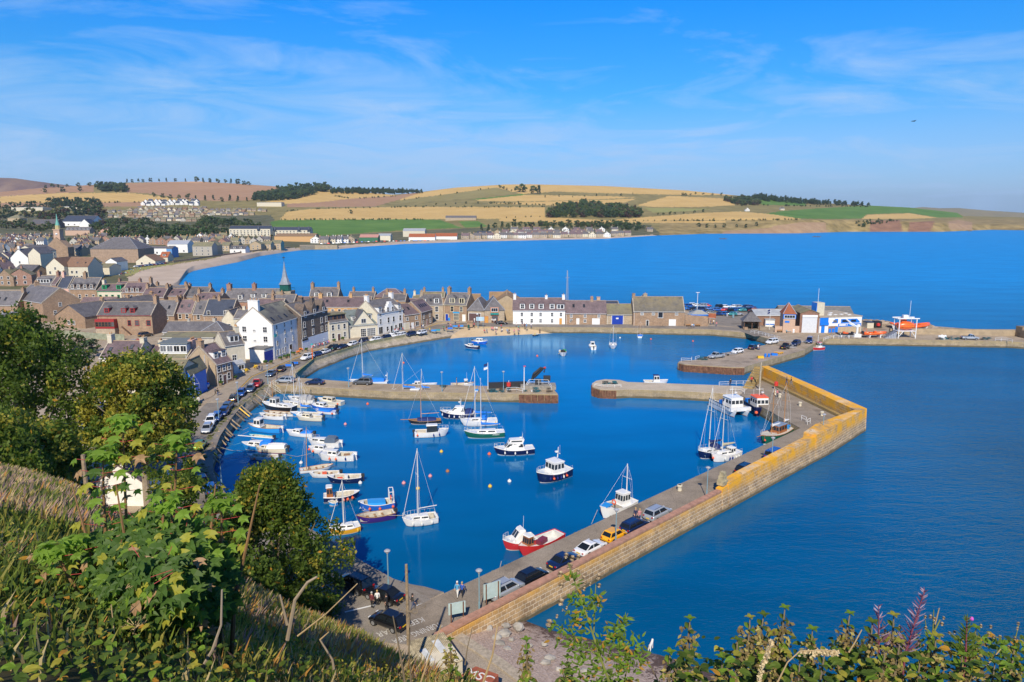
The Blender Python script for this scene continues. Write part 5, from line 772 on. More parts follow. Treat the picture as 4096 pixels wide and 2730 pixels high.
def hull(L,B,fb,stern=.75,full=.5,sheer=.45,flare=.8,pointed=False):
 N=15; rr=[];
 for i in range(N):
  s=i/(N-1); x=-L/2+s*L
  if s<full: h=(math.sin(math.pi/2*s/full)*.9+.1 if pointed else stern+(1-stern)*math.sin(math.pi/2*s/full))
  else: h=max(.02,math.cos(math.pi/2*((s-full)/(1-full))**1.25))**.85
  h*=B/2; zs=fb*(1+sheer*max(0,(s-.35)/.65)**2+ .10*max(0,.3-s)/.3); k=.35+.0*s; xw=x-(.09*L*max(0,(s-.8)/.2)**1.5);
  f=1-(1-flare)*min(1,max(0,(s-.3)/.5)); wl=h*(.93*f+.0)
  rr.append([(x,h,zs),(xw*.25+x*.75,h*.985,zs*.62),(xw,wl,.13),(xw,wl*.97,.05),(xw,wl*.6,-.25),(xw,0,-.4),(xw,-wl*.6,-.25),(xw,-wl*.97,.05),(xw,-wl,.13),(xw*.25+x*.75,-h*.985,zs*.62),(x,-h,zs)])
 return rr
def at_hull(rr,s):
 i=min(len(rr)-1,max(0,s*(len(rr)-1))); a=int(min(i,len(rr)-2)); f=i-a; return [tuple(p*(1-f)+q*f for p,q in zip(u,v)) for u,v in zip(rr[a],rr[a+1])]
def frus(x0,x1,w0,w1,z0,z1,fx=.0,rx=.0,tw=.8):
 """cabin block: rakes in by fx at the front and rx at the back, tw = roof width ratio"""
 b=[(x0,-w0/2,z0),(x1,-w1/2,z0),(x1,w1/2,z0),(x0,w0/2,z0)]; t=[(x0+rx,-w0*tw/2,z1),(x1-fx,-w1*tw/2,z1),(x1-fx,w1*tw/2,z1),(x0+rx,w0*tw/2,z1)]
 return b,t
def boat(lab,a,b,B,fb=.8,hullc='w',band='w',kind='open',grp='boats moored in the harbour',z=0.,cat='boat',name='boat',**k):
 """a = bow, b = stern (points at the waterline)"""
 d=Vector((a.x-b.x,a.y-b.y,0)); L=k.get('L') or d.length*1.06; c=(a+b)/2; rz=math.atan2(d.y,d.x); root=empty(name,(c.x,c.y,z),rz); T(root,lab,cat,grp)
 rr=hull(L,B,fb,k.get('stern',.75),k.get('full',.5),k.get('sheer',.45),k.get('flare',.8),k.get('pointed',False)); mb=MB(); CMh=CM[hullc]
 mb.loft(rr,False,False,False,mats=[0,0,1,2,2,2,2,1,0,0]); mb.k=0; r0=rr[0]; mb.add(r0,[tuple(range(len(r0)))]); mb.k=0; hu=mb.build('hull',[CMh,CM[band],CM[k['bot']] if 'bot' in k else AF],root,smooth=False)
 for p in hu.data.polygons: p.use_smooth=len(p.vertices)==4
 mb=MB(); rl=[Vector(r[0])+Vector((0,0,.02)) for r in rr]; rp=[Vector(r[-1])+Vector((0,0,.02)) for r in rr]; mb.tube(rl,.05,5); mb.tube(rp,.05,5); mb.tube([rl[0],rp[0]],.05,5); mb.build('gunwale',k.get('rail',HW),root)
 op=k.get('open'); # cockpit (s0,s1) with sunken sole
 DK=k.get('deck',HW); mb=MB(); s0,s1=op if op else (0,0)
 def strip(sa,sb,dz,w=1.,n=7,zabs=None):
  A=[];Bq=[]
  for i in range(n):
   h=at_hull(rr,sa+(sb-sa)*i/(n-1)); z_=h[0][2]+dz if zabs is None else zabs; A.append((h[0][0],h[0][1]*w,z_)); Bq.append((h[0][0],-h[0][1]*w,z_))
  return A,Bq
 if op:
  if s0>.01: A,Bq=strip(0,s0,-.03); mb.loft([A,Bq],False,False,False)
  if s1<.99: A,Bq=strip(s1,1,-.03); mb.loft([A,Bq],False,False,False)
  mb.k=1; zz=min(fb*.35,.3); A,Bq=strip(s0,s1,0,.86,7,zz); mb.loft([A,Bq],False,False,False)
  A2,B2=strip(s0,s1,-.04,.93); mb.loft([A,A2],False,False,False); mb.loft([Bq,B2],False,False,False); mb.loft([[A[0],Bq[0]],[A2[0],B2[0]]],False,False,False); mb.loft([[A[-1],Bq[-1]],[A2[-1],B2[-1]]],False,False,False); mb.k=0; A3,B3=strip(s0,s1,-.02,1.); mb.loft([A2,A3],False,False,False); mb.loft([B2,B3],False,False,False)
 else: A,Bq=strip(0,1,-.03); mb.loft([A,Bq],False,False,False)
 dk=mb.build('deck',[DK,k.get('sole',M('boat_inside',(.50,.46,.38),.7,.15,2.))],root)
 X=lambda s:-L/2+s*L
 def block(nm,s0,s1,w0,w1,z0,z1,fx,rx,tw,mat,win=None,par=root,roofmat=None,wm=None):
  b_,t_=frus(X(s0),X(s1),w0*B,w1*B,z0,z1,fx,rx,tw); mb=MB(); mb.loft([b_,t_]); o=mb.build(nm,mat,par)
  if roofmat: mb=MB(); e=.12; mb.loft([[(p[0]+(e if p[0]>X((s0+s1)/2) else -e),p[1]*1.1,z1+.005) for p in t_],[(p[0],p[1],z1+.11) for p in t_]]); mb.build('roof',roofmat,o)
  if win: # (z fractions, side count, front?)
   za,zb,n,fr=win; g=wm or GLS
   for sgn in(-1,1):
    for i in range(n):
     f0=(i+.12)/n; f1=(i+.88)/n; q=[]
     for f,zf in((f0,za),(f1,za),(f1,zb),(f0,zb)):
      lo=Vector(b_[0] if sgn<0 else b_[3]).lerp(Vector(b_[1] if sgn<0 else b_[2]),f); hi=Vector(t_[0] if sgn<0 else t_[3]).lerp(Vector(t_[1] if sgn<0 else t_[2]),f); p=lo.lerp(hi,zf); q.append((p.x,p.y+sgn*.012,p.z))
     mb=MB(); mb.quad(*q); mb.build('window',g,o)
   if fr:
    for i in range(fr):
     q=[]
     for f,zf in(((i+.08)/fr,za),((i+.92)/fr,za),((i+.92)/fr,zb),((i+.08)/fr,zb)):
      lo=Vector(b_[1]).lerp(Vector(b_[2]),f); hi=Vector(t_[1]).lerp(Vector(t_[2]),f); p=lo.lerp(hi,zf); q.append((p.x+.012,p.y,p.z))
     mb=MB(); mb.quad(*q); mb.build('windscreen' ,g,o)
    q=[]
    for f,zf in((.15,za),(.85,za),(.85,zb),(.15,zb)):
     lo=Vector(b_[0]).lerp(Vector(b_[3]),f); hi=Vector(t_[0]).lerp(Vector(t_[3]),f); p=lo.lerp(hi,zf); q.append((p.x-.012,p.y,p.z))
    mb=MB(); mb.quad(*q); mb.build('window',g,o)
  return o
 zd=fb
 if 'cuddy' in k: # low forward cabin (s0,s1,height)
  s0,s1,h=k['cuddy']; block('cabin',s0,s1,.72,.38,zd-.1,zd+h,.45,.05,.78,k.get('cabc',HW),(.40,.8,2,2))
 if 'house' in k: # wheelhouse (s0,s1,height[,mat,roofmat,nside])
  hs=k['house']; s0,s1,h=hs[:3]; block('wheelhouse',s0,s1,hs[6] if len(hs)>6 else .6,(hs[6] if len(hs)>6 else .6)*.92,zd-.45,zd+h,.28,.05,.9,hs[3] if len(hs)>3 and hs[3] else HW,(.52,.88,hs[5] if len(hs)>5 else 2,3),roofmat=hs[4] if len(hs)>4 and hs[4] else HW)
 if 'coach' in k: # yacht coachroof
  s0,s1,h=k['coach']; block('coachroof',s0,s1,.6,.34,zd-.06,zd+h,.5,.1,.8,k.get('cabc',HW),(.35,.75,2,0))
 if 'super' in k: # motor-yacht saloon with flybridge
  s0,s1,h=k['super']; o=block('saloon',s0,s1,.74,.5,zd-.1,zd+h,1.2,.3,.82,HW,(.42,.85,3,2))
  if k.get('fly'): block('flybridge',s0+.03,s1-.16,.58,.5,zd+h+.01,zd+h+.55,.3,-.2,.9,HW,(.3,.7,1,1),par=o)
 if 'canopy' in k: # canvas cover (s0,s1,h,mat)
  s0,s1,h,mt=k['canopy'];
  h0=at_hull(rr,s0);h1=at_hull(rr,s1); n=5; R_=[]
  for i in range(n):
   s=s0+(s1-s0)*i/(n-1); hh=at_hull(rr,s); e=h*(.75 if i in(0,n-1) else 1.); w=hh[0][1]*.96; zz=hh[0][2]; R_.append([(X(s),w,zz),(X(s),w*.75,zz+e*.75),(X(s),0,zz+e),(X(s),-w*.75,zz+e*.75),(X(s),-w,zz)])
  MB().loft(R_,False,True,True).build('canopy',mt,root)
 if 'dodger' in k:
  s,h,mt=k['dodger']; R_=[[(X(s)+x,.32*B*w,zd+.25),(X(s)+x,.28*B*w,zd+.25+h*.85),(X(s)+x,0,zd+.25+h),(X(s)+x,-.28*B*w,zd+.25+h*.85),(X(s)+x,-.32*B*w,zd+.25)] for x,w in((0,1.),(.6,.98),(1.0,.75))]; MB().loft(R_,False,True,True).build('sprayhood',mt,root)
 for mi,ms in enumerate(k.get('masts',())): # (s, height, mat, boom len, cover mat, rake)
  s,h,mt=ms[:3]; x=X(s); zb=zd+.2; ra=ms[5] if len(ms)>5 else 0.; mb=MB(); mb.tube([(x,0,zb-.3),(x-ra,0,zb+h)],[.085,.055],6); mo=mb.build('mast',mt,root)
  if ms[3]:
   bl=ms[3]; zb2=zb+1.15; mb=MB(); mb.tube([(x-.1,0,zb2),(x-bl,0,zb2+.1)],.06,6); bo=mb.build('boom',mt,mo)
   if ms[4]: mb=MB(); mb.tube([(x-.05,0,zb2+.75),(x-.1,0,zb2+.3),(x-bl*.45,0,zb2+.22),(x-bl*.95,0,zb2+.18)],[.1,.24,.20,.10],7); mb.build('sail_cover',ms[4],bo)
  if h>4:
   mb=MB(); hm=zb+h*.62; mb.tube([(x,-.9,hm),(x,.9,hm)],.03,4); mb.build('spreader',mt,mo); mb=MB()
   tp_=(x-ra,0,zb+h*.985); hb_=at_hull(rr,s); mb.tube([tp_,(X(.985),0,at_hull(rr,.985)[0][2])],.035 if ms[0]>.4 and k.get('furl',1) else .012,4); mb.tube([tp_,(X(.01),0,zd)],.012,4)
   for sg in(-1,1): mb.tube([tp_,(x,.9*sg,hm),(x-.1,hb_[0][1]*.95*sg,zd)],.012,4)
   mb.build('rigging',k.get('rig',HW),mo)
 if k.get('out'): # outboard motor
  mb=MB(); x=-L/2-.18; mb.cbox((x,0,fb*.8+.35),(.5,.36,.5)); mb.tube([(x,0,fb*.8+.1),(x-.15,0,-.3)],.10,5); mb.cbox((x-.2,0,-.05),(.5,.06,.1)); mb.build('outboard_motor',DARK if k['out']==1 else HW,root)
 sdc=1 if (-math.sin(rz)*-c.x+math.cos(rz)*-c.y)>0 else -1
 for f in k.get('fend',()): # (s, side, colour)
  s,sd_,cl=f[0],sdc,f[2]; h=at_hull(rr,s); p=Vector(h[0]); r=.20 if cl=='o' else .14; mb=MB(); mb.ball((p.x,sd_*(p.y+.12),p.z*.55),r,7,1. if cl=='o' else 1.9); mb.tube([(p.x,sd_*(p.y+.05),p.z*.62),(p.x,sd_*p.y,p.z)],.02,4); mb.build('fender',FEN[cl],root)
 for s in k.get('thw',()): h=at_hull(rr,s); mb=MB(); mb.box(X(s)-.14,X(s)+.14,-h[0][1]*.95,h[0][1]*.95,fb*.62,fb*.62+.05); mb.build('thwart',TEAK,root)
 if k.get('pulpit'):
  mb=MB(); q=[];
  for s in(.72,.82,.92,.99): h=at_hull(rr,s); q.append(Vector(h[0])*1.); mb.tube([h[0],(h[0][0],h[0][1],h[0][2]+.6)],.022,4); mb.tube([h[-1],(h[-1][0],h[-1][1],h[-1][2]+.6)],.022,4)
  up=Vector((0,0,.6)); mb.tube([p+up for p in q]+[Vector((p.x,-p.y,p.z))+up for p in reversed(q)],.022,4); mb.build('pulpit',ALU,root)
 if k.get('rails'):
  mb=MB();
  for sg in(0,-1):
   q=[Vector(at_hull(rr,s)[sg]) for s in(.02,.15,.3,.45,.6,.72)]; [mb.tube([p,p+Vector((0,0,.6))],.015,4) for p in q]; mb.tube([p+Vector((0,0,.6)) for p in q],.012,4)
  mb.build('guard_rail',ALU,root)
 if k.get('radar'): s,h=k['radar']; mb=MB(); mb.tube([(X(s),0,zd+h-.9),(X(s)-.15,0,zd+h+.8)],[.10,.05],5); mb.cbox((X(s),0,zd+h-.1),(.08,1.3,.06)); mb.rev((X(s)+.15,0,zd+h),[(.01,0),(.3,.03),(.3,.18),(.01,.25)],9); mb.tube([(X(s),.55,zd+h-.1),(X(s),.55,zd+h+1.3)],.015,4); mb.build('radar_mast',HW,root)
 if k.get('ring'): s,y,zz=k['ring']; mb=MB(); q=[(X(s)+.0,y+.33*math.cos(i*.785),zz+.33*math.sin(i*.785)) for i in range(9)]; mb.tube(q,.09,6,False); mb.build('life_ring',FEN['o'],root)
 if k.get('gear'):
  for s,y,zz,sz,mt in k['gear']: mb=MB(); mb.cbox((X(s),y*B/2,zz),sz,.2); mb.build('gear_box',mt,root)
 if k.get('txt'): tx,s,zz,sz,tm,sgn=k['txt']; sgn=sdc; h=at_hull(rr,s); lettering(tx,hu,(h[0][0],sgn*(h[1][1]*1.0+.06),zz),0 if sgn<0 else math.pi,sz,tm,tilt=math.pi/2-.12)
 if k.get('spar'): mb=MB(); x0,x1,zz=k['spar']; mb.tube([(X(x0),.2,zz),(X(x1),-.1,zz+.25)],.08,6); mb.build('lowered_mast',HW,root)
 if k.get('bowsprit'): mb=MB(); mb.tube([(X(.93),0,fb*1.4),(X(1.)+1.5,0,fb*1.5)],.06,5); mb.build('bowsprit',SPR,root)
 if k.get('frame'): mb=MB(); s=k['frame']; q=B*.36; [mb.tube([(X(s)+dx,y,fb*.8),(X(s)+dx,y,fb+1.7)],.05,5) for dx in(0,.6) for y in(-q,q)]; [mb.tube([(X(s)+dx,-q,fb+1.7),(X(s)+dx,q,fb+1.7)],.05,5) for dx in(0,.6)]; [mb.tube([(X(s),y,fb+1.7),(X(s)+.6,y,fb+1.7)],.05,5) for y in(-q,q)]; mb.build('stern_gantry',HW,root)
 if k.get('aerial'): mb=MB(); s,h=k['aerial']; mb.tube([(X(s),.3,zd+.6),(X(s)-.1,.3,zd+h)],.02,4); mb.build('aerial',HW,root)
 return root
def bt(lab,tl,x0,y0,x1,y1,B,*a,**k): return boat(lab,P(tl,x0,y0,0),P(tl,x1,y1,0),B,*a,**k)
G1='boats moored in rows by the west wall'; G2='boats on moorings mid harbour'; G3='boats lying along the outer pier'; G4='boats in the inner harbour'
bt('white motor cruiser with red stripe and grey canopy, furthest back by the steps','a',1300,585,1590,612,2.4,.8,'w','r',grp=G1,canopy=(.08,.5,1.1,CANG),cuddy=(.48,.85,.55),out=1,bot='r')
bt('cream half-decked boat with rounded cuddy, furthest right of the back moorings','a',1640,600,1905,632,2.1,.75,'c','c',grp=G1,cuddy=(.35,.82,.8),open=(.05,.36),fend=((.1,-1,'o'),),cabc=HCr)
bt('cream sloop with tall bare white mast, between the red-striped cruiser and black wheelhouse boat','a',1240,632,1522,660,2.2,.7,'c','w',grp=G1,coach=(.35,.75,.4),open=(.05,.34),masts=((.55,8.6,ALU,0,None),(.25,4.6,ALU,0,None)),deck=HCr)
bt('black-hulled boat with white topsides, arched wheelhouse and brown mast','a',1010,665,1350,705,2.8,1.05,'k','w',grp=G1,house=(.5,.72,1.5,None,CANG,2,.55),coach=(.1,.5,.5),masts=((.66,5.2,SPR,0,None),))
bt('royal blue boat with white cuddy and orange float, behind the blue-covered dinghy','a',1555,665,1830,695,2.2,.8,'b','w',grp=G1,cuddy=(.42,.8,.75),open=(.05,.4),out=1)
bt('low white dinghy with blue sheet covers and two orange fenders','a',1605,715,1840,735,1.9,.6,'w','w',grp=G1,canopy=(.25,.8,.3,CANB),fend=((.55,-1,'o'),(.12,-1,'o')),out=1,rail=HB)
bt('light blue and white half-decked sailing boat with blue furled sail','a',1325,755,1660,765,2.0,.65,'l','w',grp=G1,open=(.1,.6),masts=((.65,7.6,ALU,2.4,CANB),),coach=(.6,.82,.3))
bt('cream cabin boat with dark outboard, in front of the light blue sailing boat','a',1392,795,1680,808,2.0,.75,'c','c',grp=G1,cuddy=(.45,.8,.6),open=(.05,.44),out=1,cabc=HCr)
bt('long low varnished and white boat lying behind the white open boat','a',1020,735,1352,755,1.9,.55,'w','w',grp=G1,open=(.1,.85),thw=(.3,.5,.7),rail=TEAK,deck=TEAK)
bt('white open boat with dark foredeck opening, leftmost against the planked wall','a',975,778,1245,795,2.0,.75,'w','w',grp=G1,open=(.08,.82),thw=(.25,.5,.72),fend=((.8,-1,'n'),),out=2)
bt('bright sky-blue fishing boat with a square white wheelhouse forward','a',850,915,1208,943,2.4,.95,'l','l',grp=G1,house=(.58,.80,1.5,None,None,2,.66),open=(.08,.56),rail=TEAK,out=2)
bt('white cuddy boat with deep blue side cover, right of the sky-blue fishing boat','a',1282,968,1575,992,2.0,.7,'w','w',grp=G1,cuddy=(.45,.78,.6),open=(.05,.44),canopy=(.04,.40,.4,CANB),out=1)
bt('blue and white motor sailer with its mast lowered along the deck','a',778,1130,1110,1140,2.3,.9,'l','w',grp=G1,cuddy=(.35,.82,.65),spar=(-.05,1.12,2.2),canopy=(.04,.36,.9,CANB),rail=HW)
bt('turquoise dinghy half hidden behind the lowered mast','a',855,1010,1115,1032,1.7,.55,'l','w',grp=G1,open=(.1,.85),out=1,rail=paint((.03,.42,.5)))
bt('pale yellow cabin cruiser under a pale canvas cover','a',920,1155,1272,1168,2.3,.85,'c','r',grp=G1,cuddy=(.5,.82,.4),canopy=(.04,.56,.8,HW),out=1,cabc=HCr,deck=HCr,bot='r')
bt('small white open boat with black outboard, nearest the treetop','a',835,1245,1180,1256,1.9,.65,'w','w',grp=G1,open=(.08,.84),thw=(.3,.55,.75),out=1,fend=((.7,-1,'o'),))
bt('white cruiser with big clear-fronted canopy and dark blue line','a',1530,1085,1880,1108,2.4,.9,'w','n',grp=G1,cuddy=(.38,.9,.6),canopy=(.12,.42,1.2,M('smoke_canopy',(.10,.14,.2),.2,0.)),out=2,pulpit=1)
bt('small white cabin boat with orange bow fenders, tucked behind the white sports boat','a',1535,1165,1805,1178,2.0,.75,'w','w',grp=G1,cuddy=(.35,.8,.65),fend=((.96,-1,'o'),(.75,-1,'o')))
bt('white sports fishing boat with two red fenders and wicker-coloured seat','a',1640,1250,2040,1256,2.5,1.,'w','w',grp=G1,cuddy=(.45,.75,.7),open=(.08,.42),fend=((.62,-1,'o'),(.45,-1,'o'),(.2,-1,'n')),out=2,bot='l',gear=((.2,.2,.9,(1.,.8,.4),TEAK),))
bt('long white sailing skiff with brown mast beside the treetop','a',1795,1350,1435,1402,1.8,.5,'w','w',grp=G1,open=(.1,.85),thw=(.3,.5,.7),masts=((.2,6.8,SPR,0,None,-.3),),rail=SPR,furl=0)
bt('small white open boat with an orange life ring inside','a',1540,1450,1872,1440,1.8,.6,'w','w',grp=G1,open=(.06,.86),thw=(.3,.7),out=1,gear=((.5,0.,.62,(.7,.8,.2),FEN['o']),))
bt('navy speedboat with white script lettering and grey inside','a',1745,1508,2120,1498,2.2,.8,'n','n',grp=G1,open=(.06,.80),out=1,gear=((.45,0,.8,(.5,.7,.7),HW),(.62,.1,.62,(.8,.6,.2),FEN['o'])),rail=HW)
bt('navy and white angling boat with a varnished wheelhouse at its left end','c',1810,408,1425,445,2.4,.8,'n','w',grp=G1,house=(.08,.28,1.4,VARN,HW,2,.6),open=(.3,.85),fend=((.55,-1,'o'),(.66,-1,'o'),(.8,-1,'o')),rail=HW)
bt('royal blue open fishing boat lettered A 13, with stern gantry and orange floats','c',1822,550,2205,512,2.5,.95,'b','w',grp=G1,open=(.06,.85),frame=.02,ring=(.1,.4,1.7),fend=((.7,-1,'o'),(.42,-1,'o'),(.05,-1,'o')),canopy=(.25,.75,.35,HLB),txt=('A 13',.90,.62,.42,FRW,1))
bt('purple clinker rowing boat with brown thwarts and black outboard','c',1800,694,2205,625,2.1,.8,'p','p',grp=G1,open=(.05,.92),thw=(.3,.5,.7),out=1,rail=TEAK)
bt('yellow-sided white sloop with tall mast, half hidden by the tree','c',1480,828,1808,768,2.2,.75,'y','w',grp=G1,coach=(.2,.75,.4),masts=((.5,6.2,ALU,0,None),),fend=((.1,-1,'y'),))
bt('little white and blue tender between the wheelhouse boat and purple rowing boat','c',1470,500,1560,480,1.3,.5,'l','w',grp=G1,open=(.08,.85))
bt('white sloop alone at mid water with bare mast and pulpit rails','d',42,722,410,668,2.5,.8,'w','w',grp=G2,coach=(.25,.78,.42),open=(.06,.25),masts=((.55,9.6,ALU,2.6,None,.1),),pulpit=1,rails=1,fend=((.75,-1,'w'),(.5,-1,'w'),(.2,-1,'w')),cat='sailing boat',name='sailing_boat')
bt('red and white pilothouse cruiser beside the scarlet fishing boat','d',1185,998,1520,925,2.6,.95,'r','w',grp=G3,super=(.3,.78,1.5),open=(.05,.3),pulpit=1,aerial=(.4,3.2),fend=((.2,1,'o'),))
bt('scarlet open fishing boat with varnished wheelhouse, pressed against the outer pier','d',1365,1075,1810,885,2.6,1.,'r','r',grp=G3,house=(.72,.86,1.3,VARN,HW,2,.5),open=(.04,.7),gear=((.42,-.2,.75,(1.5,.8,.5),M('maroon_box',(.2,.03,.06),.6,.1)),),rail=HR,sole=M('white_hold',(.66,.66,.62),.7,.1))
bt('navy and white trawler yacht with blue and red fenders, nearest the harbour middle','b',1855,1522,2190,1425,3.2,1.25,'n','w',grp=G2,house=(.28,.62,1.7,None,None,3,.8),pulpit=1,radar=(.35,3.0),fend=((.75,-1,'n'),(.66,-1,'o'),(.56,-1,'n'),(.45,-1,'n'),(.36,-1,'w'),(.25,-1,'o')),cat='motor yacht',name='motor_yacht',rails=1)
bt('white and navy flybridge motor cruiser left of the trawler yacht','b',1370,1195,1795,1172,2.9,.95,'n','w',grp=G2,super=(.25,.8,1.2),fly=1,pulpit=1,fend=((.75,-1,'w'),(.5,-1,'w'),(.2,-1,'w')),bot='w',cat='motor yacht',name='motor_yacht',radar=(.3,1.8))
bt('green and white sloop lettered ERISKAY with blue boom cover','b',1030,1000,1460,985,2.7,.95,'g','w',grp=G2,coach=(.2,.7,.5),masts=((.58,10.2,ALU,3.6,CANB),),pulpit=1,rails=1,txt=('ERISKAY',.22,.74,.36,FRW,1),bot='w',cat='sailing boat',name='sailing_boat',rig=CANB)
bt('white sloop with blue sail cover and blue sprayhood, behind the green one','b',985,862,1380,848,2.7,.95,'w','w',grp=G2,coach=(.25,.75,.5),masts=((.6,10.8,ALU,3.4,CANB),),dodger=(.28,.8,CANB),pulpit=1,rails=1,fend=((.05,-1,'y'),),cat='sailing boat',name='sailing_boat')
bt('navy and white motor yacht with portholes and hanging white fenders','b',755,770,1120,778,2.9,1.05,'n','w',grp=G2,super=(.25,.72,1.4),pulpit=1,fend=((.92,-1,'w'),(.7,-1,'w'),(.55,-1,'w'),(.4,-1,'w')),canopy=(.04,.25,1.,CANN),coach=(.6,.86,.5),radar=(.4,2.2),cat='motor yacht',name='motor_yacht')
bt('white hardtop fishing boat with black outboards pointing left','b',830,975,465,990,2.5,.95,'w','w',grp=G2,house=(.35,.7,1.2,GLS,HW,2,.62),open=(.05,.33),out=1,fend=((.08,1,'o'),(.55,1,'n'),(.72,1,'n')),pulpit=1,aerial=(.4,2.6))
bt('black gaff sailing boat with blue canvas cover and wooden spars','b',388,846,740,832,2.1,.65,'k','w',grp=G2,canopy=(.15,.72,.6,CANN),masts=((.6,8.,SPR,3.6,None),),bowsprit=1,rail=TEAK,deck=TEAK,cat='sailing boat',name='sailing_boat',furl=0)
bt('navy motor sailer with two masts and blue sail covers, alongside the stone jetty','b',205,552,590,560,2.9,1.15,'n','w',grp=G2,coach=(.3,.8,.5),house=(.22,.5,1.1,None,None,3,.62),masts=((.68,9.2,ALU,3.,CANB),(.16,5.6,ALU,1.9,CANB)),pulpit=1,cat='sailing boat',name='sailing_boat')
bt('blue and tan fishing boat with orange bow lettering, alongside the jetty','b',1068,572,1482,578,2.7,1.0,'b','w',grp=G2,house=(.72,.84,1.3,None,HLB,1,.5),open=(.06,.7),rail=SPR,deck=SPR,gear=((.3,.1,1.,(.9,.8,.4),TEAK),(.12,0,1.,(.6,.7,.6),DARK)),txt=('CY70',.88,.78,.5,YEL,1),cat='fishing boat',name='fishing_boat')
bt('small navy and white creel boat with white wheelhouse, under the jetty head','b',1702,582,1985,576,2.2,.85,'n','n',grp=G2,house=(.55,.75,1.4,None,None,2,.62),open=(.06,.53),cat='fishing boat',name='fishing_boat')
bt('white fishing boat with forward wheelhouse and man aboard, behind the jetty','b',1122,432,872,436,2.3,.95,'w','w',grp=G4,house=(.58,.76,1.1,None,None,2,.6),open=(.06,.56),rail=TEAK,aerial=(.7,2.8),cat='fishing boat',name='fishing_boat')
bt('small low white cabin boat behind the jetty, by the two-masted motor sailer','b',700,425,432,428,2.,.7,'w','w',grp=G4,cuddy=(.1,.4,.8),fend=((.3,-1,'o'),))
bt('sailing boat under bright blue covers with tall white mast, behind the jetty cars','j',1720,1385,2130,1392,2.5,.75,'w','w',grp=G4,masts=((.64,10.4,ALU,2.4,CANB,-.1),),canopy=(.08,.45,.9,CANB),coach=(.45,.7,.4),radar=(.02,1.4),cat='sailing boat',name='sailing_boat')
bt('dark blue launch with white cabin, near the sandy end of the inner harbour','g',990,936,835,922,2.3,.8,'b','b',grp=G4,cuddy=(.3,.75,1.),open=(.05,.3),fend=((.5,-1,'w'),),pulpit=1,out=1)
bt('navy and white cuddy boat with a stick aerial, left of the dark blue launch','g',742,972,892,990,2.0,.7,'n','w',grp=G4,cuddy=(.45,.8,.8),open=(.05,.44),out=1,aerial=(.7,2.4))
bt('white boat with green net heap and black engine box, seen end-on','g',1868,1082,1845,1030,2.3,.85,'w','w',grp=G4,open=(.1,.6),gear=((.2,.5,1.1,(.9,1.,.5),M('green_net',(.02,.3,.13),.9,.2)),(.5,0,1.1,(.8,1.1,.8),BLACK)),fend=((.6,1,'w'),(.6,-1,'w')),L=5.6,aerial=(.6,2.))
bt('white cabin boat with black outboard seen from astern','g',2180,960,2210,1005,2.2,.85,'w','w',grp=G4,house=(.45,.7,1.2,None,None,1,.62),open=(.05,.44),out=1,L=5.6)
bt('black inflatable with yellow bags by the harbour sand','g',1512,842,1568,830,1.4,.4,'k','k',grp=G4,open=(.08,.85),gear=((.5,0,.45,(.8,.7,.3),M('yellow_bag',(.6,.5,.05),.7,.1)),))
bt('white sloop with blue mainsail cover seen end-on, in the inner harbour','h',148,1002,145,940,2.4,.8,'w','w',grp=G4,coach=(.3,.7,.4),masts=((.55,6.,ALU,2.4,CANB),),L=6.2,rails=1,cat='sailing boat',name='sailing_boat')
bt('tiny white and blue sailing dinghy with brown mast, below the museum wall','h',458,838,454,868,1.9,.5,'w','w',grp=G4,canopy=(.2,.8,.25,CANB),masts=((.6,4.8,SPR,0,None),),L=4.2,cat='sailing boat',name='sailing_boat',furl=0)
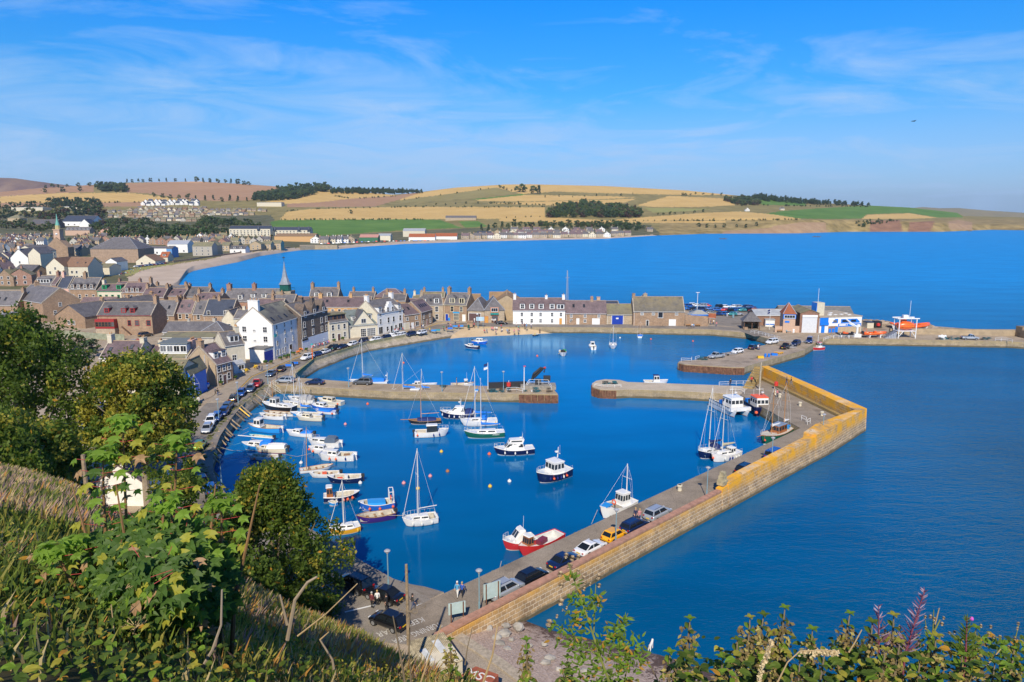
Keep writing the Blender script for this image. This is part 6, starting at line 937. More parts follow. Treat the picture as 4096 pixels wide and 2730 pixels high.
def catamaran(lab,a,b,B,hc,topc,cabm,roofm,**k):
 d=a-b; L=d.length*1.05; c=(a+b)/2; root=empty('catamaran',(c.x,c.y,0),math.atan2(d.y,d.x)); T(root,lab,'catamaran','boats lying along the outer pier')
 for sg in(-1,1):
  rr=hull(L,B*.36,1.2,.9,.55,.35,.7); rr=[[(p[0],p[1]+sg*B*.32,p[2]) for p in r] for r in rr]; mb=MB(); mb.loft(rr,False,True,True,mats=[0,0,0,2,2,2,2,2,0,0]); mb.build('hull',[hc,topc,AF],root)
 mb=MB(); mb.box(-L*.5,L*.40,-B/2,B/2,1.05,1.2); mb.build('deck',[M('work_deck',(.45,.42,.36),.8,.15)],root)
 mb=MB();
 for sg in(-1,1): mb.box(-L*.5,L*.36,sg*B*.5-.05,sg*B*.5+.05,1.2,1.85)
 mb.box(L*.36,L*.42,-B*.5,B*.5,1.2,1.95); mb.build('bulwark',topc,root); mb=MB(); [mb.box(-L*.5,L*.36,sg*B*.5-.08,sg*B*.5+.08,1.8,1.9) for sg in(-1,1)]; [mb.box(-L*.5+i*.75,-L*.5+i*.75+.09,sg*(B*.5+.02)-.05,sg*(B*.5+.02)+.05,1.2,1.85) for i in range(int(L*.85/.75)) for sg in(-1,1)]; mb.build('bulwark_frames',HK if k.get('frames',1) else HN,root)
 b_,t_=frus(-L*.05,L*.28,B*.72,B*.62,1.2,3.5,.25,.0,.92); o=MB().loft([b_,t_]).build('wheelhouse',cabm,root)
 for i in range(3):
  q=[];
  for f,zf in(((i+.1)/3,.5),((i+.9)/3,.5),((i+.9)/3,.82),((i+.1)/3,.82)): lo=Vector(b_[1]).lerp(Vector(b_[2]),f); hi=Vector(t_[1]).lerp(Vector(t_[2]),f); p=lo.lerp(hi,zf); q.append((p.x+.015,p.y,p.z))
  MB().quad(*q).build('windscreen',GLS,o)
  for sg in(0,1):
   q=[]
   for f,zf in(((i+.12)/3,.5),((i+.85)/3,.5),((i+.85)/3,.8),((i+.12)/3,.8)): lo=Vector(b_[0 if sg==0 else 3]).lerp(Vector(b_[1 if sg==0 else 2]),f); hi=Vector(t_[0 if sg==0 else 3]).lerp(Vector(t_[1 if sg==0 else 2]),f); p=lo.lerp(hi,zf); q.append((p.x,p.y+(.015 if sg else -.015),p.z))
   MB().quad(*q).build('window',GLS,o)
 mb=MB(); mb.loft([[(p[0]*1.0,p[1]*1.12,3.5) for p in t_],[(p[0],p[1],3.72) for p in t_]]); mb.build('roof',roofm,o); mb=MB(); mb.tube([(L*.05,0,3.7),(L*.05,0,5.6)],.06,5); mb.cbox((L*.05,0,5.),(.06,1.5,.06)); [mb.tube([(L*.0,y,3.7),(L*.0,y,5.)],.03,4) for y in(-1,1)]; mb.rev((L*.1,.5,4.3),[(.01,0),(.3,.05),(.3,.2),(.01,.25)],8); mb.build('mast',HW,o)
 for x,y,sz,mt in k.get('gear',()): mb=MB(); mb.cbox((x*L,y*B,1.2+sz[2]/2),sz,.15); mb.build('gear_box',mt,root)
 if k.get('float'): mb=MB(); mb.ball((L*.46,-B*.5,1.),.35,8); mb.build('fender',FEN['o'],root)
 return root
catamaran('big white workboat catamaran with black-ribbed bulwark, left of the orange-topped boat',P('e',1905,775,0),P('e',1640,640,0),4.6,HW,HW,HW,HW,gear=((-.35,.2,(1.2,1.2,.8),TEAK),(-.2,-.2,(.8,.8,.9),BLUE),(.0,.35,(.5,.5,1.2),FEN['o'])))
catamaran('navy catamaran with white wheelhouse under a bright orange roof',P('e',2180,770,0),P('e',1980,640,0),4.2,HN,HN,HW,FEN['o'],frames=0,gear=((-.35,.1,(1.4,1.,.9),M('teal_crate',(.05,.35,.4),.7,.1)),(-.28,-.25,(.8,.9,1.),BLUE)),float=1)
bt('wooden ketch with dark green hull, varnished deckhouse and two orange-brown masts','f',985,945,1285,815,3.2,1.3,'g','w',grp=G3,house=(.25,.55,1.4,VARN,M('deck_blue',(.2,.27,.38),.6,.1),3,.62),masts=((.64,9.,SPR,3.2,HW),(.2,8.6,SPR,2.,HW,-.1)),bowsprit=1,rail=VARN,deck=M('bleached_deck',(.6,.54,.44),.8,.1),bot='w',pulpit=1,fend=((.95,1,'o'),),cat='sailing boat',name='sailing_boat',furl=0,gear=((.12,.3,1.7,(1.2,.5,.5),HLB),))
bt('white sloop with tan sail cover and many fenders, inside berth beside the pier','f',420,1138,700,1070,2.9,1.05,'w','w',grp=G3,coach=(.25,.75,.5),house=(.2,.4,.9,None,None,2,.55),masts=((.6,9.6,ALU,3.,M('tan_canvas',(.5,.45,.3),.9,.1)),),pulpit=1,rails=1,fend=((.7,-1,'w'),(.55,-1,'n'),(.45,-1,'n'),(.3,-1,'w'),(.18,-1,'w'),(.98,-1,'o')),cat='sailing boat',name='sailing_boat')
bt('navy-hulled white sloop with blue sprayhood, rafted outside the tan-covered one','f',272,1100,520,1045,2.9,1.05,'n','w',grp=G3,coach=(.25,.8,.45),masts=((.56,11.2,ALU,3.,CANN,.2),),dodger=(.22,.9,CANN),pulpit=1,rails=1,cat='sailing boat',name='sailing_boat')
bt('white fishing boat with high wheelhouse, orange ring and blue foredeck cover','k',1150,358,1500,235,2.8,1.25,'w','w',grp=G3,house=(.2,.46,1.6,None,None,3,.6),open=(.48,.7),masts=((.2,5.4,HW,0,None),),ring=(.62,.2,1.9),gear=((.82,0.,1.75,(1.4,1.2,.12),HLB),),bot='r',cat='fishing boat',name='fishing_boat',fend=())
bt('white angling boat with dark hardtop just showing behind the pale jetty','e',1050,398,790,398,2.3,.9,'w','w',grp=G4,house=(.4,.66,1.5,None,CANN,2,.6),open=(.06,.38))
bt('bright yellow catamaran workboat with square yellow cabin, beside the broad jetty','h',2085,1110,1945,1140,2.8,1.0,'y','y',grp='boats by the broad jetty',house=(.45,.8,1.5,HY,HY,2,.7),open=(.06,.44),out=1,rail=HY,deck=HY,fend=((.1,-1,'w'),))
def rib(lab,a,b,z=0.,col=None,grp='rescue boats',cradle=False,top=True,nm='inflatable_boat'):
 d=a-b; L=d.length; c=(a+b)/2; root=empty(nm,(c.x,c.y,z),math.atan2(d.y,d.x)); T(root,lab,'rescue boat',grp); w=L*.15; col=col or HO; mb=MB()
 pts=[(-L*.5,w,.55),(-L*.1,w,.55),(L*.2,w*.85,.62),(L*.4,w*.45,.78),(L*.5,0,.9),(L*.4,-w*.45,.78),(L*.2,-w*.85,.62),(-L*.1,-w,.55),(-L*.5,-w,.55)]
 mb.tube(pts,L*.045,8); mb.build('sponson',col,root,smooth=True); mb=MB(); mb.loft([[(x,-y_,.45),(x,0,zk),(x,y_,.45)] for x,y_,zk in((-L*.48,w,.0),(0,w,.0),(L*.25,w*.7,.1),(L*.42,w*.3,.4))],False); mb.build('hull',HR if col is HO else HK,root); mb=MB(); mb.box(-L*.46,L*.3,-w*.8,w*.8,.42,.47); mb.build('deck',CANG,root)
 mb=MB(); mb.cbox((L*.02,0,.9),(.7,.7,.9)); mb.cbox((-L*.14,0,.75),(1.,.5,.6)); mb.build('console',HO,root); mb=MB(); [mb.cbox((-L*.5,y,.9),(.5,.35,.8)) for y in(-.3,.3)]; mb.build('outboard_motor',DARK,root)
 if top: mb=MB(); [mb.tube([(-L*.42,y,.6),(-L*.4,y,2.1)],.06,5) for y in(-w*.7,w*.7)]; mb.tube([(-L*.4,-w*.7,2.1),(-L*.4,w*.7,2.1)],.06,5); mb.build('arch',HO,root)
 if cradle: mb=MB(); [mb.box(x-.1,x+.1,-w,w,-z+ZQ,.35) for x in(-L*.25,L*.2)]; [mb.tube([(x,y,ZQ-z+.1),(x+.5,y,.6)],.06,4) for x in(-L*.25,L*.2) for y in(-w,w)]; mb.build('cradle',WHITE,root)
 return root
rib('orange inflatable rescue boat with red seats, afloat by the yellow catamaran',P('h',1938,1172,0),P('h',1755,1200,0)); rib('orange and yellow inflatable rescue boat standing on a cradle ashore',P('i',898,790,ZQ),P('i',655,790,ZQ),ZQ+.8,None,cradle=True)
rib('black and orange inflatable behind white railings beside the white davit crane',P('i',375,790,ZQ),P('i',545,790,ZQ),ZQ+.6,HK,cradle=True,top=False)
rib('long orange fast rescue boat with black fender, up by the armour rocks',P('i',1350,700,ZQ),P('i',1130,720,ZQ),ZQ+1.0,None,cradle=True); rib('orange rescue boat with upturned bow, leftmost beside the armour rocks',P('i',940,690,ZQ),P('i',1120,715,ZQ),ZQ+1.0,None,cradle=True,top=False)
bt('small red fishing boat with white wheelhouse at the far corner quay','i',95,925,238,918,2.3,.9,'r','w',grp='boats by the broad jetty',house=(.2,.45,1.5,None,HR,2,.66),open=(.46,.8),masts=((.4,3.6,HW,0,None),),bot='w',cat='fishing boat',name='fishing_boat')
A=P('i',1030,800,ZQ); B=P('i',1210,800,ZQ); W_o=(B-A).length; r_=empty('lifeboat_davit',A); T(r_,'tall white launching frame holding an orange lifeboat over the quay','lifeboat davit')
mb=MB(); [mb.tube([(x,y,0),(x,y,6.2)],.16,6) for x in(0,W_o) for y in(0,3)]; [mb.tube([(x,0,6.2),(x,3,6.2)],.16,6) for x in(0,W_o)]; [mb.tube([(-.8,y,6.4),(W_o+.8,y,6.4)],.2,6) for y in(0,3)]; [mb.tube([(x,0,.4),(x+(1.6 if x==0 else -1.6),0,2.4)],.1,5) for x in(0,W_o)]; mb.box(-.2,W_o+.2,0,3,2.25,2.4); mb.cbox((W_o*.45,1.5,6.9),(1.6,1.,1.)); mb.tube([(W_o*.7,1.5,6.4),(W_o*.7,1.5,12)],.06,5); mb.build('frame',WHITE,r_); mb=MB(); [mb.box(-4+i*.5,-3.6+i*.5,0,2,0,.3+.3*i) for i in range(7)]; mb.build('access_stairs',LEAD,r_)
lb=empty('lifeboat',A+Vector((W_o*.53,1.5,2.5))); T(lb,'fat bright orange enclosed lifeboat hanging in the white frame','lifeboat'); mb=MB(); rr=[]
for i in range(11):
 s=i/10; x=(s-.5)*W_o*1.02; q=max(.05,math.sin(math.pi*min(1,max(0,.06+s*.88))))**.5; rr.append([(x,1.35*q*math.cos(t*math.pi/5),1.3+(1.25 if math.sin(t*math.pi/5)<0 else 1.2+.5*(1-abs(s-.35)))*q*math.sin(t*math.pi/5)) for t in range(10)])
mb.loft(rr); mb.build('hull',HO,lb,smooth=True); mb=MB(); mb.cbox((-W_o*.18,0,3.1),(1.6,1.4,.8)); mb.build('conning_tower',HO,lb); mb=MB(); [mb.cbox((x*W_o*.1,-1.36,z),(.4,.06,.08)) for x in(-3,-2,-1,0,1,2,3) for z in(1.35,2.0)]; mb.build('reflective_strips',YEL,lb)
r_=boat('small white racing dinghy on the street with a thin mast, beside the tree',P('a',240,640),P('a',245,590),1.5,.4,'w','w',grp='dinghies laid up by the tan house',z=ZQ+.3,open=(.1,.7),masts=((.6,5.6,ALU,2.,HW),),L=4.1,furl=0,cat='dinghy',name='dinghy')
boat('dinghy under a bright blue cover in front of the tan gable',P('a',395,455),P('a',245,435),1.7,.5,'w','w',grp='dinghies laid up by the tan house',z=ZQ+.5,canopy=(.03,.95,.5,CANB),cat='dinghy',name='dinghy'); boat('dinghy under a grey cover leaning by the rusty container, with thin masts',P('a',215,440),P('a',120,490),1.7,.5,'r','w',grp='dinghies laid up by the tan house',z=ZQ+.6,canopy=(.03,.95,.5,CANG),masts=((.62,6.,ALU,0,None),),furl=0,cat='dinghy',name='dinghy')
for i,(x,hh) in enumerate(((165,.0),(350,-.2))): boat(('dinghy with grey cover and slanting mast against the tan gable','dinghy with red cover and upright mast against the tan gable')[i],P('a',x+40,425),P('a',x-30,425),1.6,.5,'w','w',grp='dinghies laid up by the tan house',z=ZQ+.4,canopy=(.03,.95,.4,(CANG,CANR)[i]),masts=((.6,6.4,ALU,0,None,.5-i*.5),),furl=0,cat='dinghy',name='dinghy')
# vehicles
TYRE=M('tyre',(.02,.02,.02),.85,.1); RIM=M('alloy_rim',(.42,.43,.45),.35,.05,metal=.6); CGL=M('car_glass',(.012,.016,.02),.04,0.,2.); LGT=M('headlamp',(.75,.77,.8),.1,0.); TLT=M('tail_lamp',(.45,.01,.012),.25,0.); PLY=M('rear_plate',(.85,.55,.03),.5,0.); TRIM=M('car_trim',(.025,.025,.027),.6,.1)
def cpaint(c):
 n='car_paint_%d_%d_%d'%tuple(int(x*255) for x in c)
 return M(n,c,.28,.0,coat=.8,metal=.25 if max(c)<.7 else 0.)
CC={'white':(.78,.79,.80),'silver':(.42,.45,.48),'black':(.010,.011,.014),'navy':(.012,.025,.085),'blue':(.02,.10,.38),'dark blue':(.015,.05,.20),'red':(.50,.02,.02),'yellow':(.85,.40,.01),'grey-blue':(.06,.11,.2),'maroon':(.16,.015,.03),'green':(.10,.25,.03),'grey':(.12,.13,.14),'brown':(.09,.07,.05),'pale blue':(.32,.52,.62),'teal':(.02,.25,.27)}
KT={'hatch':(4.0,1.74,.92,1.48,-.47,-.36,.10,.30,.86,.90),'suv':(4.5,1.86,1.08,1.70,-.48,-.41,.10,.28,1.02,1.05),'estate':(4.5,1.78,.92,1.46,-.48,-.40,.08,.25,.84,.90),'saloon':(4.5,1.78,.92,1.43,-.36,-.20,.07,.24,.84,.92),'coupe':(4.5,1.82,.90,1.36,-.40,-.16,.04,.23,.82,.88),'mini':(3.55,1.63,.95,1.49,-.46,-.34,.10,.29,.88,.92),'mpv':(4.3,1.77,.98,1.64,-.48,-.42,.12,.36,.88,.95),'van':(4.4,1.85,1.12,1.90,-.49,-.48,.18,.36,1.0,1.1),'pickup':(5.0,1.84,1.05,1.76,-.08,-.02,.14,.26,1.0,1.05)}
_cm={}
def car_meshes(kind,col):
 if (kind,col) in _cm: return _cm[kind,col]
 L,Wd,bh,rh_,rb,rr_,rf,fb,bo,bt_=KT[kind]; h=Wd/2; pm=cpaint(CC[col]); ps=[]; mb=MB()
 st=[(-.5,.60,.86,.42),(-.485,bt_-.08,.93,.30),(-.46,bt_,.96,.24),(rb+.03,bh if rb>-.45 else bt_,.985,.22),(-.1,bh,1.,.22),(fb-.05,bh-.01,1.,.22),(fb+.04,bo+.02,.985,.22),(.42,bo-.08,.95,.24),(.475,bo-.2,.88,.28),(.5,bo-.34,.80,.38)]
 rings=[]
 for x,zt,w,zb in st: w*=h; rings.append([(x*L,-w*.9,zb),(x*L,-w,zb+.16),(x*L,-w*1.0,zt-.22),(x*L,-w*.95,zt-.05),(x*L,-w*.80,zt),(x*L,w*.80,zt),(x*L,w*.95,zt-.05),(x*L,w*1.,zt-.22),(x*L,w,zb+.16),(x*L,w*.9,zb)])
 mb.loft(rings)
 lo_=mb.mesh('body',[pm,TRIM]); so_=bpy.data.objects.new('body',lo_); COL.objects.link(so_); md=so_.modifiers.new('s','SUBSURF'); md.levels=1; md.render_levels=1; bpy.context.view_layer.update(); sm_=bpy.data.meshes.new_from_object(so_.evaluated_get(bpy.context.evaluated_depsgraph_get())); bpy.data.objects.remove(so_); mb=MB(); mb.add([v.co for v in sm_.vertices],[tuple(p.vertices) for p in sm_.polygons]); nsm=len(mb.f)
 g0=[(rb*L,-h*.88,bh-.05),(fb*L,-h*.88,bh-.05),(fb*L,h*.88,bh-.05),(rb*L,h*.88,bh-.05)]; tw=.70; g1=[(rr_*L,-h*tw,rh_-.07),(rf*L,-h*tw,rh_-.07),(rf*L,h*tw,rh_-.07),(rr_*L,h*tw,rh_-.07)]; g2=[(rr_*L+.12,-h*tw*.85,rh_),(rf*L-.15,-h*tw*.85,rh_),(rf*L-.15,h*tw*.85,rh_),(rr_*L+.12,h*tw*.85,rh_)]
 mb.loft([g0,g1,g2],True,False,True)
 if kind=='pickup': mb.k=1; mb.box(-.46*L,-.10*L,-h*.78,h*.78,bh+.0,bh+.012); mb.k=0
 mb.k=1; wx=L*.305
 for sx_ in(-1,1):
  for sy in(-1,1):
   c=(sx_*wx,sy*h*.995,.33); n=12; mb.add([(c[0]+.40*math.cos(6.283*i/n),c[1]+sy*.006,max(.2,c[2]+.40*math.sin(6.283*i/n))) for i in range(n)],[tuple(range(n))])
 mb.box(-.501*L,-.47*L,-h*.8,h*.8,.26,.40); mb.box(.47*L,.5*L,-h*.7,h*.7,.26,.42)
 ps.append(('body',mb.mesh('body',[pm,TRIM],True),None,None))
 for i_,p in enumerate(ps[0][1].polygons): p.use_smooth=i_<nsm
 def pane(nm,i,j,f0,f1,z0=.12,z1=.9):
  q=[]
  for f,zf in((f0,z0),(f1,z0),(f1,z1),(f0,z1)): lo=Vector(g0[i]).lerp(Vector(g0[j]),f); hi=Vector(g1[i]).lerp(Vector(g1[j]),f); p=lo.lerp(hi,zf); q.append(p)
  nrm=(q[1]-q[0]).cross(q[3]-q[0]).normalized(); c=sum(q,Vector())/4;
  if nrm.dot(c-Vector((0,0,bh)))<0: nrm=-nrm
  m_=MB(); m_.quad(*[p+nrm*.012 for p in q]); ps.append((nm,m_.mesh(nm,CGL),None,None))
 pane('windscreen',1,2,.06,.94); pane('rear_window',3,0,.06,.94)
 if kind=='van':
  for i,j in((0,1),(2,3)): pane('side_window',i,j,*( (.62,.94) if i==0 else (.06,.38)))
 else:
  for i,j in((0,1),(2,3)): pane('side_window',i,j,.05,.46); pane('side_window',i,j,.51,.93)
 w=MB(); w.loft([[(.31*math.cos(t*.5236),y,.31*math.sin(t*.5236)) for t in range(12)] for y in(-.1,.1)]); wm=w.mesh('wheel',TYRE); r=MB(); [r.loft([[(.2*math.cos(t*.5236),y,.2*math.sin(t*.5236)) for t in range(12)] for y in(s*.09,s*.108)]) for s in(-1,1)]; rm=r.mesh('rim',RIM)
 for sx_ in(-1,1):
  for sy in(-1,1): ps.append(('wheel',wm,(sx_*wx,sy*(h-.09),.31),None)); ps.append(('rim',rm,None,1))
 hm=MB(); hm.cbox((0,0,0),(.16,.30,.12)); hm=hm.mesh('headlight',LGT); tm=MB(); tm.cbox((0,0,0),(.10,.20,.13)); tm=tm.mesh('tail_light',TLT); pm_=MB(); pm_.cbox((0,0,0),(.03,.52,.12)); pr_=pm_.mesh('number_plate',PLY); pf=MB(); pf.cbox((0,0,0),(.03,.5,.11)); pf=pf.mesh('number_plate',WHITE); mm=MB(); mm.cbox((0,0,0),(.14,.2,.12)); mm=mm.mesh('mirror',pm)
 for sy in(-1,1): ps+=[('headlight',hm,(.468*L,sy*h*.62,bo-.26),None),('tail_light',tm,(-.492*L,sy*h*.70,bt_-.18),None),('mirror',mm,((fb-.06)*L,sy*(h+.06),bh+.02),None)]
 ps+=[('number_plate',pr_,(-.502*L,0,.62),None),('number_plate',pf,(.502*L,0,.42),None)]
 if kind in('suv','estate','mpv'): rl=MB(); [rl.tube([(rr_*L+.3,y,rh_),(rr_*L+.35,y,rh_+.05),(rf*L-.3,y,rh_+.05),(rf*L-.2,y,rh_)],.025,4) for y in(-h*tw*.8,h*tw*.8)]; ps.append(('roof_rails',rl.mesh('roof_rails',TRIM),None,None))
 _cm[kind,col]=ps; return ps
def car(lab,kind,col,c,fwd,grp=None,z=ZQ+.015,parts=99,cat=None):
 root=empty('parked_car' if kind not in('van','pickup') else 'parked_'+kind,(c.x,c.y,z),math.atan2(fwd.y,fwd.x)); T(root,lab,cat or ('car' if kind not in('van','pickup') else kind),grp); last=None
 for nm,me,loc,ch in car_meshes(kind,col)[:parts]:
  o=inst(me,nm,last if ch else root,loc or (0,0,0)); last=o if not ch else last
 return root
def cp(lab,kind,col,tl,x,y,fx,fy,grp=None,**k): a=P(tl,x,y); f=P(tl,fx,fy); return car(lab,kind,col,a,f-a,grp,**k)
GP='cars parked along the outer pier wall'
for lab,kd,cl,tl,x,y in(('silver crossover parked by the pale noticeboard at the pier root','suv','silver','m',690,600),('black hatchback second from the pier root','hatch','black','m',965,432),('dark blue saloon behind the thistle heads on the pier','saloon','navy','m',1345,248),('white coupe on the outer pier','coupe','white','k',1060,745),('small rounded orange-yellow car on the outer pier','mini','yellow','k',1305,602),('navy estate car just beyond the orange-yellow one','estate','navy','k',1560,492),('silver crossover furthest of the close pier row, near the strolling couple','suv','silver','k',1812,355),('black off-roader beside the stone pillar on the pier wall','suv','black','f',765,1255),('bright blue van alone far along the outer pier','van','blue','f',1062,1085)):
 q=P(tl,x,y); s_=(q-a0).dot(dp); c=pr(s_,4.55); car(lab,kd,cl,c,dp,GP)
GN='cars in the turning area below the hill'
cp('black off-roader nearest the tree in the turning area','suv','black','l',625,500,440,418,GN); cp('black saloon with people beside it in the turning area','saloon','black','l',955,620,770,560,GN); cp('black hatchback nearest the grassy slope','hatch','black','l',1010,920,830,850,GN)
GW='cars parked along the western sea wall'
for lab,kd,cl,x,y,fx,fy in(('white off-roader facing the camera on the western quay','suv','white',412,848,380,905),('silver car half behind the tree, nearest on the western quay','hatch','silver',368,932,335,990),('blue car just behind the white off-roader','hatch','blue',475,800,440,850),('dark blue car third behind the white off-roader','hatch','dark blue',556,738,520,785),('grey-blue hatchback mid way up the western quay','hatch','grey-blue',605,668,640,628),('black estate with a lit red rear, mid way up the western quay','estate','black',680,578,720,530),('bright blue car between the black estate and the pale blue-grey estate','hatch','blue',755,520,722,565),('silver-blue estate behind the red pickup','estate','grey-blue',862,468,835,505),('red pickup with a hard back on the western quay','pickup','red',940,412,905,450),('steel-blue convertible at the bend by the jetty','coupe','grey-blue',1098,294,1062,318),('black car at the bend with blue sky in its windows','hatch','black',1215,242,1245,215)): cp(lab,kd,cl,'a',x,y,fx,fy,GW)
cp('dark maroon car on the lower western quay','hatch','maroon','q',1890,790,1860,730,GW); cp('blue car nearest on the lower western quay','hatch','blue','q',1965,868,1925,800,GW); cp('green car half hidden by sapling leaves','hatch','green','q',1870,455,1900,420,GW); cp('white car seen from behind beside the bare tree trunk','hatch','white','q',1445,738,1440,680,GW)
GJ='cars on the long stone jetty'
cp('silver people carrier at the landward end of the stone jetty','mpv','silver','a',1255,378,1180,376,GJ); cp('dark blue saloon in the middle of the stone jetty','saloon','navy','a',1595,396,1510,394,GJ); cp('silver-grey crossover furthest out on the stone jetty','suv','grey','a',2140,396,2060,394,GJ)
GF='cars parked along the harbour front'
for lab,kd,cl,tl,x,y in(('white off-roader nearest along the harbour front parapet','suv','white','j',1225,1108),('dark blue car beyond the white off-roader on the harbour front','hatch','dark blue','j',1328,1078),('white saloon before the two dark cars on the harbour front','saloon','white','j',1420,1043),('black off-roader opposite the white-based stone hotel','suv','black','j',1512,1004),('dark blue saloon opposite the white-based stone hotel','saloon','navy','j',1622,984),('small white car opposite the low cream house','hatch','white','j',1735,953),('dark people carrier opposite the white hall','mpv','navy','j',1862,920),('white hatchback opposite the glass-doored hall','hatch','white','j',2000,900),('navy car left of two white cars on the harbour front','hatch','navy','j',2118,874),('white saloon opposite the crow-stepped hotel','saloon','white','j',2255,852),('white car hard behind the white saloon opposite the crow-stepped hotel','hatch','white','j',2215,832),('white car left of the dark estate by the grassy bend','hatch','white','g',15,845),('dark estate between two white cars by the grassy bend','estate','navy','g',118,836),('white car last in the harbour front row','hatch','white','g',245,820)):
 q=P(tl,x,y); best=min(range(len(NW)-1),key=lambda i:(NW[i].lerp(NW[i+1],.5)-q).length); d=(NW[best]-NW[best+1]); car(lab,kd,cl,q,d,GF)
cp('dark sports hatchback parked outside the rubble-walled restaurant','coupe','black','g',1160,706,1220,707); cp('white van-like car by the blue shed doors','mpv','white','h',290,700,230,702)
GQ='vehicles on the broad jetty'
cp('silver pickup near the rusty end of the broad jetty','pickup','silver','h',1328,1092,1270,1100,GQ); cp('white hatchback in the middle of the broad jetty','hatch','white','h',1565,1038,1520,1046,GQ); cp('navy car beside two standing people on the broad jetty','hatch','navy','h',1745,990,1790,975,GQ); cp('large white off-roader at the head of the broad jetty','suv','white','h',1960,930,1900,940,GQ); cp('black pickup with an orange plate on the broad jetty','pickup','black','h',2110,985,2170,960,GQ); cp('navy off-roader right of the black pickup','suv','navy','h',2230,950,2190,965,GQ); cp('dark blue van facing out beside the red fishing boat','van','dark blue','i',98,845,85,870,GQ); cp('silver and dark pickup on the far breakwater','pickup','silver','i',1782,812,1850,814)
rc=random.Random(5)
for row,(y,x0,x1,n,nm) in enumerate(((508,985,1240,5,'back left row of the car park'),(520,1330,1760,6,'back right row of the car park'),(548,990,1260,5,'middle left row of the car park'),(560,1310,1770,7,'middle right row of the car park'),(585,1030,1290,3,'front left row of the car park'),(606,1330,1600,4,'front right row of the car park'))):
 for i in range(n):
  x=x0+(x1-x0)*(i+.5)/n+rc.uniform(-8,8); cl=rc.choice(['black','navy','red','white','silver','blue','grey','dark blue','grey','black','teal']); kd=rc.choice(['hatch','suv','estate','saloon','hatch','mpv']); p=P('h',x,y+rc.uniform(-3,3)); car('%s %s, %s, %s'%(cl,{'hatch':'hatchback','suv':'off-roader','estate':'estate car','saloon':'saloon','mpv':'people carrier'}[kd],ORD[i],nm),kd,cl,p,Vector((rc.choice((1,-1)),rc.uniform(-.25,.25),0)),'cars in the sea car park',parts=9)
cp('red van by the blue sign in the old town lane','van','red','n',1588,802,1600,760,'vehicles in the old town lane',z=ZQ+.1); cp('pale blue camper van beside the red van','van','pale blue','n',1527,820,1522,870,'vehicles in the old town lane',z=ZQ+.1,cat='camper van'); cp('brown jeep by the arch of the red-framed house','suv','brown','n',1662,706,1700,700,'vehicles in the old town lane'); cp('blue car in the yard left of the red-framed house','hatch','blue','n',1040,578,1090,575,'vehicles in the old town lane')
for i in range(16): x=545+i*7.5; p=landpt(x,1071-i*.9); car('tiny %s car, %s in the river car park'%(['white','blue','silver','red','white','blue'][i%6],ORD[i]),'hatch',['white','blue','silver','red','white','blue'][i%6],p,Vector((.3,1,0)),'cars in the river car park',z=p.z+.1,parts=5)
for i in range(28):
 x=1285+i*16.+rc.uniform(-4,4); p=landpt(x,interp(((1285,980),(1500,970),(1740,966)),x)-.5); cl=rc.choice(['white','blue','silver','navy','red']); car('tiny %s car, %s along the far beach promenade'%(cl,ORD[i]),'hatch',cl,p,Vector((1,.1,0)),'cars along the far beach promenade',z=p.z+.3,parts=3)
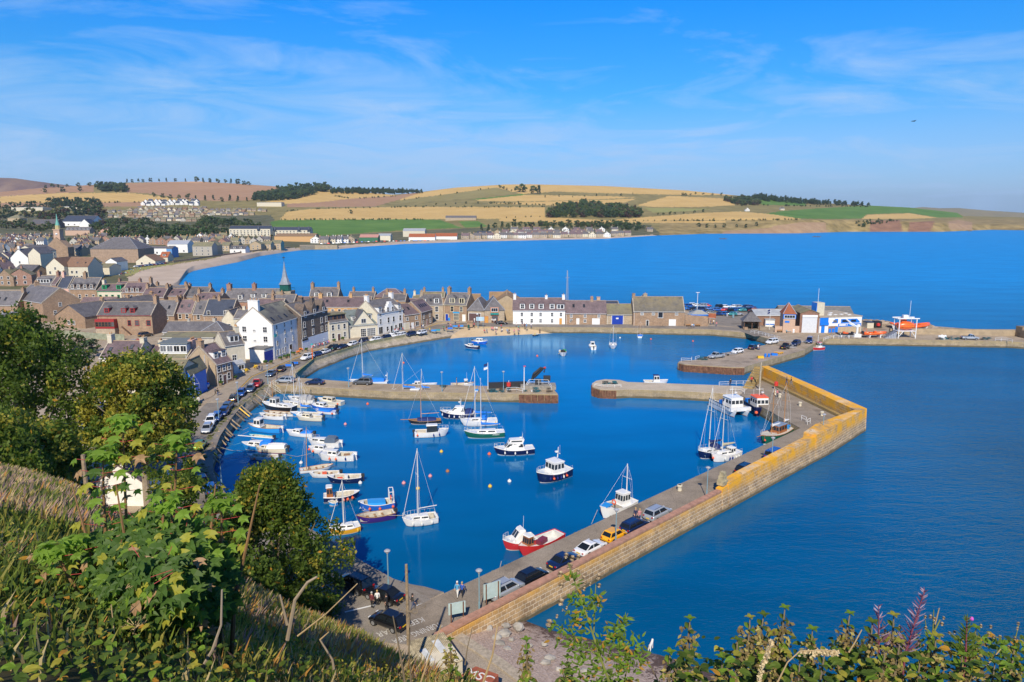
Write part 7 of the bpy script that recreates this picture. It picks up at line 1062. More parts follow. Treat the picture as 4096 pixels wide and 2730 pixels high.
# people
def figure(J,E,Rr):
 me=bpy.data.meshes.new('body'); me.from_pydata(J,E,[]); o=bpy.data.objects.new('body',me); COL.objects.link(o); m=o.modifiers.new('s','SKIN'); m.use_smooth_shade=True
 for i,r in enumerate(Rr): me.skin_vertices[0].data[i].radius=(r if isinstance(r,tuple) else (r,r)); me.skin_vertices[0].data[i].use_root=(i==0)
 s=o.modifiers.new('u','SUBSURF'); s.levels=1; s.render_levels=1
 bpy.context.view_layer.update(); r=bpy.data.meshes.new_from_object(o.evaluated_get(bpy.context.evaluated_depsgraph_get())); bpy.data.objects.remove(o); return r
def pose(k):
 if k=='sit': hip=.50; kn=lambda s:(.42,s*.11,.50); an=lambda s:(.44,s*.11,.08); toe=lambda s:(.62,s*.12,.04)
 else:
  st={'stand':(0,0),'walk':(.20,-.24),'lean':(.04,-.04)}[k]; hip=.93
  kn=lambda s:(.05+(st[0] if s>0 else st[1])*.55,s*.10,.50); an=lambda s:((st[0] if s>0 else st[1]),s*.10,.09); toe=lambda s:((st[0] if s>0 else st[1])+.18,s*.12,.04)
 sh=hip+.50; J=[(0,0,hip),(.0,0,hip+.22),(0,0,sh-.04),(.02,0,sh+.09),(.03,0,sh+.17),(.05,0,sh+.24),(.04,0,sh+.34)]; E=[(i,i+1) for i in range(6)]; Rr=[(.15,.12),(.13,.105),(.17,.11),(.06,.06),(.075,.08),(.085,.10),(.06,.07)]; part=['t','t','t','s','s','s','s']
 J.append((.155,0,sh+.225)); E.append((5,7)); Rr.append(.018); part.append('s')
 for s in(-1,1):
  n=len(J); hs={'walk':-.22*s,'stand':.06,'lean':.22,'sit':.30}[k]; J+= [(0,s*.19,sh-.03),(hs*.4,s*.25,sh-.30),(hs,s*.24,sh-.53+(.1 if k=='sit' else 0)),(hs+.05,s*.235,sh-.63+(.12 if k=='sit' else 0)),(hs+.05,s*.20,sh-.57+(.12 if k=='sit' else 0))]; E+= [(2,n),(n,n+1),(n+1,n+2),(n+2,n+3),(n+2,n+4)]; Rr+= [.075,.052,.036,(.028,.04),.014]; part+= ['t','t','s','s','s']
  n=len(J); J+= [(0,s*.10,hip-.07),kn(s),an(s),toe(s)]; E+= [(0,n),(n,n+1),(n+1,n+2),(n+2,n+3)]; Rr+= [.105,.07,.045,(.035,.045)]; part+= ['l','l','f','f']
 me=figure(J,E,Rr); mats=[]
 for p in me.polygons:
  c=p.center; i=min(range(len(J)),key=lambda q:(J[q][0]-c[0])**2+(J[q][1]-c[1])**2+(J[q][2]-c[2])**2); g=part[i]
  if g=='f' and c[2]>.12: g='l'
  if g=='t' and c[2]<hip-.03: g='l'
  mats.append('tlsf'.index(g))
 me.polygons.foreach_set('material_index',mats);
 mb=MB(); hz0=sh+.30; mb.loft([[(.03+r*math.cos(t*.7854)*1.1-.02,r*math.sin(t*.7854),hz0+z) for t in range(8)] for r,z in((.098,-.09),(.108,-.01),(.09,.07),(.03,.115))]); return me,mb.mesh('hair',DARK,True)
POSE={k:pose(k) for k in('stand','walk','sit','lean')}
SKN=M('skin',(.56,.33,.24),.6,0.); SHOE=M('shoes',(.06,.05,.05),.6,0.); PC={'white':(.75,.75,.73),'red':(.55,.03,.04),'blue':(.03,.10,.45),'navy':(.02,.03,.09),'black':(.02,.02,.022),'grey':(.2,.2,.21),'pink':(.65,.22,.24),'jeans':(.07,.11,.22),'khaki':(.35,.28,.18),'teal':(.03,.35,.32),'green':(.04,.2,.08),'yellow':(.65,.5,.08),'sky':(.10,.35,.62),'maroon':(.15,.03,.04),'skin':(.56,.33,.24),'blond':(.50,.34,.14),'dark':(.04,.03,.025),'grey hair':(.45,.43,.4),'stripe':(.55,.25,.25)}
def cloth(c): return M('cloth_'+c,PC[c],.85,0.)
_pm={}
def person(lab,c,k='stand',top='white',leg='jeans',face=0.,hair='dark',grp=None,h=1.,z=None,hat=None):
 key=(k,top,leg,hair)
 if key not in _pm:
  a,b=POSE[k]; a=a.copy(); [a.materials.append(x) for x in(cloth(top),cloth(leg),SKN,SHOE)]; b=b.copy(); b.materials[0]=cloth(hair); _pm[key]=(a,b)
 a,b=_pm[key]; o=inst(a,'person',None,(c.x,c.y,(c.z if z is None else z)),R(face),(h,h,h)); T(o,lab,'person',grp); inst(b,'hair',o); return o
GA='people outdoors around the harbour'
def pp(lab,tl,x,y,k='stand',top='white',leg='jeans',face=-90,hair='dark',z=ZQ+.02,**kw): return person(lab,P(tl,x,y,z),k,top,leg,face,hair,GA,**kw)
pp('man in white cap, blue vest and white shorts walking at the pier root','l',1795,598,'walk','sky','white',-110,'white'); pp('woman in a royal blue top walking beside the man in white cap','l',1850,592,'walk','blue','black',-110,'blond',h=.93)
pp('man in maroon top and dark trousers by the black saloon','l',822,725,'stand','maroon','black',60,'grey hair'); pp('woman in a white jacket beside the man in maroon','l',885,695,'stand','white','black',100,'blond',h=.95); pp('person in black standing right of the white jacket','l',990,748,'stand','black','black',150); pp('person in dark top and jeans next to the telegraph pole','l',1285,745,'walk','black','jeans',20)
pp('woman in navy dress strolling on the outer pier','k',1543,380,'stand','navy','navy',-80,'blond'); pp('woman in pink striped top and shorts on the outer pier','k',1590,385,'walk','stripe','jeans',-80,'blond',h=.95)
pp('man in black T-shirt at the white railing of the pale jetty','f',630,270,'stand','black','navy',90); pp('person in red climbing the pier steps','f',872,242,'walk','red','black',60,z=ZQ+.6)
pp('left of two people in black tops on the high pier wall','f',1270,258,'walk','black','jeans',-50,z=4.9); pp('right of two people in black tops on the high pier wall','f',1322,260,'walk','black','grey',-50,z=4.9); pp('person in pink leaning by the pier wall foot','f',1160,400,'lean','pink','black',30)
pp('man standing aboard the white boat behind the jetty','b',930,398,'stand','grey','skin',0,z=.7)
pp('person in cream jacket at the jetty corner, looking over the wall','a',1162,335,'stand','khaki','jeans',0); pp('left walker with a pushchair near the white porch','a',962,245,'walk','navy','jeans',-60); pp('right walker in grey near the white porch','a',993,248,'walk','grey','jeans',-60)
pp('walker in shorts, left of the pair near the dinghies','a',460,512,'walk','grey','black',60); pp('walker in black, right of the pair near the dinghies','a',490,528,'walk','black','jeans',60)
pp('person in teal sitting on the parapet by the parked cars','j',1508,1015,'sit','teal','black',-20)
rp=random.Random(9)
for i in range(13): x=1290+i*15; pp('drinker in %s, %s at the tables of the white-based hotel'%(['red','white','black','grey','blue','pink','navy'][i%7],ORD[i]),'j',x,988-i*4.4+rp.uniform(-5,5),'sit',['red','white','black','grey','blue','pink','navy'][i%7],'jeans',rp.uniform(0,360))
for i in range(15): x=2060+i*18; pp('drinker in %s, %s at the tables of the crow-stepped hotel'%(['white','pink','black','sky','red'][i%5],ORD[i]),'j',x,822-i*3.0+rp.uniform(-4,4),'sit',['white','pink','black','sky','red'][i%5],'jeans',rp.uniform(0,360))
for lab,x,y,k,t_,l_ in(('person in red by the brown garage door',833,680,'walk','red','grey'),('person in white by the brown garage door',850,685,'walk','white','white'),('person in pink left of the pale blue board',905,675,'walk','pink','white'),('person in white at the restaurant door, left',1050,690,'stand','white','black'),('person in white at the restaurant door, middle',1072,695,'stand','white','grey'),('person in white at the restaurant door, right',1088,690,'stand','white','black'),('person in purple-blue by the restaurant corner',1178,680,'stand','navy','navy'),
('cyclist in white before the white terrace',1380,702,'walk','white','black'),('person in white on the terrace road, left of three',1325,738,'stand','white','grey'),('person in navy on the terrace road, middle of three',1395,733,'walk','navy','skin'),('person in maroon on the terrace road, right of three',1422,750,'walk','maroon','black'),('person in blue stripes on the harbour wall top',1443,755,'stand','sky','jeans'),('person in white leaning on the harbour wall',1495,745,'stand','white','jeans'),('person in teal sitting on the wall edge',1350,758,'sit','teal','black'),('person in red bending by the stone gatepost',845,742,'lean','red','black'),('person seated alone in red on the wall by the sand',1155,745,'sit','red','grey'),
('person by the green bin on the grassy bend',497,775,'stand','green','black'),('child in yellow by the grassy bend',340,798,'stand','yellow','navy'),('man in navy beside the picnic tables',550,735,'stand','navy','jeans'),('woman in pink at the picnic tables',577,738,'sit','pink','jeans'),('man in navy pointing near the tables',632,725,'walk','navy','jeans'),('person in red at the right picnic table',675,748,'sit','red','black'),('person in black by the tables with a red bag',532,778,'stand','black','red'),('left walker outside the stone cottage',125,772,'stand','black','jeans'),('right walker outside the stone cottage',170,770,'stand','grey','jeans'),('left of two walkers at the pavement corner',247,758,'walk','navy','jeans'),('right of two walkers at the pavement corner',264,760,'walk','white','jeans')): pp(lab,'g',x,y,k,t_,l_,rp.uniform(-140,-40))
for i,(x,y,t_,k) in enumerate(((960,802,'red','sit'),(990,800,'grey','sit'),(1045,785,'pink','stand'),(1060,788,'pink','stand'),(1083,783,'white','stand'),(1104,785,'white','stand'),(1165,792,'white','sit'),(1222,800,'sky','sit'),(1245,800,'black','sit'),(1302,805,'pink','sit'),(1348,803,'pink','stand'),(1093,808,'skin','sit'))): pp('beachgoer in %s, %s on the harbour sand'%(t_,ORD[i]),'g',x,y,k,t_,'jeans',rp.uniform(-140,-40),z=1.0)
pp('wader in black standing at the harbour sand edge','g',1594,812,'stand','black','black',z=.1)
for lab,x,y,t_ in(('person in white by the museum corner',395,718,'white'),('left of two people sitting by the yard wall',1050,738,'white'),('right of two people sitting by the yard wall',1066,740,'sky'),('left person by the yard hut',1262,708,'navy'),('right person by the yard hut',1295,705,'white'),('person in pink crossing by the car park entrance',1327,730,'pink'),('left of two people on the broad jetty',1800,1000,'white'),('right of two people on the broad jetty',1816,998,'navy')): pp(lab,'h',x,y,'sit' if 'sitting' in lab else 'stand',t_,'jeans',rp.uniform(-140,-40))
for i in range(22): x=478+i*7.+rp.uniform(-2,2); v=1105-i*2.2+rp.uniform(-4,4) if i<13 else 1092-(i-13)*6; c=landpt(x if i<13 else 560+ (i-13)*16,v); person('tiny stroller in %s, %s on the town beach path'%(['white','red','navy','sky'][i%4],ORD[i]),c,'walk',['white','red','navy','sky'][i%4],'jeans',rp.uniform(0,360),'dark','strollers on the town beach path')
c=at(2602,2600,.1); mb=MB(); D_=figure([(0,0,.42),(.22,0,.42),(-.25,0,.42),(.36,0,.56),(.42,0,.62),(.54,0,.58),(-.38,0,.52),(-.48,0,.60),(.22,.08,.22),(.22,.08,.03),(.22,-.08,.22),(.22,-.08,.03),(-.25,.08,.26),(-.30,.08,.14),(-.26,.08,.03),(-.25,-.08,.26),(-.30,-.08,.14),(-.26,-.08,.03),(.38,.05,.70),(.38,-.05,.70)],[(0,1),(0,2),(1,3),(3,4),(4,5),(2,6),(6,7),(1,8),(8,9),(1,10),(10,11),(2,12),(12,13),(13,14),(2,15),(15,16),(16,17),(4,18),(4,19)],[.12,.14,.12,.08,.075,.04,.03,.015,.05,.03,.05,.03,.06,.035,.03,.06,.035,.03,.025,.025]); D_.materials.append(M('white_fur',(.78,.76,.72),.9,0.)); T(inst(D_,'dog',None,c,R(60),(1.25,1.25,1.25)),'white dog standing at the edge of the near shingle beach','dog')
# street furniture and quay clutter
LPG='lamp posts around the harbour'
def lamp(lab,c,h=4.6,gl=M('lamp_glass',(.7,.72,.72),.2,0.)):
 o=empty('lamp_post',c); T(o,lab,'lamp post',LPG); mb=MB(); mb.tube([(0,0,0),(0,0,1.2)],.10,7); mb.tube([(0,0,1.2),(0,0,h-.45)],.06,7); mb.build('post',STEEL,o); mb=MB(); mb.rev((0,0,h-.45),[(.08,0),(.16,.12),(.26,.3)],9); mb.build('lamp_glass',gl,o); mb=MB(); mb.rev((0,0,h-.15),[(.34,0),(.34,.05),(.2,.16),(.02,.2)],10); mb.build('lamp_cap',LEAD,o)
def prs(u,v): q=at(u,v); return (q-a0).dot(dp)
lamp('lamp post at the pier root between the two noticeboards',P('l',2045,778),4.7)
for lab,u,v in(('lamp post by the orange-yellow car on the outer pier',2450,2178),('lamp post next after the stone step in the pier wall, alone',2822,1995),('lamp post beside the bright blue van',3035,1850),('lamp post nearest the bend of the outer pier',3241,1748)): lamp(lab,pr(prs(u,v),5.6,ZQ),4.7)
for lab,tl,x,y in(('dark lamp post rising behind the black saloon in the turning area','l',1010,520),('lamp post with a red round sign among blue cars','a',503,822),('lamp post by the black estate on the western quay','a',722,608),('lamp post at the street bend by the jetty steps','a',1062,392),('lamp post by the blue benches','a',1328,205),('dark lamp post against the water below the western quay','a',533,1540),('lamp post on the jetty by the silver-grey crossover','j',1697,1425),('lamp post by the purple crate on the jetty','g',480,1475),('lamp post between the pot stacks on the jetty','g',1180,1468),('lamp post by the white saloon on the harbour front','j',1425,1050),('lamp post before the crow-stepped hotel','j',2205,835),('lamp post before the tall white house garage','j',1040,1190)): lamp(lab,P(tl,x,y))
def pole(name,lab,cat,c,h,r,mat,extra=None):
 o=empty(name,c); T(o,lab,cat); MB().tube([(0,0,-.2),(0,0,h)],[r,r*.7],7).build('post',mat,o)
 if extra: extra(o,h)
 return o
def flag(mat,mat2):
 def f(o,h):
  for i,(m_,z) in enumerate(((mat,h-.7),(mat2,h-1.5))): mb=MB(); mb.loft([[(-.08-i_*.14,.05*math.sin(i_*1.3),z-.05*i_),(-.08-i_*.14,.05*math.sin(i_*1.3),z+.55-.05*i_)] for i_ in range(7)],False,False,False); mb.build('flag',m_,o)
 return f
pole('flagpole','white flagpole with a navy pennant beside the long black beam','flagpole',P('g',1003,1448),6.2,.08,WHITE,flag(CANN,WHITE)); pole('flagpole','white flagpole with a dark flag by the white cabin','flagpole',P('h',1930,768),7.2,.08,WHITE,flag(CANN,CANN))
pole('light_mast','white post with a red lamp at the jetty platform','light mast',P('g',1415,1462),5.6,.13,WHITE,lambda o,h:MB().cbox((.1,0,h),(.5,.3,.2)).build('lamp',RED,o))
pole('floodlight','tall white floodlight mast in the sea car park','floodlight',P('h',1106,560),7.8,.12,WHITE,lambda o,h:MB().cbox((0,0,h),(1.5,.5,.18)).build('lamp',WHITE,o))
pole('timber_mast','tall thick timber post at the head of the pier steps','post',at(3038,1560,ZQ),6.4,.22,M('pale_timber',(.42,.36,.26),.85,.2,2.))
pole('lamp_post','old street lamp with a white bell shade before the brown garage door','street lamp',P('g',893,742),5.2,.07,STEEL,lambda o,h:MB().rev((-.35,0,h-.6),[(.02,.5),(.25,.1),(.3,0)],8).build('lamp_shade',WHITE,o)); pole('lamp_post','old street lamp with a white bell shade by the blue-signed shop','street lamp',P('g',556,650),4.6,.07,STEEL,lambda o,h:MB().rev((0,0,h-.1),[(.3,0),(.25,.1),(.02,.5)],8).build('lamp_shade',WHITE,o))
pole('marker_post','red and white marker post on the harbour front parapet','marker post',P('j',1285,1135),4.8,.10,WHITE,lambda o,h:(MB().tube([(0,0,.4),(0,0,h*.8)],.13,7).build('red_band',ORANGE,o),MB().cbox((0,0,h),(.6,.3,.35)).build('head',M('teal_head',(.05,.4,.38),.5,0.),o)))
pole('telegraph_pole','weathered telegraph pole on the slope above the turning area','telegraph pole',atD(1634,2570,50),6.6,.15,WOOD); pole('telegraph_pole','weathered telegraph pole among the maple saplings','telegraph pole',atD(374,2200,42),6.4,.17,WOOD)
o=empty('radio_mast',atD(2267,1290,292)); T(o,'tall thin lattice radio mast behind the white terrace','radio mast'); h=hz(1082,292)-o.location.z; mb=MB(); [mb.tube([(x*.7,y*.7,0),(x*.12,y*.12,h)],.07,4) for x,y in((-1,-1),(1,-1),(0,1))]; [mb.tube([(-.7*(1-i/26),-.7*(1-i/26),h*i/26),(.7*(1-(i+1)/26),-.7*(1-(i+1)/26),h*(i+1)/26)],.04,4) for i in range(25)]; mb.cbox((0,0,h*.86),(1.8,.1,.1)); mb.build('lattice',LEAD,o)
def rail(lab,pts,h=1.05,mat=WHITE,nm='railing'):
 mb=MB(); pts=[Vector(p) for p in pts]
 for a,b in zip(pts[:-1],pts[1:]):
  n=max(1,int((b-a).length/1.5)); [mb.tube([a.lerp(b,i/n),a.lerp(b,i/n)+Vector((0,0,h))],.045,4) for i in range(n+1)]
  for z in(h,h*.52): mb.tube([a+Vector((0,0,z)),b+Vector((0,0,z))],.04,4)
 return T(mb.build(nm,mat),lab,'railing','white railings on the quays')
rail('white railing at the back of the pale jetty, by the man in black',top('e',(1642,418),(1745,415),(1760,408),(1995,405))); rail('white railing on the near side of the pale jetty end',top('e',(1775,475),(1890,478),(1930,505))); rail('curved white railing round the rounded jetty end',top('e',(225,415),(300,430),(375,434),(525,428)),.7)
rail('white railing by the piled end of the broad jetty',top('h',(925,1135),(1040,1140),(1045,1120))); rail('short white railing by the dark pot heap',top('h',(1085,1120),(1130,1108))); rail('long white railing curving along the head of the broad jetty',top('h',(1720,805),(1850,832),(1960,862),(2050,892))); rail('white railing along the quay before the davit crane',top('i',(355,800),(620,803))); rail('white railing slanting to the red fishing boat',top('i',(245,830),(320,802),(350,800))); rail('short white railing inside the pier bend',top('f',(1440,660),(1495,685)),1.0); rail('small white ladder rail at the pier bend',top('f',(1508,716),(1540,700)),1.1); rail('white railing at the far right quay end',top('i',(2050,828),(2175,832),(2230,845)))
rail('white railing around the jetty head platform',[P('g',x,y,z) for x,y,z in((1440,1445,ZQ),(1475,1395,ZQ+.9),(1690,1400,ZQ+.9),(1725,1465,ZQ))],1.2); rail('white railing beside the creel stacks',top('g',(1218,1480),(1330,1478),(1400,1492)))
mb=MB(); q0,q1=P('a',1095,402,ZQ),P('a',1250,500,-.1)
for s in(-.7,.7): n_=Vector((.4,.9,0))*s; mb.tube([q0+n_,q1+n_],.09,5); mb.tube([q0+n_+Vector((0,0,1)),q1+n_+Vector((0,0,1))],.05,4); [mb.tube([q0.lerp(q1,i/6)+n_,q0.lerp(q1,i/6)+n_+Vector((0,0,1))],.04,4) for i in range(7)]
for i in range(12): c=q0.lerp(q1,i/12); mb.cbox(c,(.3,1.3,.06),.4)
T(mb.build('gangway_stairs',CREAM),'cream metal stairway down from the quay beside the stone jetty','stairway')
for i,(x0,y0,x1,y1) in enumerate(((1000,465,1090,555),(905,515,1010,610),(885,560,970,640),(860,590,930,650),(740,640,855,750),(720,670,830,770),(690,735,770,815),(715,710,800,785),(610,785,720,885),(580,815,690,915),(555,890,640,985),(515,910,620,1000),(480,935,590,1045),(465,985,560,1095),(410,1070,530,1135),(430,1105,520,1210),(400,1155,480,1240),(385,1200,485,1300),(360,1340,480,1455))):
 a=P('a',x0,y0,ZQ-.05)+Vector((.25,-.1,.15)); b=P('a',x1,y1,.3)+Vector((.45,-.2,.2)); mb=MB(); mb.tube([a,b],.16,4); T(mb.build('plank',YEL if i in(5,16) else WOOD),'%s plank hung down the western sea wall, %s'%('yellow' if i in(5,16) else 'weathered',ORD[i].replace('leftmost','nearest the stone steps').replace('from the left','from the stone steps')),'plank','planks hung down the western sea wall')
for i,(x0,y0,x1,y1,z1) in enumerate(((535,1135,905,1150,.6),(380,1205,830,1225,.5),(420,1090,880,1145,.5),(580,1050,760,1060,.7),(700,890,840,885,.8),(800,705,1010,712,.7),(870,585,1000,625,.8),(650,960,840,930,.7),(700,800,970,755,.6),(960,510,1300,580,.7),(1230,1190,1550,1182,.6),(1000,480,1250,600,.6))):
 a=P('a',x0,y0,1.6); b=P('a',x1,y1,z1); m_=(a+b)/2-Vector((0,0,.5)); mb=MB(); mb.tube([a,m_,b],.03,4); T(mb.build('mooring_rope',ROPE if i%3 else M('blue_rope',(.15,.4,.45),.8,.1)),'mooring rope from the planked western wall to a boat','mooring rope','mooring ropes from the western wall')
for i,(u0,v0,z0,u1,v1,z1,l) in enumerate(((1425,2062,.8,1611,2063,.8,'rope from the yellow sloop towards the white sloop'),(2006,2245,1.3,1985,2330,0,'pale blue rope hanging from the red and white cruiser'),(2390,2040,1.5,2366,2096,0,'pale rope from the bow of the white fishing boat'))): mb=MB(); mb.tube([at(u0,v0,z0),at(u1,v1,z1)],.03,4); T(mb.build('mooring_rope',ROPE),l,'mooring rope')
bc={'y':FEN['y'],'o':FEN['o'],'w':FEN['w'],'p':M('pink_buoy',(.75,.3,.3),.5,0.),'b':M('rust_buoy',(.40,.16,.06),.7,.1)}
for lab,tl,x,y,c in(('yellow mooring buoy below the white hardtop boat','b',757,1168,'y'),('rusty brown buoy left of the trawler yacht','b',828,1392,'b'),('small pink buoy left of the rusty brown buoy','b',630,1448,'p'),('pink and white buoy close left of the lone sloop mast','b',328,1528,'p'),('white buoy left of the trawler yacht bow','b',1533,1506,'w'),('orange buoy at the flybridge cruiser bow','b',1303,1196,'o'),('red buoy left of the two-masted motor sailer mast','b',325,154,'o'),('yellow buoy below the rusty brown buoy','d',1027,282,'y'),('yellow buoy beside the lone sloop mast','d',205,306,'y'),('orange buoy in the middle of the inner harbour','g',1565,1073,'o'),('orange buoy under the museum wall','h',580,881,'o'),('orange buoy right of the tiny sailing dinghy','h',1060,904,'o'),('white buoy left of the tiny sailing dinghy','h',228,866,'w'),('orange buoy right of the cream half-decked boat','a',2197,624,'o'),('pale pink buoy mid way along the moored boats','a',1943,855,'p'),('pale buoy by the skiff stern','a',1438,1296,'w'),('pale buoy below the navy speedboat','c',1828,243,'w')): mb=MB(); mb.ball((0,0,.12),.32,9,.9); mb.rev((0,0,.38),[(.1,0),(.05,.12)],6); T(mb.build('mooring_buoy',bc[c],loc=P(tl,x,y,0),smooth=True),lab,'buoy','mooring buoys')
c=P('g',1575,1440,ZQ); mb=MB(); mb.cbox((c.x,c.y+.4,ZQ+.45),(8,3.2,.9)); o=mb.build('crane_platform',M('grating',(.28,.26,.22),.8,.2)); T(o,'raised platform under the black crane at the jetty head','platform')
o=empty('knuckle_crane',c+Vector((0,.5,.9))); T(o,'black folded knuckle crane with red lettering at the jetty head','crane'); mb=MB(); mb.cbox((0,0,.6),(1.4,1.2,1.2)); mb.cbox((2.,0,1.4),(1.6,.8,1.2)); mb.build('base',DARK,o); mb=MB(); mb.tube([(-1.4,0,.9),(-.9,0,2.4),(.6,0,3.7)],[.35,.4,.35],6); mb.tube([(-.9,0,1.6),(1.0,0,3.6)],.3,6); mb.tube([(.4,0,3.9),(1.6,0,3.6),(1.3,0,2.8)],.22,6); mb.build('boom',BLACK,o); mb=MB(); mb.cbox((1.5,0,3.9),(.5,.4,.25)); mb.build('red_tip',RED,o); lettering('HIAB',o,(-.3,-.42,2.75),0,.5,RED,tilt=math.pi/2) if 0 else None
a=P('g',1012,1440);b=P('g',1440,1425); mb=MB(); d=(b-a); mb.cbox(((a+b)/2)+Vector((0,0,.7)),(d.length,.8,1.4),math.atan2(d.y,d.x)); [mb.cbox(a.lerp(b,f)+Vector((0,-.4,.7)),(.1,.06,1.4)) for f in(.1,.3,.5,.7,.9)]; T(mb.build('steel_beam',DARK),'long black steel beam lying on the jetty','steel beam')
o=empty('life_ring_post',P('g',1240,1445)); T(o,'red life-ring case on a white post before the black beam','life ring'); MB().tube([(0,0,0),(0,0,2.)],.06,5).build('post',WHITE,o); MB().rev((0,-.1,1.1),[(.05,-.5),(.5,-.4),(.5,.4),(.05,.5)],8).build('case',RED,o)
o=P('f',1150,310); mb=MB(); mb.rev((o.x,o.y,ZQ+1.3),[(.05,-.6),(.45,-.4),(.45,.4),(.05,.6)],8); T(mb.build('life_ring_case',RED),'red life-ring case on the inner face of the high pier wall','life ring')
def creels(lab,c,n,w,grp='lobster creel stacks',cols=((.03,.10,.12),(.10,.08,.06),(.02,.14,.18))):
 rc_=random.Random(int(c.x*10)); o=empty('creel_stack',c); T(o,lab,'creel stack',grp); ms=[M('creel_net_%d'%i,q,.9,.3,6.) for i,q in enumerate(cols)]
 for i in range(n): mb=MB(); x,y,z=rc_.uniform(-w,w),rc_.uniform(-.7,.7),rc_.choice((0,0,.45)); L_=.42; pts=[[(x-L_+q*2*L_,y+.3*math.cos(t*math.pi/4),z+.4*math.sin(t*math.pi/4)) for t in range(5)] for q in(0,.5,1)]; [mb.tube(p,.035,4) for p in pts]; [mb.tube([pts[0][t],pts[2][t]],.025,4) for t in range(5)]; mb.cbox((x,y,z+.15),(.5,.3,.2),rc_.random()); mb.build('creel',ms[i%len(ms)],o)
creels('tangled creels left of the life-ring post on the jetty',P('g',1130,1478),14,2.4); creels('creels stacked before the crane platform',P('g',1590,1475),14,3.2); creels('blue and black creels on the rounded jetty end',P('e',400,398),9,1.6); creels('dark creel heap by the silver pickup',P('h',1160,1112),10,1.2); creels('long green creel row along the far breakwater',P('i',1600,810),24,5.,cols=((.03,.09,.05),(.06,.08,.05),(.02,.06,.05))); creels('small creel heap at the far right',P('i',1940,815),8,1.6); creels('purple crate of gear on the jetty',P('g',500,1425),3,.8,cols=((.14,.04,.2),))
for lab,tl,x,y,col in(('blue barrel pair by the yellow catamaran','h',1905,1080,BLUE),('yellow crate on the broad jetty edge','h',1828,1092,YEL),('blue barrel under the pier head crates','h',1985,1062,BLUE),('heap of white and orange net floats on the far breakwater','i',1490,810,HW)):
 c=P(tl,x,y); mb=MB()
 if 'crate' in lab: mb.cbox((0,0,.3),(1.6,1.,.6))
 elif 'float' in lab: [mb.ball((rnd.uniform(-1.2,1.2),rnd.uniform(-.6,.6),rnd.uniform(.3,1.2)),.4,7) for _ in range(14)]
 else: [mb.rev((x_,0,0),[(.3,0),(.34,.45),(.3,.95)],9) for x_ in(-.5,.5)]
 T(mb.build({'crate':'crate','float':'net_floats'}.get('crate' if 'crate' in lab else 'float' if 'float' in lab else '','barrel'),col,loc=c),lab,'gear')
for i,(tl,x,y) in enumerate((('k',2050,35),('f',50,1465),('f',1425,500),('f',1675,610),('f',1140,372),('f',1192,400))): mb=MB(); mb.rev((0,0,0),[(.30,0),(.26,.55),(.36,.62),(.36,.85),(.3,.9)],10); T(mb.build('bollard',M('pale_bollard',(.62,.56,.42),.8,.1),loc=P(tl,x,y)),('pale bollard with ropes at the edge of the outer pier','pale bollard left of the pier lamp','pale bollard inside the pier bend, left','pale bollard inside the pier bend, right','pale block left of the person in pink','pale block right of the person in pink')[i],'bollard','bollards on the outer pier')
def bench(lab,c,rz,mat,l=1.7): o=empty('bench',c,rz); T(o,lab,'bench','benches around the harbour'); mb=MB(); mb.box(-l/2,l/2,-.22,.22,.42,.47); mb.build('seat',mat,o); mb=MB(); mb.box(-l/2,l/2,.2,.26,.5,.9); mb.build('backrest',mat,o); [MB().box(x-.04,x+.04,-.2,.22,0,.42).build('leg',DARK,o) for x in(-l/2+.1,l/2-.1)]
for lab,tl,x,y,m_ in(('blue bench left of the black bin at the bend','a',1298,205,BLUE),('blue bench right of the black bin at the bend','a',1365,178,BLUE),('brown bench left of the museum door','h',445,716,TEAK),('brown bench right of the museum door, left of two','h',672,718,TEAK),('brown bench right of the museum door, right of two','h',735,722,TEAK),('brown bench left end of the yard wall','h',1010,732,TEAK),('brown bench right end of the yard wall','h',1115,732,TEAK),('brown bench at the foot of the watch tower','h',2050,800,TEAK),('grey-blue bench at the foot of the watch tower','h',2150,803,STEEL),('blue picnic seat left on the grassy bend','g',572,775,BLUE),('blue picnic seat middle on the grassy bend','g',630,750,HLB),('blue picnic seat right on the grassy bend','g',695,748,HLB),('blue seat by the child in yellow','g',385,800,HLB),('teal seat by the child in yellow','g',430,795,M('teal_seat',(.03,.3,.35),.6,0.))): bench(lab,P(tl,x,y),.1,m_)
def sign(lab,c,rz,w,h,zb,post,mat,txt=None):
 o=empty('notice_board',c,rz); T(o,lab,'notice board'); [MB().tube([(x,0,0),(x,0,zb+h)],.06,5).build('post',post,o) for x in(-w*.36,w*.36)]; b_=MB().box(-w/2,w/2,.07,.12,zb,zb+h).build('panel',mat,o)
 if txt: lettering(txt,b_,(0,.04,zb+h*.6),0,h*.3,FRW)
NB=M('notice_back',(.45,.58,.58),.6,.06); sign('large pale blue noticeboard back on rusty posts beside the silver crossover',P('l',2195,705),R(28),1.9,1.7,.9,RUST,NB); sign('smaller pale noticeboard back on rusty posts above the slope',P('l',1795,910),R(20),1.7,1.2,1.1,RUST,NB); sign('pale blue traffic board on the grassy bend',P('g',915,742),0,2.8,1.4,2.3,STEEL,M('pale_blue_board',(.45,.62,.72),.6,0.))
mb=MB(); mb.cbox((0,0,.9),(2.,1.4,1.8)); mb.cbox((0,0,1.95),(2.4,1.8,.3)); T(mb.build('gatepost',SANDST,loc=P('g',797,735)),'squat stone gatepost by the harbour sand','gatepost')
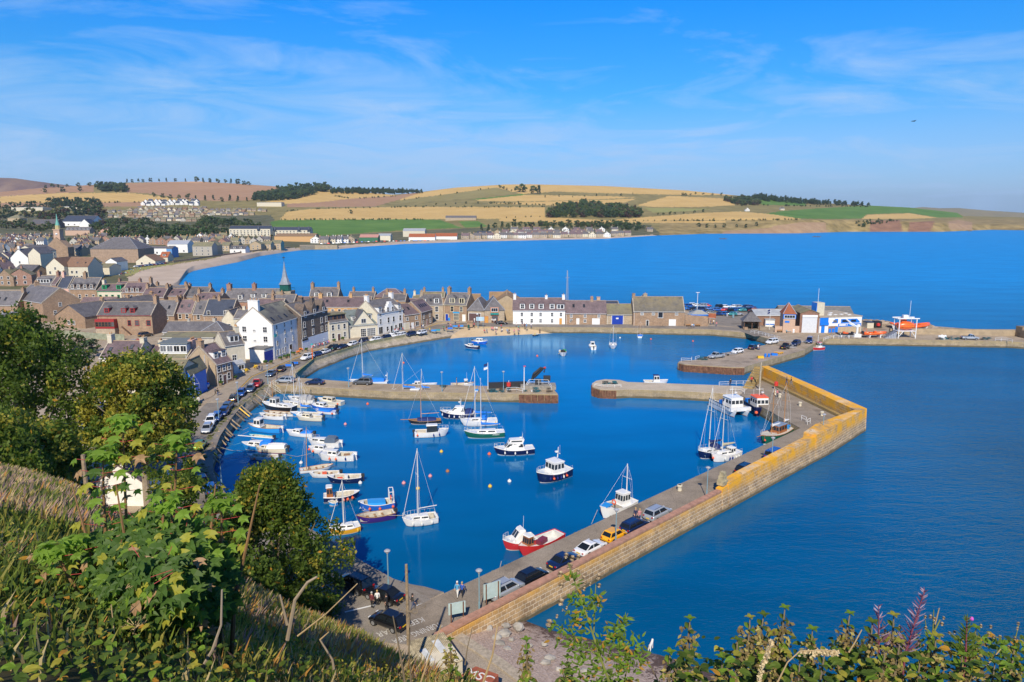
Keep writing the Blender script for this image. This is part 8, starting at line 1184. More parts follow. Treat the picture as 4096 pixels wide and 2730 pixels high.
for lab,tl,x,y,m_ in(('bright blue bin outside the blue-signed shop','g',561,670,HLB),('black bin between blue benches','a',1340,195,BLACK),('green mound-shaped bin on the parapet by the gatepost','g',782,752,GL),('pale wheelie bin by the car park hut','h',1450,616,LEAD),('grey wheelie bin by the front car park row','h',1518,632,STEEL),('white bin at the foot of the watch tower','h',2205,803,WHITE)): mb=MB(); mb.rev((0,0,0),[(.36,0),(.42,1.),(.44,1.05),(.2,1.25)],8); T(mb.build('litter_bin',m_,loc=P(tl,x,y)),lab,'bin','bins around the harbour')
FLW=[M('yellow_flowers',(.7,.45,.03),.8,.2,9.),M('orange_flowers',(.75,.2,.03),.8,.2,9.),leafmat('tub_leaves',(.08,.16,.03))]
for i,(tl,x,y,f) in enumerate((('a',815,262,0),('a',922,222,0),('a',680,345,2),('a',520,400,2),('a',1030,165,2),('a',1098,162,2),('a',1200,118,2),('a',1255,100,2),('a',1292,90,2),('a',1350,65,2),('a',1405,50,1),('a',1440,20,1),('j',1210,1015,2),('j',1530,910,2),('j',1628,890,2))):
 o=empty('flower_tub',P(tl,x,y,ZQ+.12)); T(o,'flower tub on the harbour street, %s going away from the tan house'%ORD[i].replace('leftmost','first').replace(' from the left',''),'flower tub','flower tubs along the harbour street'); MB().rev((0,0,0),[(.35,0),(.5,.45)],9).build('tub',WOOD,o); mb=MB(); [mb.ball((rnd.uniform(-.45,.45),rnd.uniform(-.45,.45),.5+rnd.uniform(0,.5)),.16,5) for _ in range(18)]; mb.build('flowers',FLW[f],o)
o=empty('davit_crane',P('i',595,785)); T(o,'white jib crane on a pedestal beside the black inflatable','crane'); mb=MB(); mb.cbox((0,0,.5),(2.2,1.6,1.)); mb.tube([(0,0,1.),(0,0,3.6)],.35,8); mb.build('pedestal',WHITE,o); mb=MB(); mb.tube([(0,0,3.2),(-2.4,-.3,4.6),(-4.2,-.5,6.)],[.35,.3,.2],6); mb.tube([(-.6,0,3.3),(-3,-.6,4.4)],.18,5); mb.cbox((.2,0,3.8),(.9,.8,.8)); mb.build('boom',WHITE,o)
for i,(tl,x,y) in enumerate((('h',1465,1060),('h',2020,905),('h',2150,985),('i',70,850))): o=empty('boat_trailer',P(tl,x,y)); T(o,('empty boat trailer behind the silver pickup','grey trailer behind the white off-roader','trailer with blue drum behind the black pickup','trailer with white box before the dark blue van')[i],'trailer','boat trailers on the broad jetty'); mb=MB(); [mb.tube([(-1.6,y_,.5),(1.2,y_,.5),(2.4,0,.45)],.06,5) for y_ in(-.7,.7)]; [mb.tube([(x_,-.7,.5),(x_,.7,.6)],.05,4) for x_ in(-1.5,-.5,.5)]; [mb.tube([(1.,y_,.5),(1.,y_,1.3)],.05,4) for y_ in(-.4,.4)]; mb.build('frame',LEAD,o); [MB().loft([[(-.4+.3*math.cos(t*.7854),y_+d_,.3+.3*math.sin(t*.7854)) for t in range(8)] for d_ in(-.08,.08)]).build('wheel',TYRE,o) for y_ in(-.85,.85)]
def line(nm,pts,w,z=ZQ+.024,mat=WHITE):
 mb=MB();
 for a,b in zip(pts[:-1],pts[1:]): d=(b-a).normalized(); n=Vector((-d.y,d.x,0))*w/2; mb.quad(*[(q.x,q.y,z) for q in(a+n,b+n,b-n,a-n)])
 return T(mb.build(nm,mat),kind='structure')
line('road_marking',top('l',(510,770),(865,685)),.22); line('road_marking',top('l',(1330,695),(1770,590),(2160,702)),.24); line('road_marking',top('i',(275,748),(360,800)),.2,mat=YEL); line('road_marking',top('h',(2020,885),(2330,905)),.2)
def ground_text(txt,tl,x0,y0,x1,y1):
 a=P(tl,x0,y0);b=P(tl,x1,y1); d=b-a; c=(a+b)/2; o=lettering(txt,None,(c.x,c.y,ZQ+.03),math.atan2(d.y,d.x),1.0,M('worn_road_paint',(.52,.5,.46),.9,.25,5.),tilt=0,name='road_lettering'); bpy.context.view_layer.update(); s=d.length/max(.1,o.dimensions.x); o.scale=(s,1.2,1); T(o,kind='structure')
ground_text('KEEP CLEAR','l',1410,848,880,1030); ground_text('TURNING AREA','l',1605,905,1060,1110)
z=4.5; q=[P('l',x,y,z) for x,y in((1215,1115),(1640,1005),(1868,1290),(1500,1440))]; o=empty('boat_store',(0,0,0)); T(o,'small store with a lichened corrugated roof and clear panels at the foot of the slope','store'); cen=sum(q,Vector())/4; mb=MB(); mb.prism([((p.x-cen.x)*.95+cen.x,(p.y-cen.y)*.95+cen.y) for p in q],0,z-.05); mb.build('wall',CRW,o)
rf=MB(); a,b,c_,d_=q; n=46; rf.loft([[tuple(a.lerp(b,i/n)+Vector((0,0,.05+(.07 if i%2 else 0)))),tuple(d_.lerp(c_,i/n)+Vector((0,0,-.25+(.07 if i%2 else 0))))] for i in range(n+1)],False,False,False); ro=rf.build('roof',M('lichened_corrugated',(.36,.31,.21),.95,.3,2.5),o)
for u0,u1,w0,w1 in((.12,.30,.35,.75),(.55,.75,.2,.62)):
 mb=MB(); k=14; mb.loft([[tuple(a.lerp(b,u0+(u1-u0)*i/k).lerp(d_.lerp(c_,u0+(u1-u0)*i/k),w)+Vector((0,0,.16-.3*w+(.06 if i%2 else 0)))) for w in(w0,w1)] for i in range(k+1)],False,False,False); mb.build('roof_light',M('clear_sheet',(.55,.58,.62),.3,.1),ro)
z=4.6; q=[P('m',x,y,z) for x,y in((75,1510),(295,1385),(552,1478),(420,1640))]; o=empty('container',(0,0,0)); T(o,'rust-red container with white lettering on its roof, at the bottom edge','container'); MB().prism([(p.x,p.y) for p in q],1.9,z).build('body',M('rust_red_steel',(.36,.10,.05),.75,.25,1.2),o); cc=sum(q,Vector())/4; t_=lettering('MSC',o,(cc.x,cc.y,z+.02),math.atan2((q[2]-q[1]).y,(q[2]-q[1]).x),1.3,HW,tilt=0)
A=at(392,2000,3.); B=at(578,2000,3.); house('cottage','white cottage with steep gable and chimney between the trees at the foot of the slope',A,B,9,hz(1930,A.y)-3,hz(1852,A.y+1)-hz(1930,A.y),WHW,PURP,gf=True,skew=False,ch=((.03,1.4),),pots=0); o=house('workshop','blue-fronted workshop half hidden between the dark tree and the middle tree',at(325,1730,ZQ),at(400,1722,ZQ),8,4.,2.,BLUE,MOSS,skew=False,cat='workshop')
A=at(1195,2425,ZQ); B=at(1290,2405,ZQ); mb=MB(); mb.loft([[(p.x,p.y,ZQ),(p.x,p.y,ZQ+1.8),(p.x,p.y+.4,ZQ+1.8),(p.x,p.y+.4,ZQ)] for p in(A,B)]); T(mb.build('garden_wall',WHW),'short white wall at the foot of the round tree','wall')
mb=MB(); L=[P('n',x,y,ZQ) for x,y in((640,690),(760,705),(950,720),(1200,740),(1420,745))]; mb.loft([[(p.x,p.y,0),(p.x,p.y,ZQ+1.9),(p.x,p.y+.08,ZQ+1.9),(p.x,p.y+.08,0)] for p in L]); T(mb.build('garden_fence',M('green_fence',(.28,.29,.20),.85,.2,1.)),'long greenish board fence below the white-edged cottage row','fence')
for i,(u,v) in enumerate(((2840,930),)): pass
mb=MB();
for s in(-1,1): mb.loft([[(0,0,0),(.1,s*.25,.08)],[(.35,0,.02),(.3,s*.5,.16)]],False,False,False)
mb.tube([(-.25,0,0),(.3,0,.03)],[.03,.09],5);
c=atD(3651,486,110); T(mb.build('gull',BLACK,loc=c),'dark bird flying in the sky at upper right','bird')
# the hillside the camera stands on
VSIL=[(-700,1770),(0,1885),(150,1915),(300,1965),(400,2040),(600,2110),(900,2310),(1150,2450),(1290,2510),(1420,2565),(1560,2665),(1650,2715),(1720,2760),(1770,2790),(2300,2800),(4800,2810)]
DSIL=[(-700,30),(0,38),(300,42),(600,40),(900,34),(1150,30),(1400,24),(1560,18),(1700,11),(1800,7),(2300,5.5),(4800,5)]
rv=random.Random(21)
def hill(u,f): # f: 0 at the feet, 1 at the brow
 v=interp(VSIL,u); Ds=interp(DSIL,u); e=atD(u,v,Ds); D=1.2+(Ds-1.2)*f; z=39.3+(e.z-39.3)*f; dx,dy,dz=ray(u,v); return Vector((dx/dy*D,D,z))
mb=MB(); rr=[]
for u in range(-700,4801,100):
 e=hill(u,1.); c=[hill(u,f)+Vector((0,0,rv.uniform(-.05,0)*f)) for f in(0,.05,.12,.22,.35,.5,.65,.8,.9,1.)]; rr.append([Vector((c[0].x,-6,39.6))]+c+[Vector((e.x*1.05,e.y+2,e.z-2.)),Vector((e.x*1.3,e.y*1.3+8,max(1.,e.z-14))),Vector((e.x*1.5,e.y*1.5+22,-2))])
rr.insert(0,[Vector((p.x-60,p.y,p.z)) for p in rr[0]]); rr.append([Vector((p.x+60,p.y,p.z)) for p in rr[-1]]); mb.loft(rr,False,False,False); T(mb.build('hillside',soil('hill_soil',(.045,.04,.018),(.12,.10,.045),.6),smooth=True),kind='structure')
LG=leafmat('leaf_green',(.14,.205,.028),.5); LD=leafmat('leaf_dark',(.08,.13,.02),.5); LY=leafmat('leaf_yellowing',(.34,.31,.04)); LO=leafmat('leaf_rust',(.48,.25,.03)); LB=leafmat('leaf_bright',(.19,.31,.03),.45); BARK=M('bark',(.20,.155,.10),.95,.25,3.,bump=.4); PALEB=M('pale_bark',(.30,.24,.17),.95,.2,2.)
def card(mb,c,s,r,k,up=.25):
 a=Vector((r.gauss(0,1),r.gauss(0,1),r.gauss(0,.7)+up)).normalized(); b=a.cross(Vector((r.gauss(0,1),r.gauss(0,1),r.gauss(0,1)))).normalized(); d=a.cross(b); b=b*s; d=d*s*.55; mb.k=k
 mb.add([c-b,c-b*.1+d,c+b,c-b*.1-d],[(0,1,2,3)])
def crown(name,nc,nl,rad,hgt,cr,ls,mats,wts,seed,z0=0.,shape=None,parent=None,loc=(0,0,0)):
 r=random.Random(seed); mb=MB()
 for i in range(nc):
  t=r.random(); th=r.random()*6.283; q=shape(t) if shape else math.sin(math.pi*(.12+.80*t))**.6; rr_=rad*q*(r.uniform(.55,1.02) if r.random()<.8 else r.uniform(.1,.6)); c=Vector((rr_*math.cos(th),rr_*math.sin(th),z0+hgt*t)); cs=cr*r.uniform(.6,1.25); k0=r.choices((0,1,2),wts[:3])[0]
  for j in range(nl):
   d=Vector((r.gauss(0,1),r.gauss(0,1),r.gauss(0,.75))); d=d.normalized()*cs*r.random()**.4; card(mb,c+d,ls*r.uniform(.6,1.3),r,k0 if r.random()<.75 else r.choices(range(len(mats)),wts)[0])
 return mb.build(name,mats,parent,loc)
def bigtree(lab,c,H,rad,z0,nc,nl,cr,ls,wts,seed,tr=.38,nb=7,shape=None):
 o=empty('sycamore_tree',c); T(o,lab,'tree'); r=random.Random(seed); mb=MB(); top_=Vector((0,0,H*.82)); mb.tube([(0,0,-1.5),(.05,0,z0*.6),(.1,.1,z0),(0,0,H*.55),top_],[tr*1.25,tr,tr*.85,tr*.5,.06],9)
 for i in range(nb): th=6.283*i/nb+r.uniform(-.3,.3); q=r.uniform(.5,.85); zb=z0*r.uniform(.6,1.5); mb.tube([(0,0,zb),(rad*q*.35*math.cos(th),rad*q*.35*math.sin(th),zb+(H-zb)*.28),(rad*q*math.cos(th),rad*q*math.sin(th),zb+(H-zb)*r.uniform(.5,.8))],[tr*.55,tr*.36,.05],6)
 mb.build('trunk',PALEB if tr>.4 else BARK,o); crown('crown',nc,nl,rad,H-z0,cr,ls,[LD,LG,LY,LO,LB],wts,seed,z0,shape,o); return o
def g_(u,v,D): p=atD(u,v,D); return p
q=atD(125,2090,86); bigtree('big dark sycamore at the left edge with pale forked limbs showing',q,27.6,9.0,3.4,370,110,1.75,.27,(52,36,9,2,1),1,.5)
q=atD(-10,2180,56); bigtree('lower yellow-green tree in front of the big dark sycamore',q,11.5,5.6,1.0,200,100,1.1,.19,(46,38,12,4,0),5,.3)
q=atD(215,2120,64); bigtree('rust-tinted tree right of the lower yellow-green one, over the workshop',q,10.2,3.6,1.0,130,80,1.0,.25,(40,32,18,10,0),6,.3)
q=atD(592,2030,88); bigtree('golden-tinged sycamore with a bare pale trunk beside the white cottage',q,20.2,6.8,7.6,300,105,1.3,.26,(22,30,36,9,3),2,.45)
q=atD(1110,2530,62); bigtree('full round sycamore in front of the boats, at the edge of the turning area',q,16.6,6.5,1.2,360,105,1.15,.20,(46,40,8,5,1),3,.35,shape=lambda t:(.72+.35*math.sin(math.pi*min(1,t*1.25)))*(1-max(0,t-.45)**1.5*1.75))
for i,(u,v,D,rad,H,lab) in enumerate(((760,2190,52,3.2,5.6,'low dark bush right of the bare pale trunk'),(850,2330,50,2.6,4.2,'bush below the left side of the round sycamore'),(700,2020,70,2.6,7.,'thin twiggy tree by the lower western quay'),(1010,2430,46,2.4,3.,'bush at the left foot of the round sycamore'))): o=empty('bush',atD(u,v,D)); T(o,lab,'bush'); MB().tube([(0,0,-1),(.1,0,H*.6)],[.12,.04],5).build('stem',BARK,o); crown('foliage',50,60,rad,H,.7,.2,[LD,LG,LY,LO],(45,38,12,5),30+i,.2,None,o)
GS=[leafmat('grass_straw',(.55,.42,.19),.3),leafmat('grass_heath',(.34,.22,.18),.2),leafmat('grass_green',(.17,.22,.03),.35),leafmat('grass_olive',(.29,.26,.05),.35),leafmat('grass_rust',(.55,.27,.06),.3),leafmat('grass_dark',(.06,.09,.02),.3)]
mb=MB()
for i in range(34000):
 u=rv.uniform(-250,1850); f=1-rv.random()**1.6*.9 if i%3 else rv.uniform(.06,1); p=hill(u,f); D=p.y
 n=math.sin(p.x*.9+1.3*math.sin(p.y*.7))*.5+math.sin(p.y*1.7+p.x*.33)*.5
 w=(18,62,3,8,4,16) if u<820 and D>11 else ((22,10,16,32,20,4) if u>820 else (8,6,36,28,2,20)); k=rv.choices(range(6),w)[0]
 if n>.35: k=rv.choice((2,3,5))
 elif n<-.5: k=rv.choice((0,1,4) if D>9 else (0,2,3))
 h=(.36 if D>10 else .22)*rv.uniform(.5,1.5); wd=.003+.0009*D; nb_=3 if D>6 else 2; mb.k=k
 for b in range(nb_):
  th=rv.uniform(0,6.283); ln=rv.uniform(.15,.6)*h; a=p+Vector((rv.uniform(-.12,.12),rv.uniform(-.12,.12),-.04)); m_=a+Vector((math.cos(th)*ln*.35,math.sin(th)*ln*.35,h*.62)); t_=a+Vector((math.cos(th)*ln,math.sin(th)*ln,h)); s=Vector((math.sin(th+1.),-math.cos(th+1.),0))*wd
  mb.add([a-s,a+s,m_+s*1.5,m_-s*1.5,t_],[(0,1,2,3),(3,2,4)])
T(mb.build('hill_grass',GS),'rough autumn grass and heath covering the near slope','grass',kind='stuff')
mb=MB()
for i in range(1500):
 u=rv.uniform(-150,1700); p=hill(u,rv.uniform(.2,1.)); q=rv.uniform(.15,.5)*(1 if u>800 else .7); k=rv.choices((0,1,2,3,4),(26,20,28,16,2) if u>800 else (50,26,8,5,0))[0]
 if (u<820 and p.y>11 and i%4) or (u>=820 and i%3==0 and q<.7): continue
 for j in range(42): mb_=p+Vector((rv.triangular(-q,q),rv.triangular(-q,q),rv.triangular(0,q*.8,.08))); card(mb,mb_,rv.uniform(.02,.042)*(.5+.05*p.y),rv,k if rv.random()<.8 else 2)
T(mb.build('hill_scrub',[LD,LG,LY,LO,LB]),'low tangled leafy scrub patching the near slope','scrub',kind='stuff')
def leafpoly(mb,c,d,n,L,W,fold=.15,teeth=0):
 d=d.normalized(); s=d.cross(n).normalized(); n=s.cross(d)
 mid=[c,c+d*L*.35+n*L*.06,c+d*L*.7+n*L*.03,c+d*L-n*L*.10]; l=[c+d*L*.18+s*W*.42,c+d*L*.42+s*W*.5,c+d*L*.72+s*W*.30]; r_=[p-2*(p-c).dot(s)*s for p in l]
 mb.add([mid[0],mid[1],mid[2],mid[3]]+[p+n*fold*W for p in l]+[p+n*fold*W for p in r_],[(0,1,5,4),(1,2,6,5),(2,3,6),(0,7,8,1),(1,8,9,2),(2,9,3)])
mb=MB()
for i in range(8000):
 far=i%2; u=rv.uniform(1500,4500) if far else rv.uniform(-300,1900); D=rv.uniform(3.4,5.4) if far else rv.uniform(2.2,8.5); vb=interp(VSIL,u); Ds=interp(DSIL,u); p=hill(u,min(1,(D-1.2)/(Ds-1.2)));
 hh=rv.random()**1.7*(.62 if far else .35)*(1 if u>2700 or not far else .45); p=p+Vector((0,0,hh)); mb.k=rv.choices(range(5),(34,34,16,6,10))[0]; th=rv.uniform(0,6.283); leafpoly(mb,p,Vector((math.cos(th),math.sin(th),rv.uniform(-.5,.3))),Vector((0,-.3,1)),rv.uniform(.04,.09),rv.uniform(.025,.05))
T(mb.build('undergrowth',[LD,LG,LY,LO,LB]),'leafy undergrowth along the bottom edge of the view','undergrowth',kind='stuff')
def nettle(lab,u,vt,D,seed,lean=0.,h=1.15,dense=1.,brown=.6):
 r=random.Random(seed); t=atD(u,vt,D); o=empty('nettle',(t.x,t.y,t.z-h)); T(o,lab,'nettle','nettles along the bottom edge'); st=[Vector((lean*(k/8)**2-lean,0,h*k/8)) for k in range(9)]; MB().tube(st,[.008]*8+[.003],5).build('stem',BARK,o); mb=MB(); z=h; k=0
 while z>.12:
  f=z/h; p=Vector((lean*f*f-lean,0,z)); a0=k*1.57+r.uniform(-.2,.2); L=(.045+.07*min(1,(h-z)/.25))*r.uniform(.8,1.25); mb.k=r.choices((0,1,2),(5,3,2))[0]
  for q in range(2 if k else 4): th=a0+math.pi*q if k else a0+1.57*q; leafpoly(mb,p,Vector((math.cos(th),math.sin(th),.25 if z>h-.1 else -.45)),Vector((0,0,1)),L,L*.62)
  if z<h-.05 and r.random()<dense:
   for q in range(int(60*brown)): th=r.uniform(0,6.283); rr_=r.uniform(.01,.07); c=p+Vector((rr_*math.cos(th),rr_*math.sin(th),-r.uniform(0,.13))); card_k=r.choice((3,3,4)); card(mb,c,.021,r,card_k)
  z-=.055+.03*f; k+=1
 mb.build('foliage',[LG,LB,LY,M('nettle_seed',(.19,.135,.05),.95,.25,20.),M('nettle_seed_pale',(.32,.27,.08),.95,.25,20.)],o)
NT_=((2760,2475,4.4,.02),(3000,2470,4.2,.0),(3055,2460,4.3,.05),(3140,2432,4.2,.02),(3250,2518,4.4,0),(3400,2455,4.3,.04),(3490,2490,4.1,0),(3575,2462,4.2,-.03),(3745,2545,4.0,0),(3905,2512,4.3,.02),(3600,2570,3.9,.03),(3540,2600,3.8,0),(2680,2610,4.2,0),(2890,2630,4.,0),(3300,2610,3.9,.05),(4060,2570,4.2,0),(2105,2560,4.8,-.02),(2270,2630,4.5,0),(2950,2560,4.,.0),(3850,2620,3.9,0),(3080,2600,3.9,0),(3200,2640,3.8,0),(3680,2640,3.8,0),(3980,2650,3.9,0),(1800,2560,6.,.0))
for i,(u,vt,D,ln) in enumerate(NT_): nettle('seeding nettle, %s along the bottom edge'%ORD[sorted(n[0] for n in NT_).index(u)],u,vt,D,100+i,ln,dense=.95,brown=.55 if i in(0,16) else .8)
DRY=M('dry_stalk',(.42,.30,.15),.9,.2,6.); THG=M('thistle_stem',(.20,.22,.05),.8,.2,6.); FLF=M('thistle_down',(.52,.40,.25),1.,.25,30.)
def thistle(lab,D,stems,heads,leaves,grp=None):
 o=empty('thistle',atD(stems[0][0][0],stems[0][0][1],D)); T(o,lab,'thistle',grp); b=o.location; pt=lambda u,v,k=0.:atD(u,v,D+k)-b; mb=MB()
 for i,s in enumerate(stems): n=len(s); mb.tube([pt(x,y,.04*i) for x,y in s],[.0075*(1-.55*j/(n-1))*(1.25 if i==0 else .7) for j in range(n)],6)
 mb.build('stem',THG,o); r=random.Random(int(D*77)+len(stems))
 for x,y,s in heads:
  mb=MB(); c=pt(x,y,r.uniform(-.04,.04)); s*=D/2800*.5;
  for q in range(70): d=Vector((r.gauss(0,1),r.gauss(0,1),r.gauss(0,1)+.5)).normalized(); e=d.cross(Vector((.3,.5,.8))).normalized()*s*.16; mb.add([c+d*s*.2-e,c+d*s*.2+e,c+d*s*r.uniform(.85,1.1)+e*1.6,c+d*s*r.uniform(.85,1.1)-e*1.6],[(0,1,2,3)])
  mb.rev((c.x,c.y,c.z-s*.9),[(.002,0),(s*.5,s*.25),(s*.45,s*.7),(s*.2,s*.9)],7); mb.build('seed_head',FLF,o)
 mb=MB()
 for x,y,w,n in leaves:
  for q in range(n): c=pt(x+r.uniform(-w,w),y+r.uniform(-w,w),r.uniform(-.08,.08)); mb.k=r.choices((0,1,2),(5,4,1))[0]; th=r.uniform(0,6.283); leafpoly(mb,c,Vector((math.cos(th),r.uniform(-.4,.4),math.sin(th))),Vector((0,-1,.4)),r.uniform(.03,.06),r.uniform(.010,.018))
 mb.build('foliage',[LB,LG,LO],o)
mq=lambda x,y:px('m',x,y)
thistle('tall branching thistle with fluffy seed heads in front of the pier wall',4.3,[[mq(*p) for p in s] for s in(((1830,1600),(1700,1250),(1640,1050),(1510,660),(1390,330),(1350,210)),((1690,1270),(1500,1130),(1250,990)),((1590,980),(1440,860),(1290,740)),((1640,1000),(1650,700),(1665,400)),((1770,1350),(1900,1050),(2030,780)),((1980,1600),(2030,1350),(2050,1100)))],
[(*mq(x,y),s) for x,y,s in((1325,125,24),(1395,155,26),(1462,145,25),(1365,245,32),(1255,335,28),(1692,365,26),(1535,440,14),(1600,450,14),(1700,465,20),(1270,465,22),(1530,505,17),(1265,655,32),(1130,895,34),(1220,815,16),(1330,720,14),(1690,690,13),(1285,745,10),(1460,300,20),(1520,380,20))],
[(*mq(x,y),w,n) for x,y,w,n in((1400,400,22,22),(1450,650,35,40),(1540,810,40,36),(1650,640,28,40),(1270,990,50,40),(1450,1100,50,30),(1560,1300,70,90),(1750,1130,28,26),(1870,980,30,36),(1990,880,22,22),(2060,1200,70,110),(2040,1330,50,50),(1850,1430,60,60),(1480,1480,70,80),(1930,1060,30,20),(1450,840,28,24))])
thistle('clump of pale thistle heads low at the right',4.2,[((3690,2730),(3720,2560),(3760,2480)),((3720,2600),(3700,2480)),((3730,2560),(3735,2440)),((3850,2730),(3880,2600),(3940,2540)),((3880,2600),(3800,2530)),((4000,2730),(4060,2560),(4075,2500))],[(x,y,s) for x,y,s in((3701,2469,16),(3722,2468,18),(3737,2477,18),(3775,2473,14),(3768,2497,18),(3703,2513,16),(3662,2542,16),(3675,2570,18),(3924,2505,16),(3963,2508,16),(3955,2538,15),(3798,2533,14),(3818,2530,16),(3770,2545,14),(4000,2550,18),(3975,2550,14),(4073,2496,16),(4070,2515,14),(4060,2555,16),(4035,2588,14),(3777,2580,14))],[(3720,2600,60,60),(3900,2620,80,70),(4040,2620,60,70)])
thistle('thistle heads at the far left bottom among green weeds',5.,[((20,2720),(60,2500),(90,2420)),((60,2520),(120,2450))],[(32,2462,16),(60,2480,18),(120,2505,18),(270,2520,16),(70,2470,14)],[(60,2560,50,40)])
WH=[M('willowherb_stem',(.22,.05,.08),.8,.1),leafmat('willowherb_leaf',(.20,.075,.13),.3),leafmat('willowherb_fluff',(.50,.36,.42),.4)]
for i,(u0,v0,u1,v1,lab) in enumerate(((3620,2620,3698,2362,'tall leaning willowherb with purple-red leaves, at right'),(3515,2620,3515,2422,'thin purple willowherb left of the tall leaning one'),(3862,2640,3868,2470,'willowherb with one pink flower right of the thistle clump'))):
 D=4.1; b=atD(u0,v0,D); o=empty('willowherb',b); T(o,lab,'willowherb','willowherbs at the right'); t=atD(u1,v1,D)-b; MB().tube([(0,0,-.5),(0,0,0),t],[.008,.007,.002],5).build('stem',WH[0],o); mb=MB(); r=random.Random(i)
 for q in range((90,34,80)[i]): f=r.random(); c=t*f; th=r.uniform(0,6.283); mb.k=r.choice((0,0,1)) if i<2 else 2; leafpoly(mb,c,Vector((math.cos(th),math.sin(th),.9)),Vector((0,-1,.2)),(.10*(1-f)+.03),.008)
 mb.build('foliage',[WH[1],WH[2],LG],o)
 if i==2: MB().ball(t+Vector((.03,0,-.01)),.014,6).build('flower',M('pink_flower',(.6,.1,.5),.6,0.),o)
def stalk(lab,pts,D,r0=.008,umb=0,mat=None,D1=None):
 n=len(pts); P_=[atD(u,v,D+((D1 or D)-D)*i/(n-1)) for i,(u,v) in enumerate(pts)]; o=empty('dry_stalk',P_[0]); T(o,lab,'dry stalk','dead stalks in the foreground'); Q=[p-P_[0] for p in P_]; MB().tube(Q,[r0*(1-.5*i/(n-1)) for i in range(n)],6).build('stem',mat or DRY,o)
 if umb:
  mb=MB(); t=Q[-1]; r=random.Random(int(P_[0].x*100)); ls=umb*D/2800
  for i in range(15): th=6.283*i/15+r.random()*.3; e=t+Vector((ls*math.cos(th)*r.uniform(.5,1),ls*math.sin(th)*r.uniform(.5,1),ls*r.uniform(.25,.5))); mb.tube([t,e],.0022,4); [mb.tube([e,e+Vector((r.gauss(0,1),r.gauss(0,1),abs(r.gauss(0,1))))*ls*.09],.0018,3) for _ in range(5)]
  mb.build('umbel',mat or DRY,o)
for a in (('bent pale hogweed stalk right of the maples',[(780,2720),(850,2600),(885,2500),(888,2360)],4.2,.012,0,PALEB),('long straw stalk crossing the slope diagonally',[(1190,2545),(1300,2460),(1430,2335)],5.,.007,0),('dead umbel silhouetted beside the telegraph pole',[(1645,2740),(1636,2600),(1640,2450)],5.5,.011,70,BARK),('dead umbel among the maple leaves',[(440,2725),(500,2600),(545,2510)],4.6,.008,55),('left dead umbel above the dark slope',[(228,2540),(229,2440)],5.2,.007,42,BARK),('small dead umbel left of the maples',[(318,2580),(320,2490)],5.,.007,40),('dead umbel at the left edge',[(0,2680),(52,2490)],5.,.007,42),('straight dead stem left of the pole',[(1620,2730),(1590,2560),(1572,2465)],5.,.009,0,BARK),('slanting dead stem right of the pole',[(1680,2740),(1720,2620),(1765,2500)],5.,.008),('forked dead stem in front of the red container',[(1930,2740),(1970,2620),(1990,2500)],4.6,.010),('thin dead stem before the boulders',[(1860,2660),(1870,2590),(1890,2510)],4.8,.006,0,BARK),('bleached stem low in front of the maples',[(440,2720),(470,2650),(445,2420)],4.4,.007),('curved branch before the round sycamore base',[(1150,2560),(1180,2400),(1230,2330),(1268,2308)],6.,.02,0,PALEB),('forked branch left of the curved one',[(1150,2500),(1120,2380)],6.,.016,0,PALEB),('bare bent stem on the heath',[(1340,2700),(1330,2640),(1280,2560)],6.,.015,0,PALEB),('short stem beside the bare bent one',[(1280,2560),(1316,2528)],6.,.008),('pale stalk among the right nettles',[(3395,2610),(3420,2570),(3447,2520)],4.,.006),('pale slanting stalk at lower right',[(3885,2725),(3950,2660),(4003,2597)],4.,.006),('pale upright stalk behind the thistle clump',[(3730,2530),(3745,2480),(3757,2433)],4.3,.006),('thin dark weed stem curving by the beach',[(2630,2720),(2600,2660),(2560,2640)],4.6,.005,0,BARK)): stalk(*a)
for i,pts in enumerate((((3110,2730),(3150,2650),(3200,2605),(3300,2602),(3350,2606)),((3035,2730),(3050,2660),(3090,2560)))):
 D=3.6; Q=[atD(u,v,D) for u,v in pts]; o=empty('grass_plume',Q[0]); T(o,('arching straw grass plume crossing the right nettles','upright straw grass plume left of the arching one')[i],'grass stem','grass plumes at the right'); Q=[p-Q[0] for p in Q]; MB().tube(Q,[.006]+[.004]*(len(Q)-1),5).build('stem',DRY,o); mb=MB()
 for q in range(260): f=rv.random(); a,b=(Q[-2],Q[-1]) if rv.random()<.6 else (Q[-3],Q[-2]); c=a.lerp(b,f); card(mb,c+Vector((rv.gauss(0,.006),rv.gauss(0,.006),-abs(rv.gauss(0,.014)))),.011,rv,0)
 mb.build('seed_plume',M('straw_seed',(.60,.48,.28),.9,.15,20.),o)
ML=[leafmat('maple_leaf',(.08,.15,.024),.35),leafmat('maple_young',(.24,.38,.045),.5),leafmat('maple_yellow',(.48,.46,.06),.5),leafmat('maple_brown',(.45,.28,.14),.3)]
def maple_leaf(mb,c,d,n,s,k):
 d=d.normalized(); e=d.cross(n).normalized(); n=e.cross(d); mb.k=k; pr_=((0,0,0),(-.32,.02,-.05),(-.62,.22,-.16),(-.40,.36,-.02),(-.74,.72,-.20),(-.36,.66,.02),(-.20,.72,.02),(0,1.12,-.14),(.20,.72,.02),(.36,.66,.02),(.74,.72,-.20),(.40,.36,-.02),(.62,.22,-.16),(.32,.02,-.05)); ce=c+d*s*.45-n*s*.06
 mb.add([ce]+[c+e*x*s+d*y*s+n*z*s for x,y,z in pr_],[(0,i,i+1) for i in range(1,14)]+[(0,14,1)])
PET=M('red_petiole',(.42,.05,.05),.7,.1); MST=M('maple_stem',(.24,.13,.05),.8,.15,5.); mq2=lambda x,y:px('q',x,y)
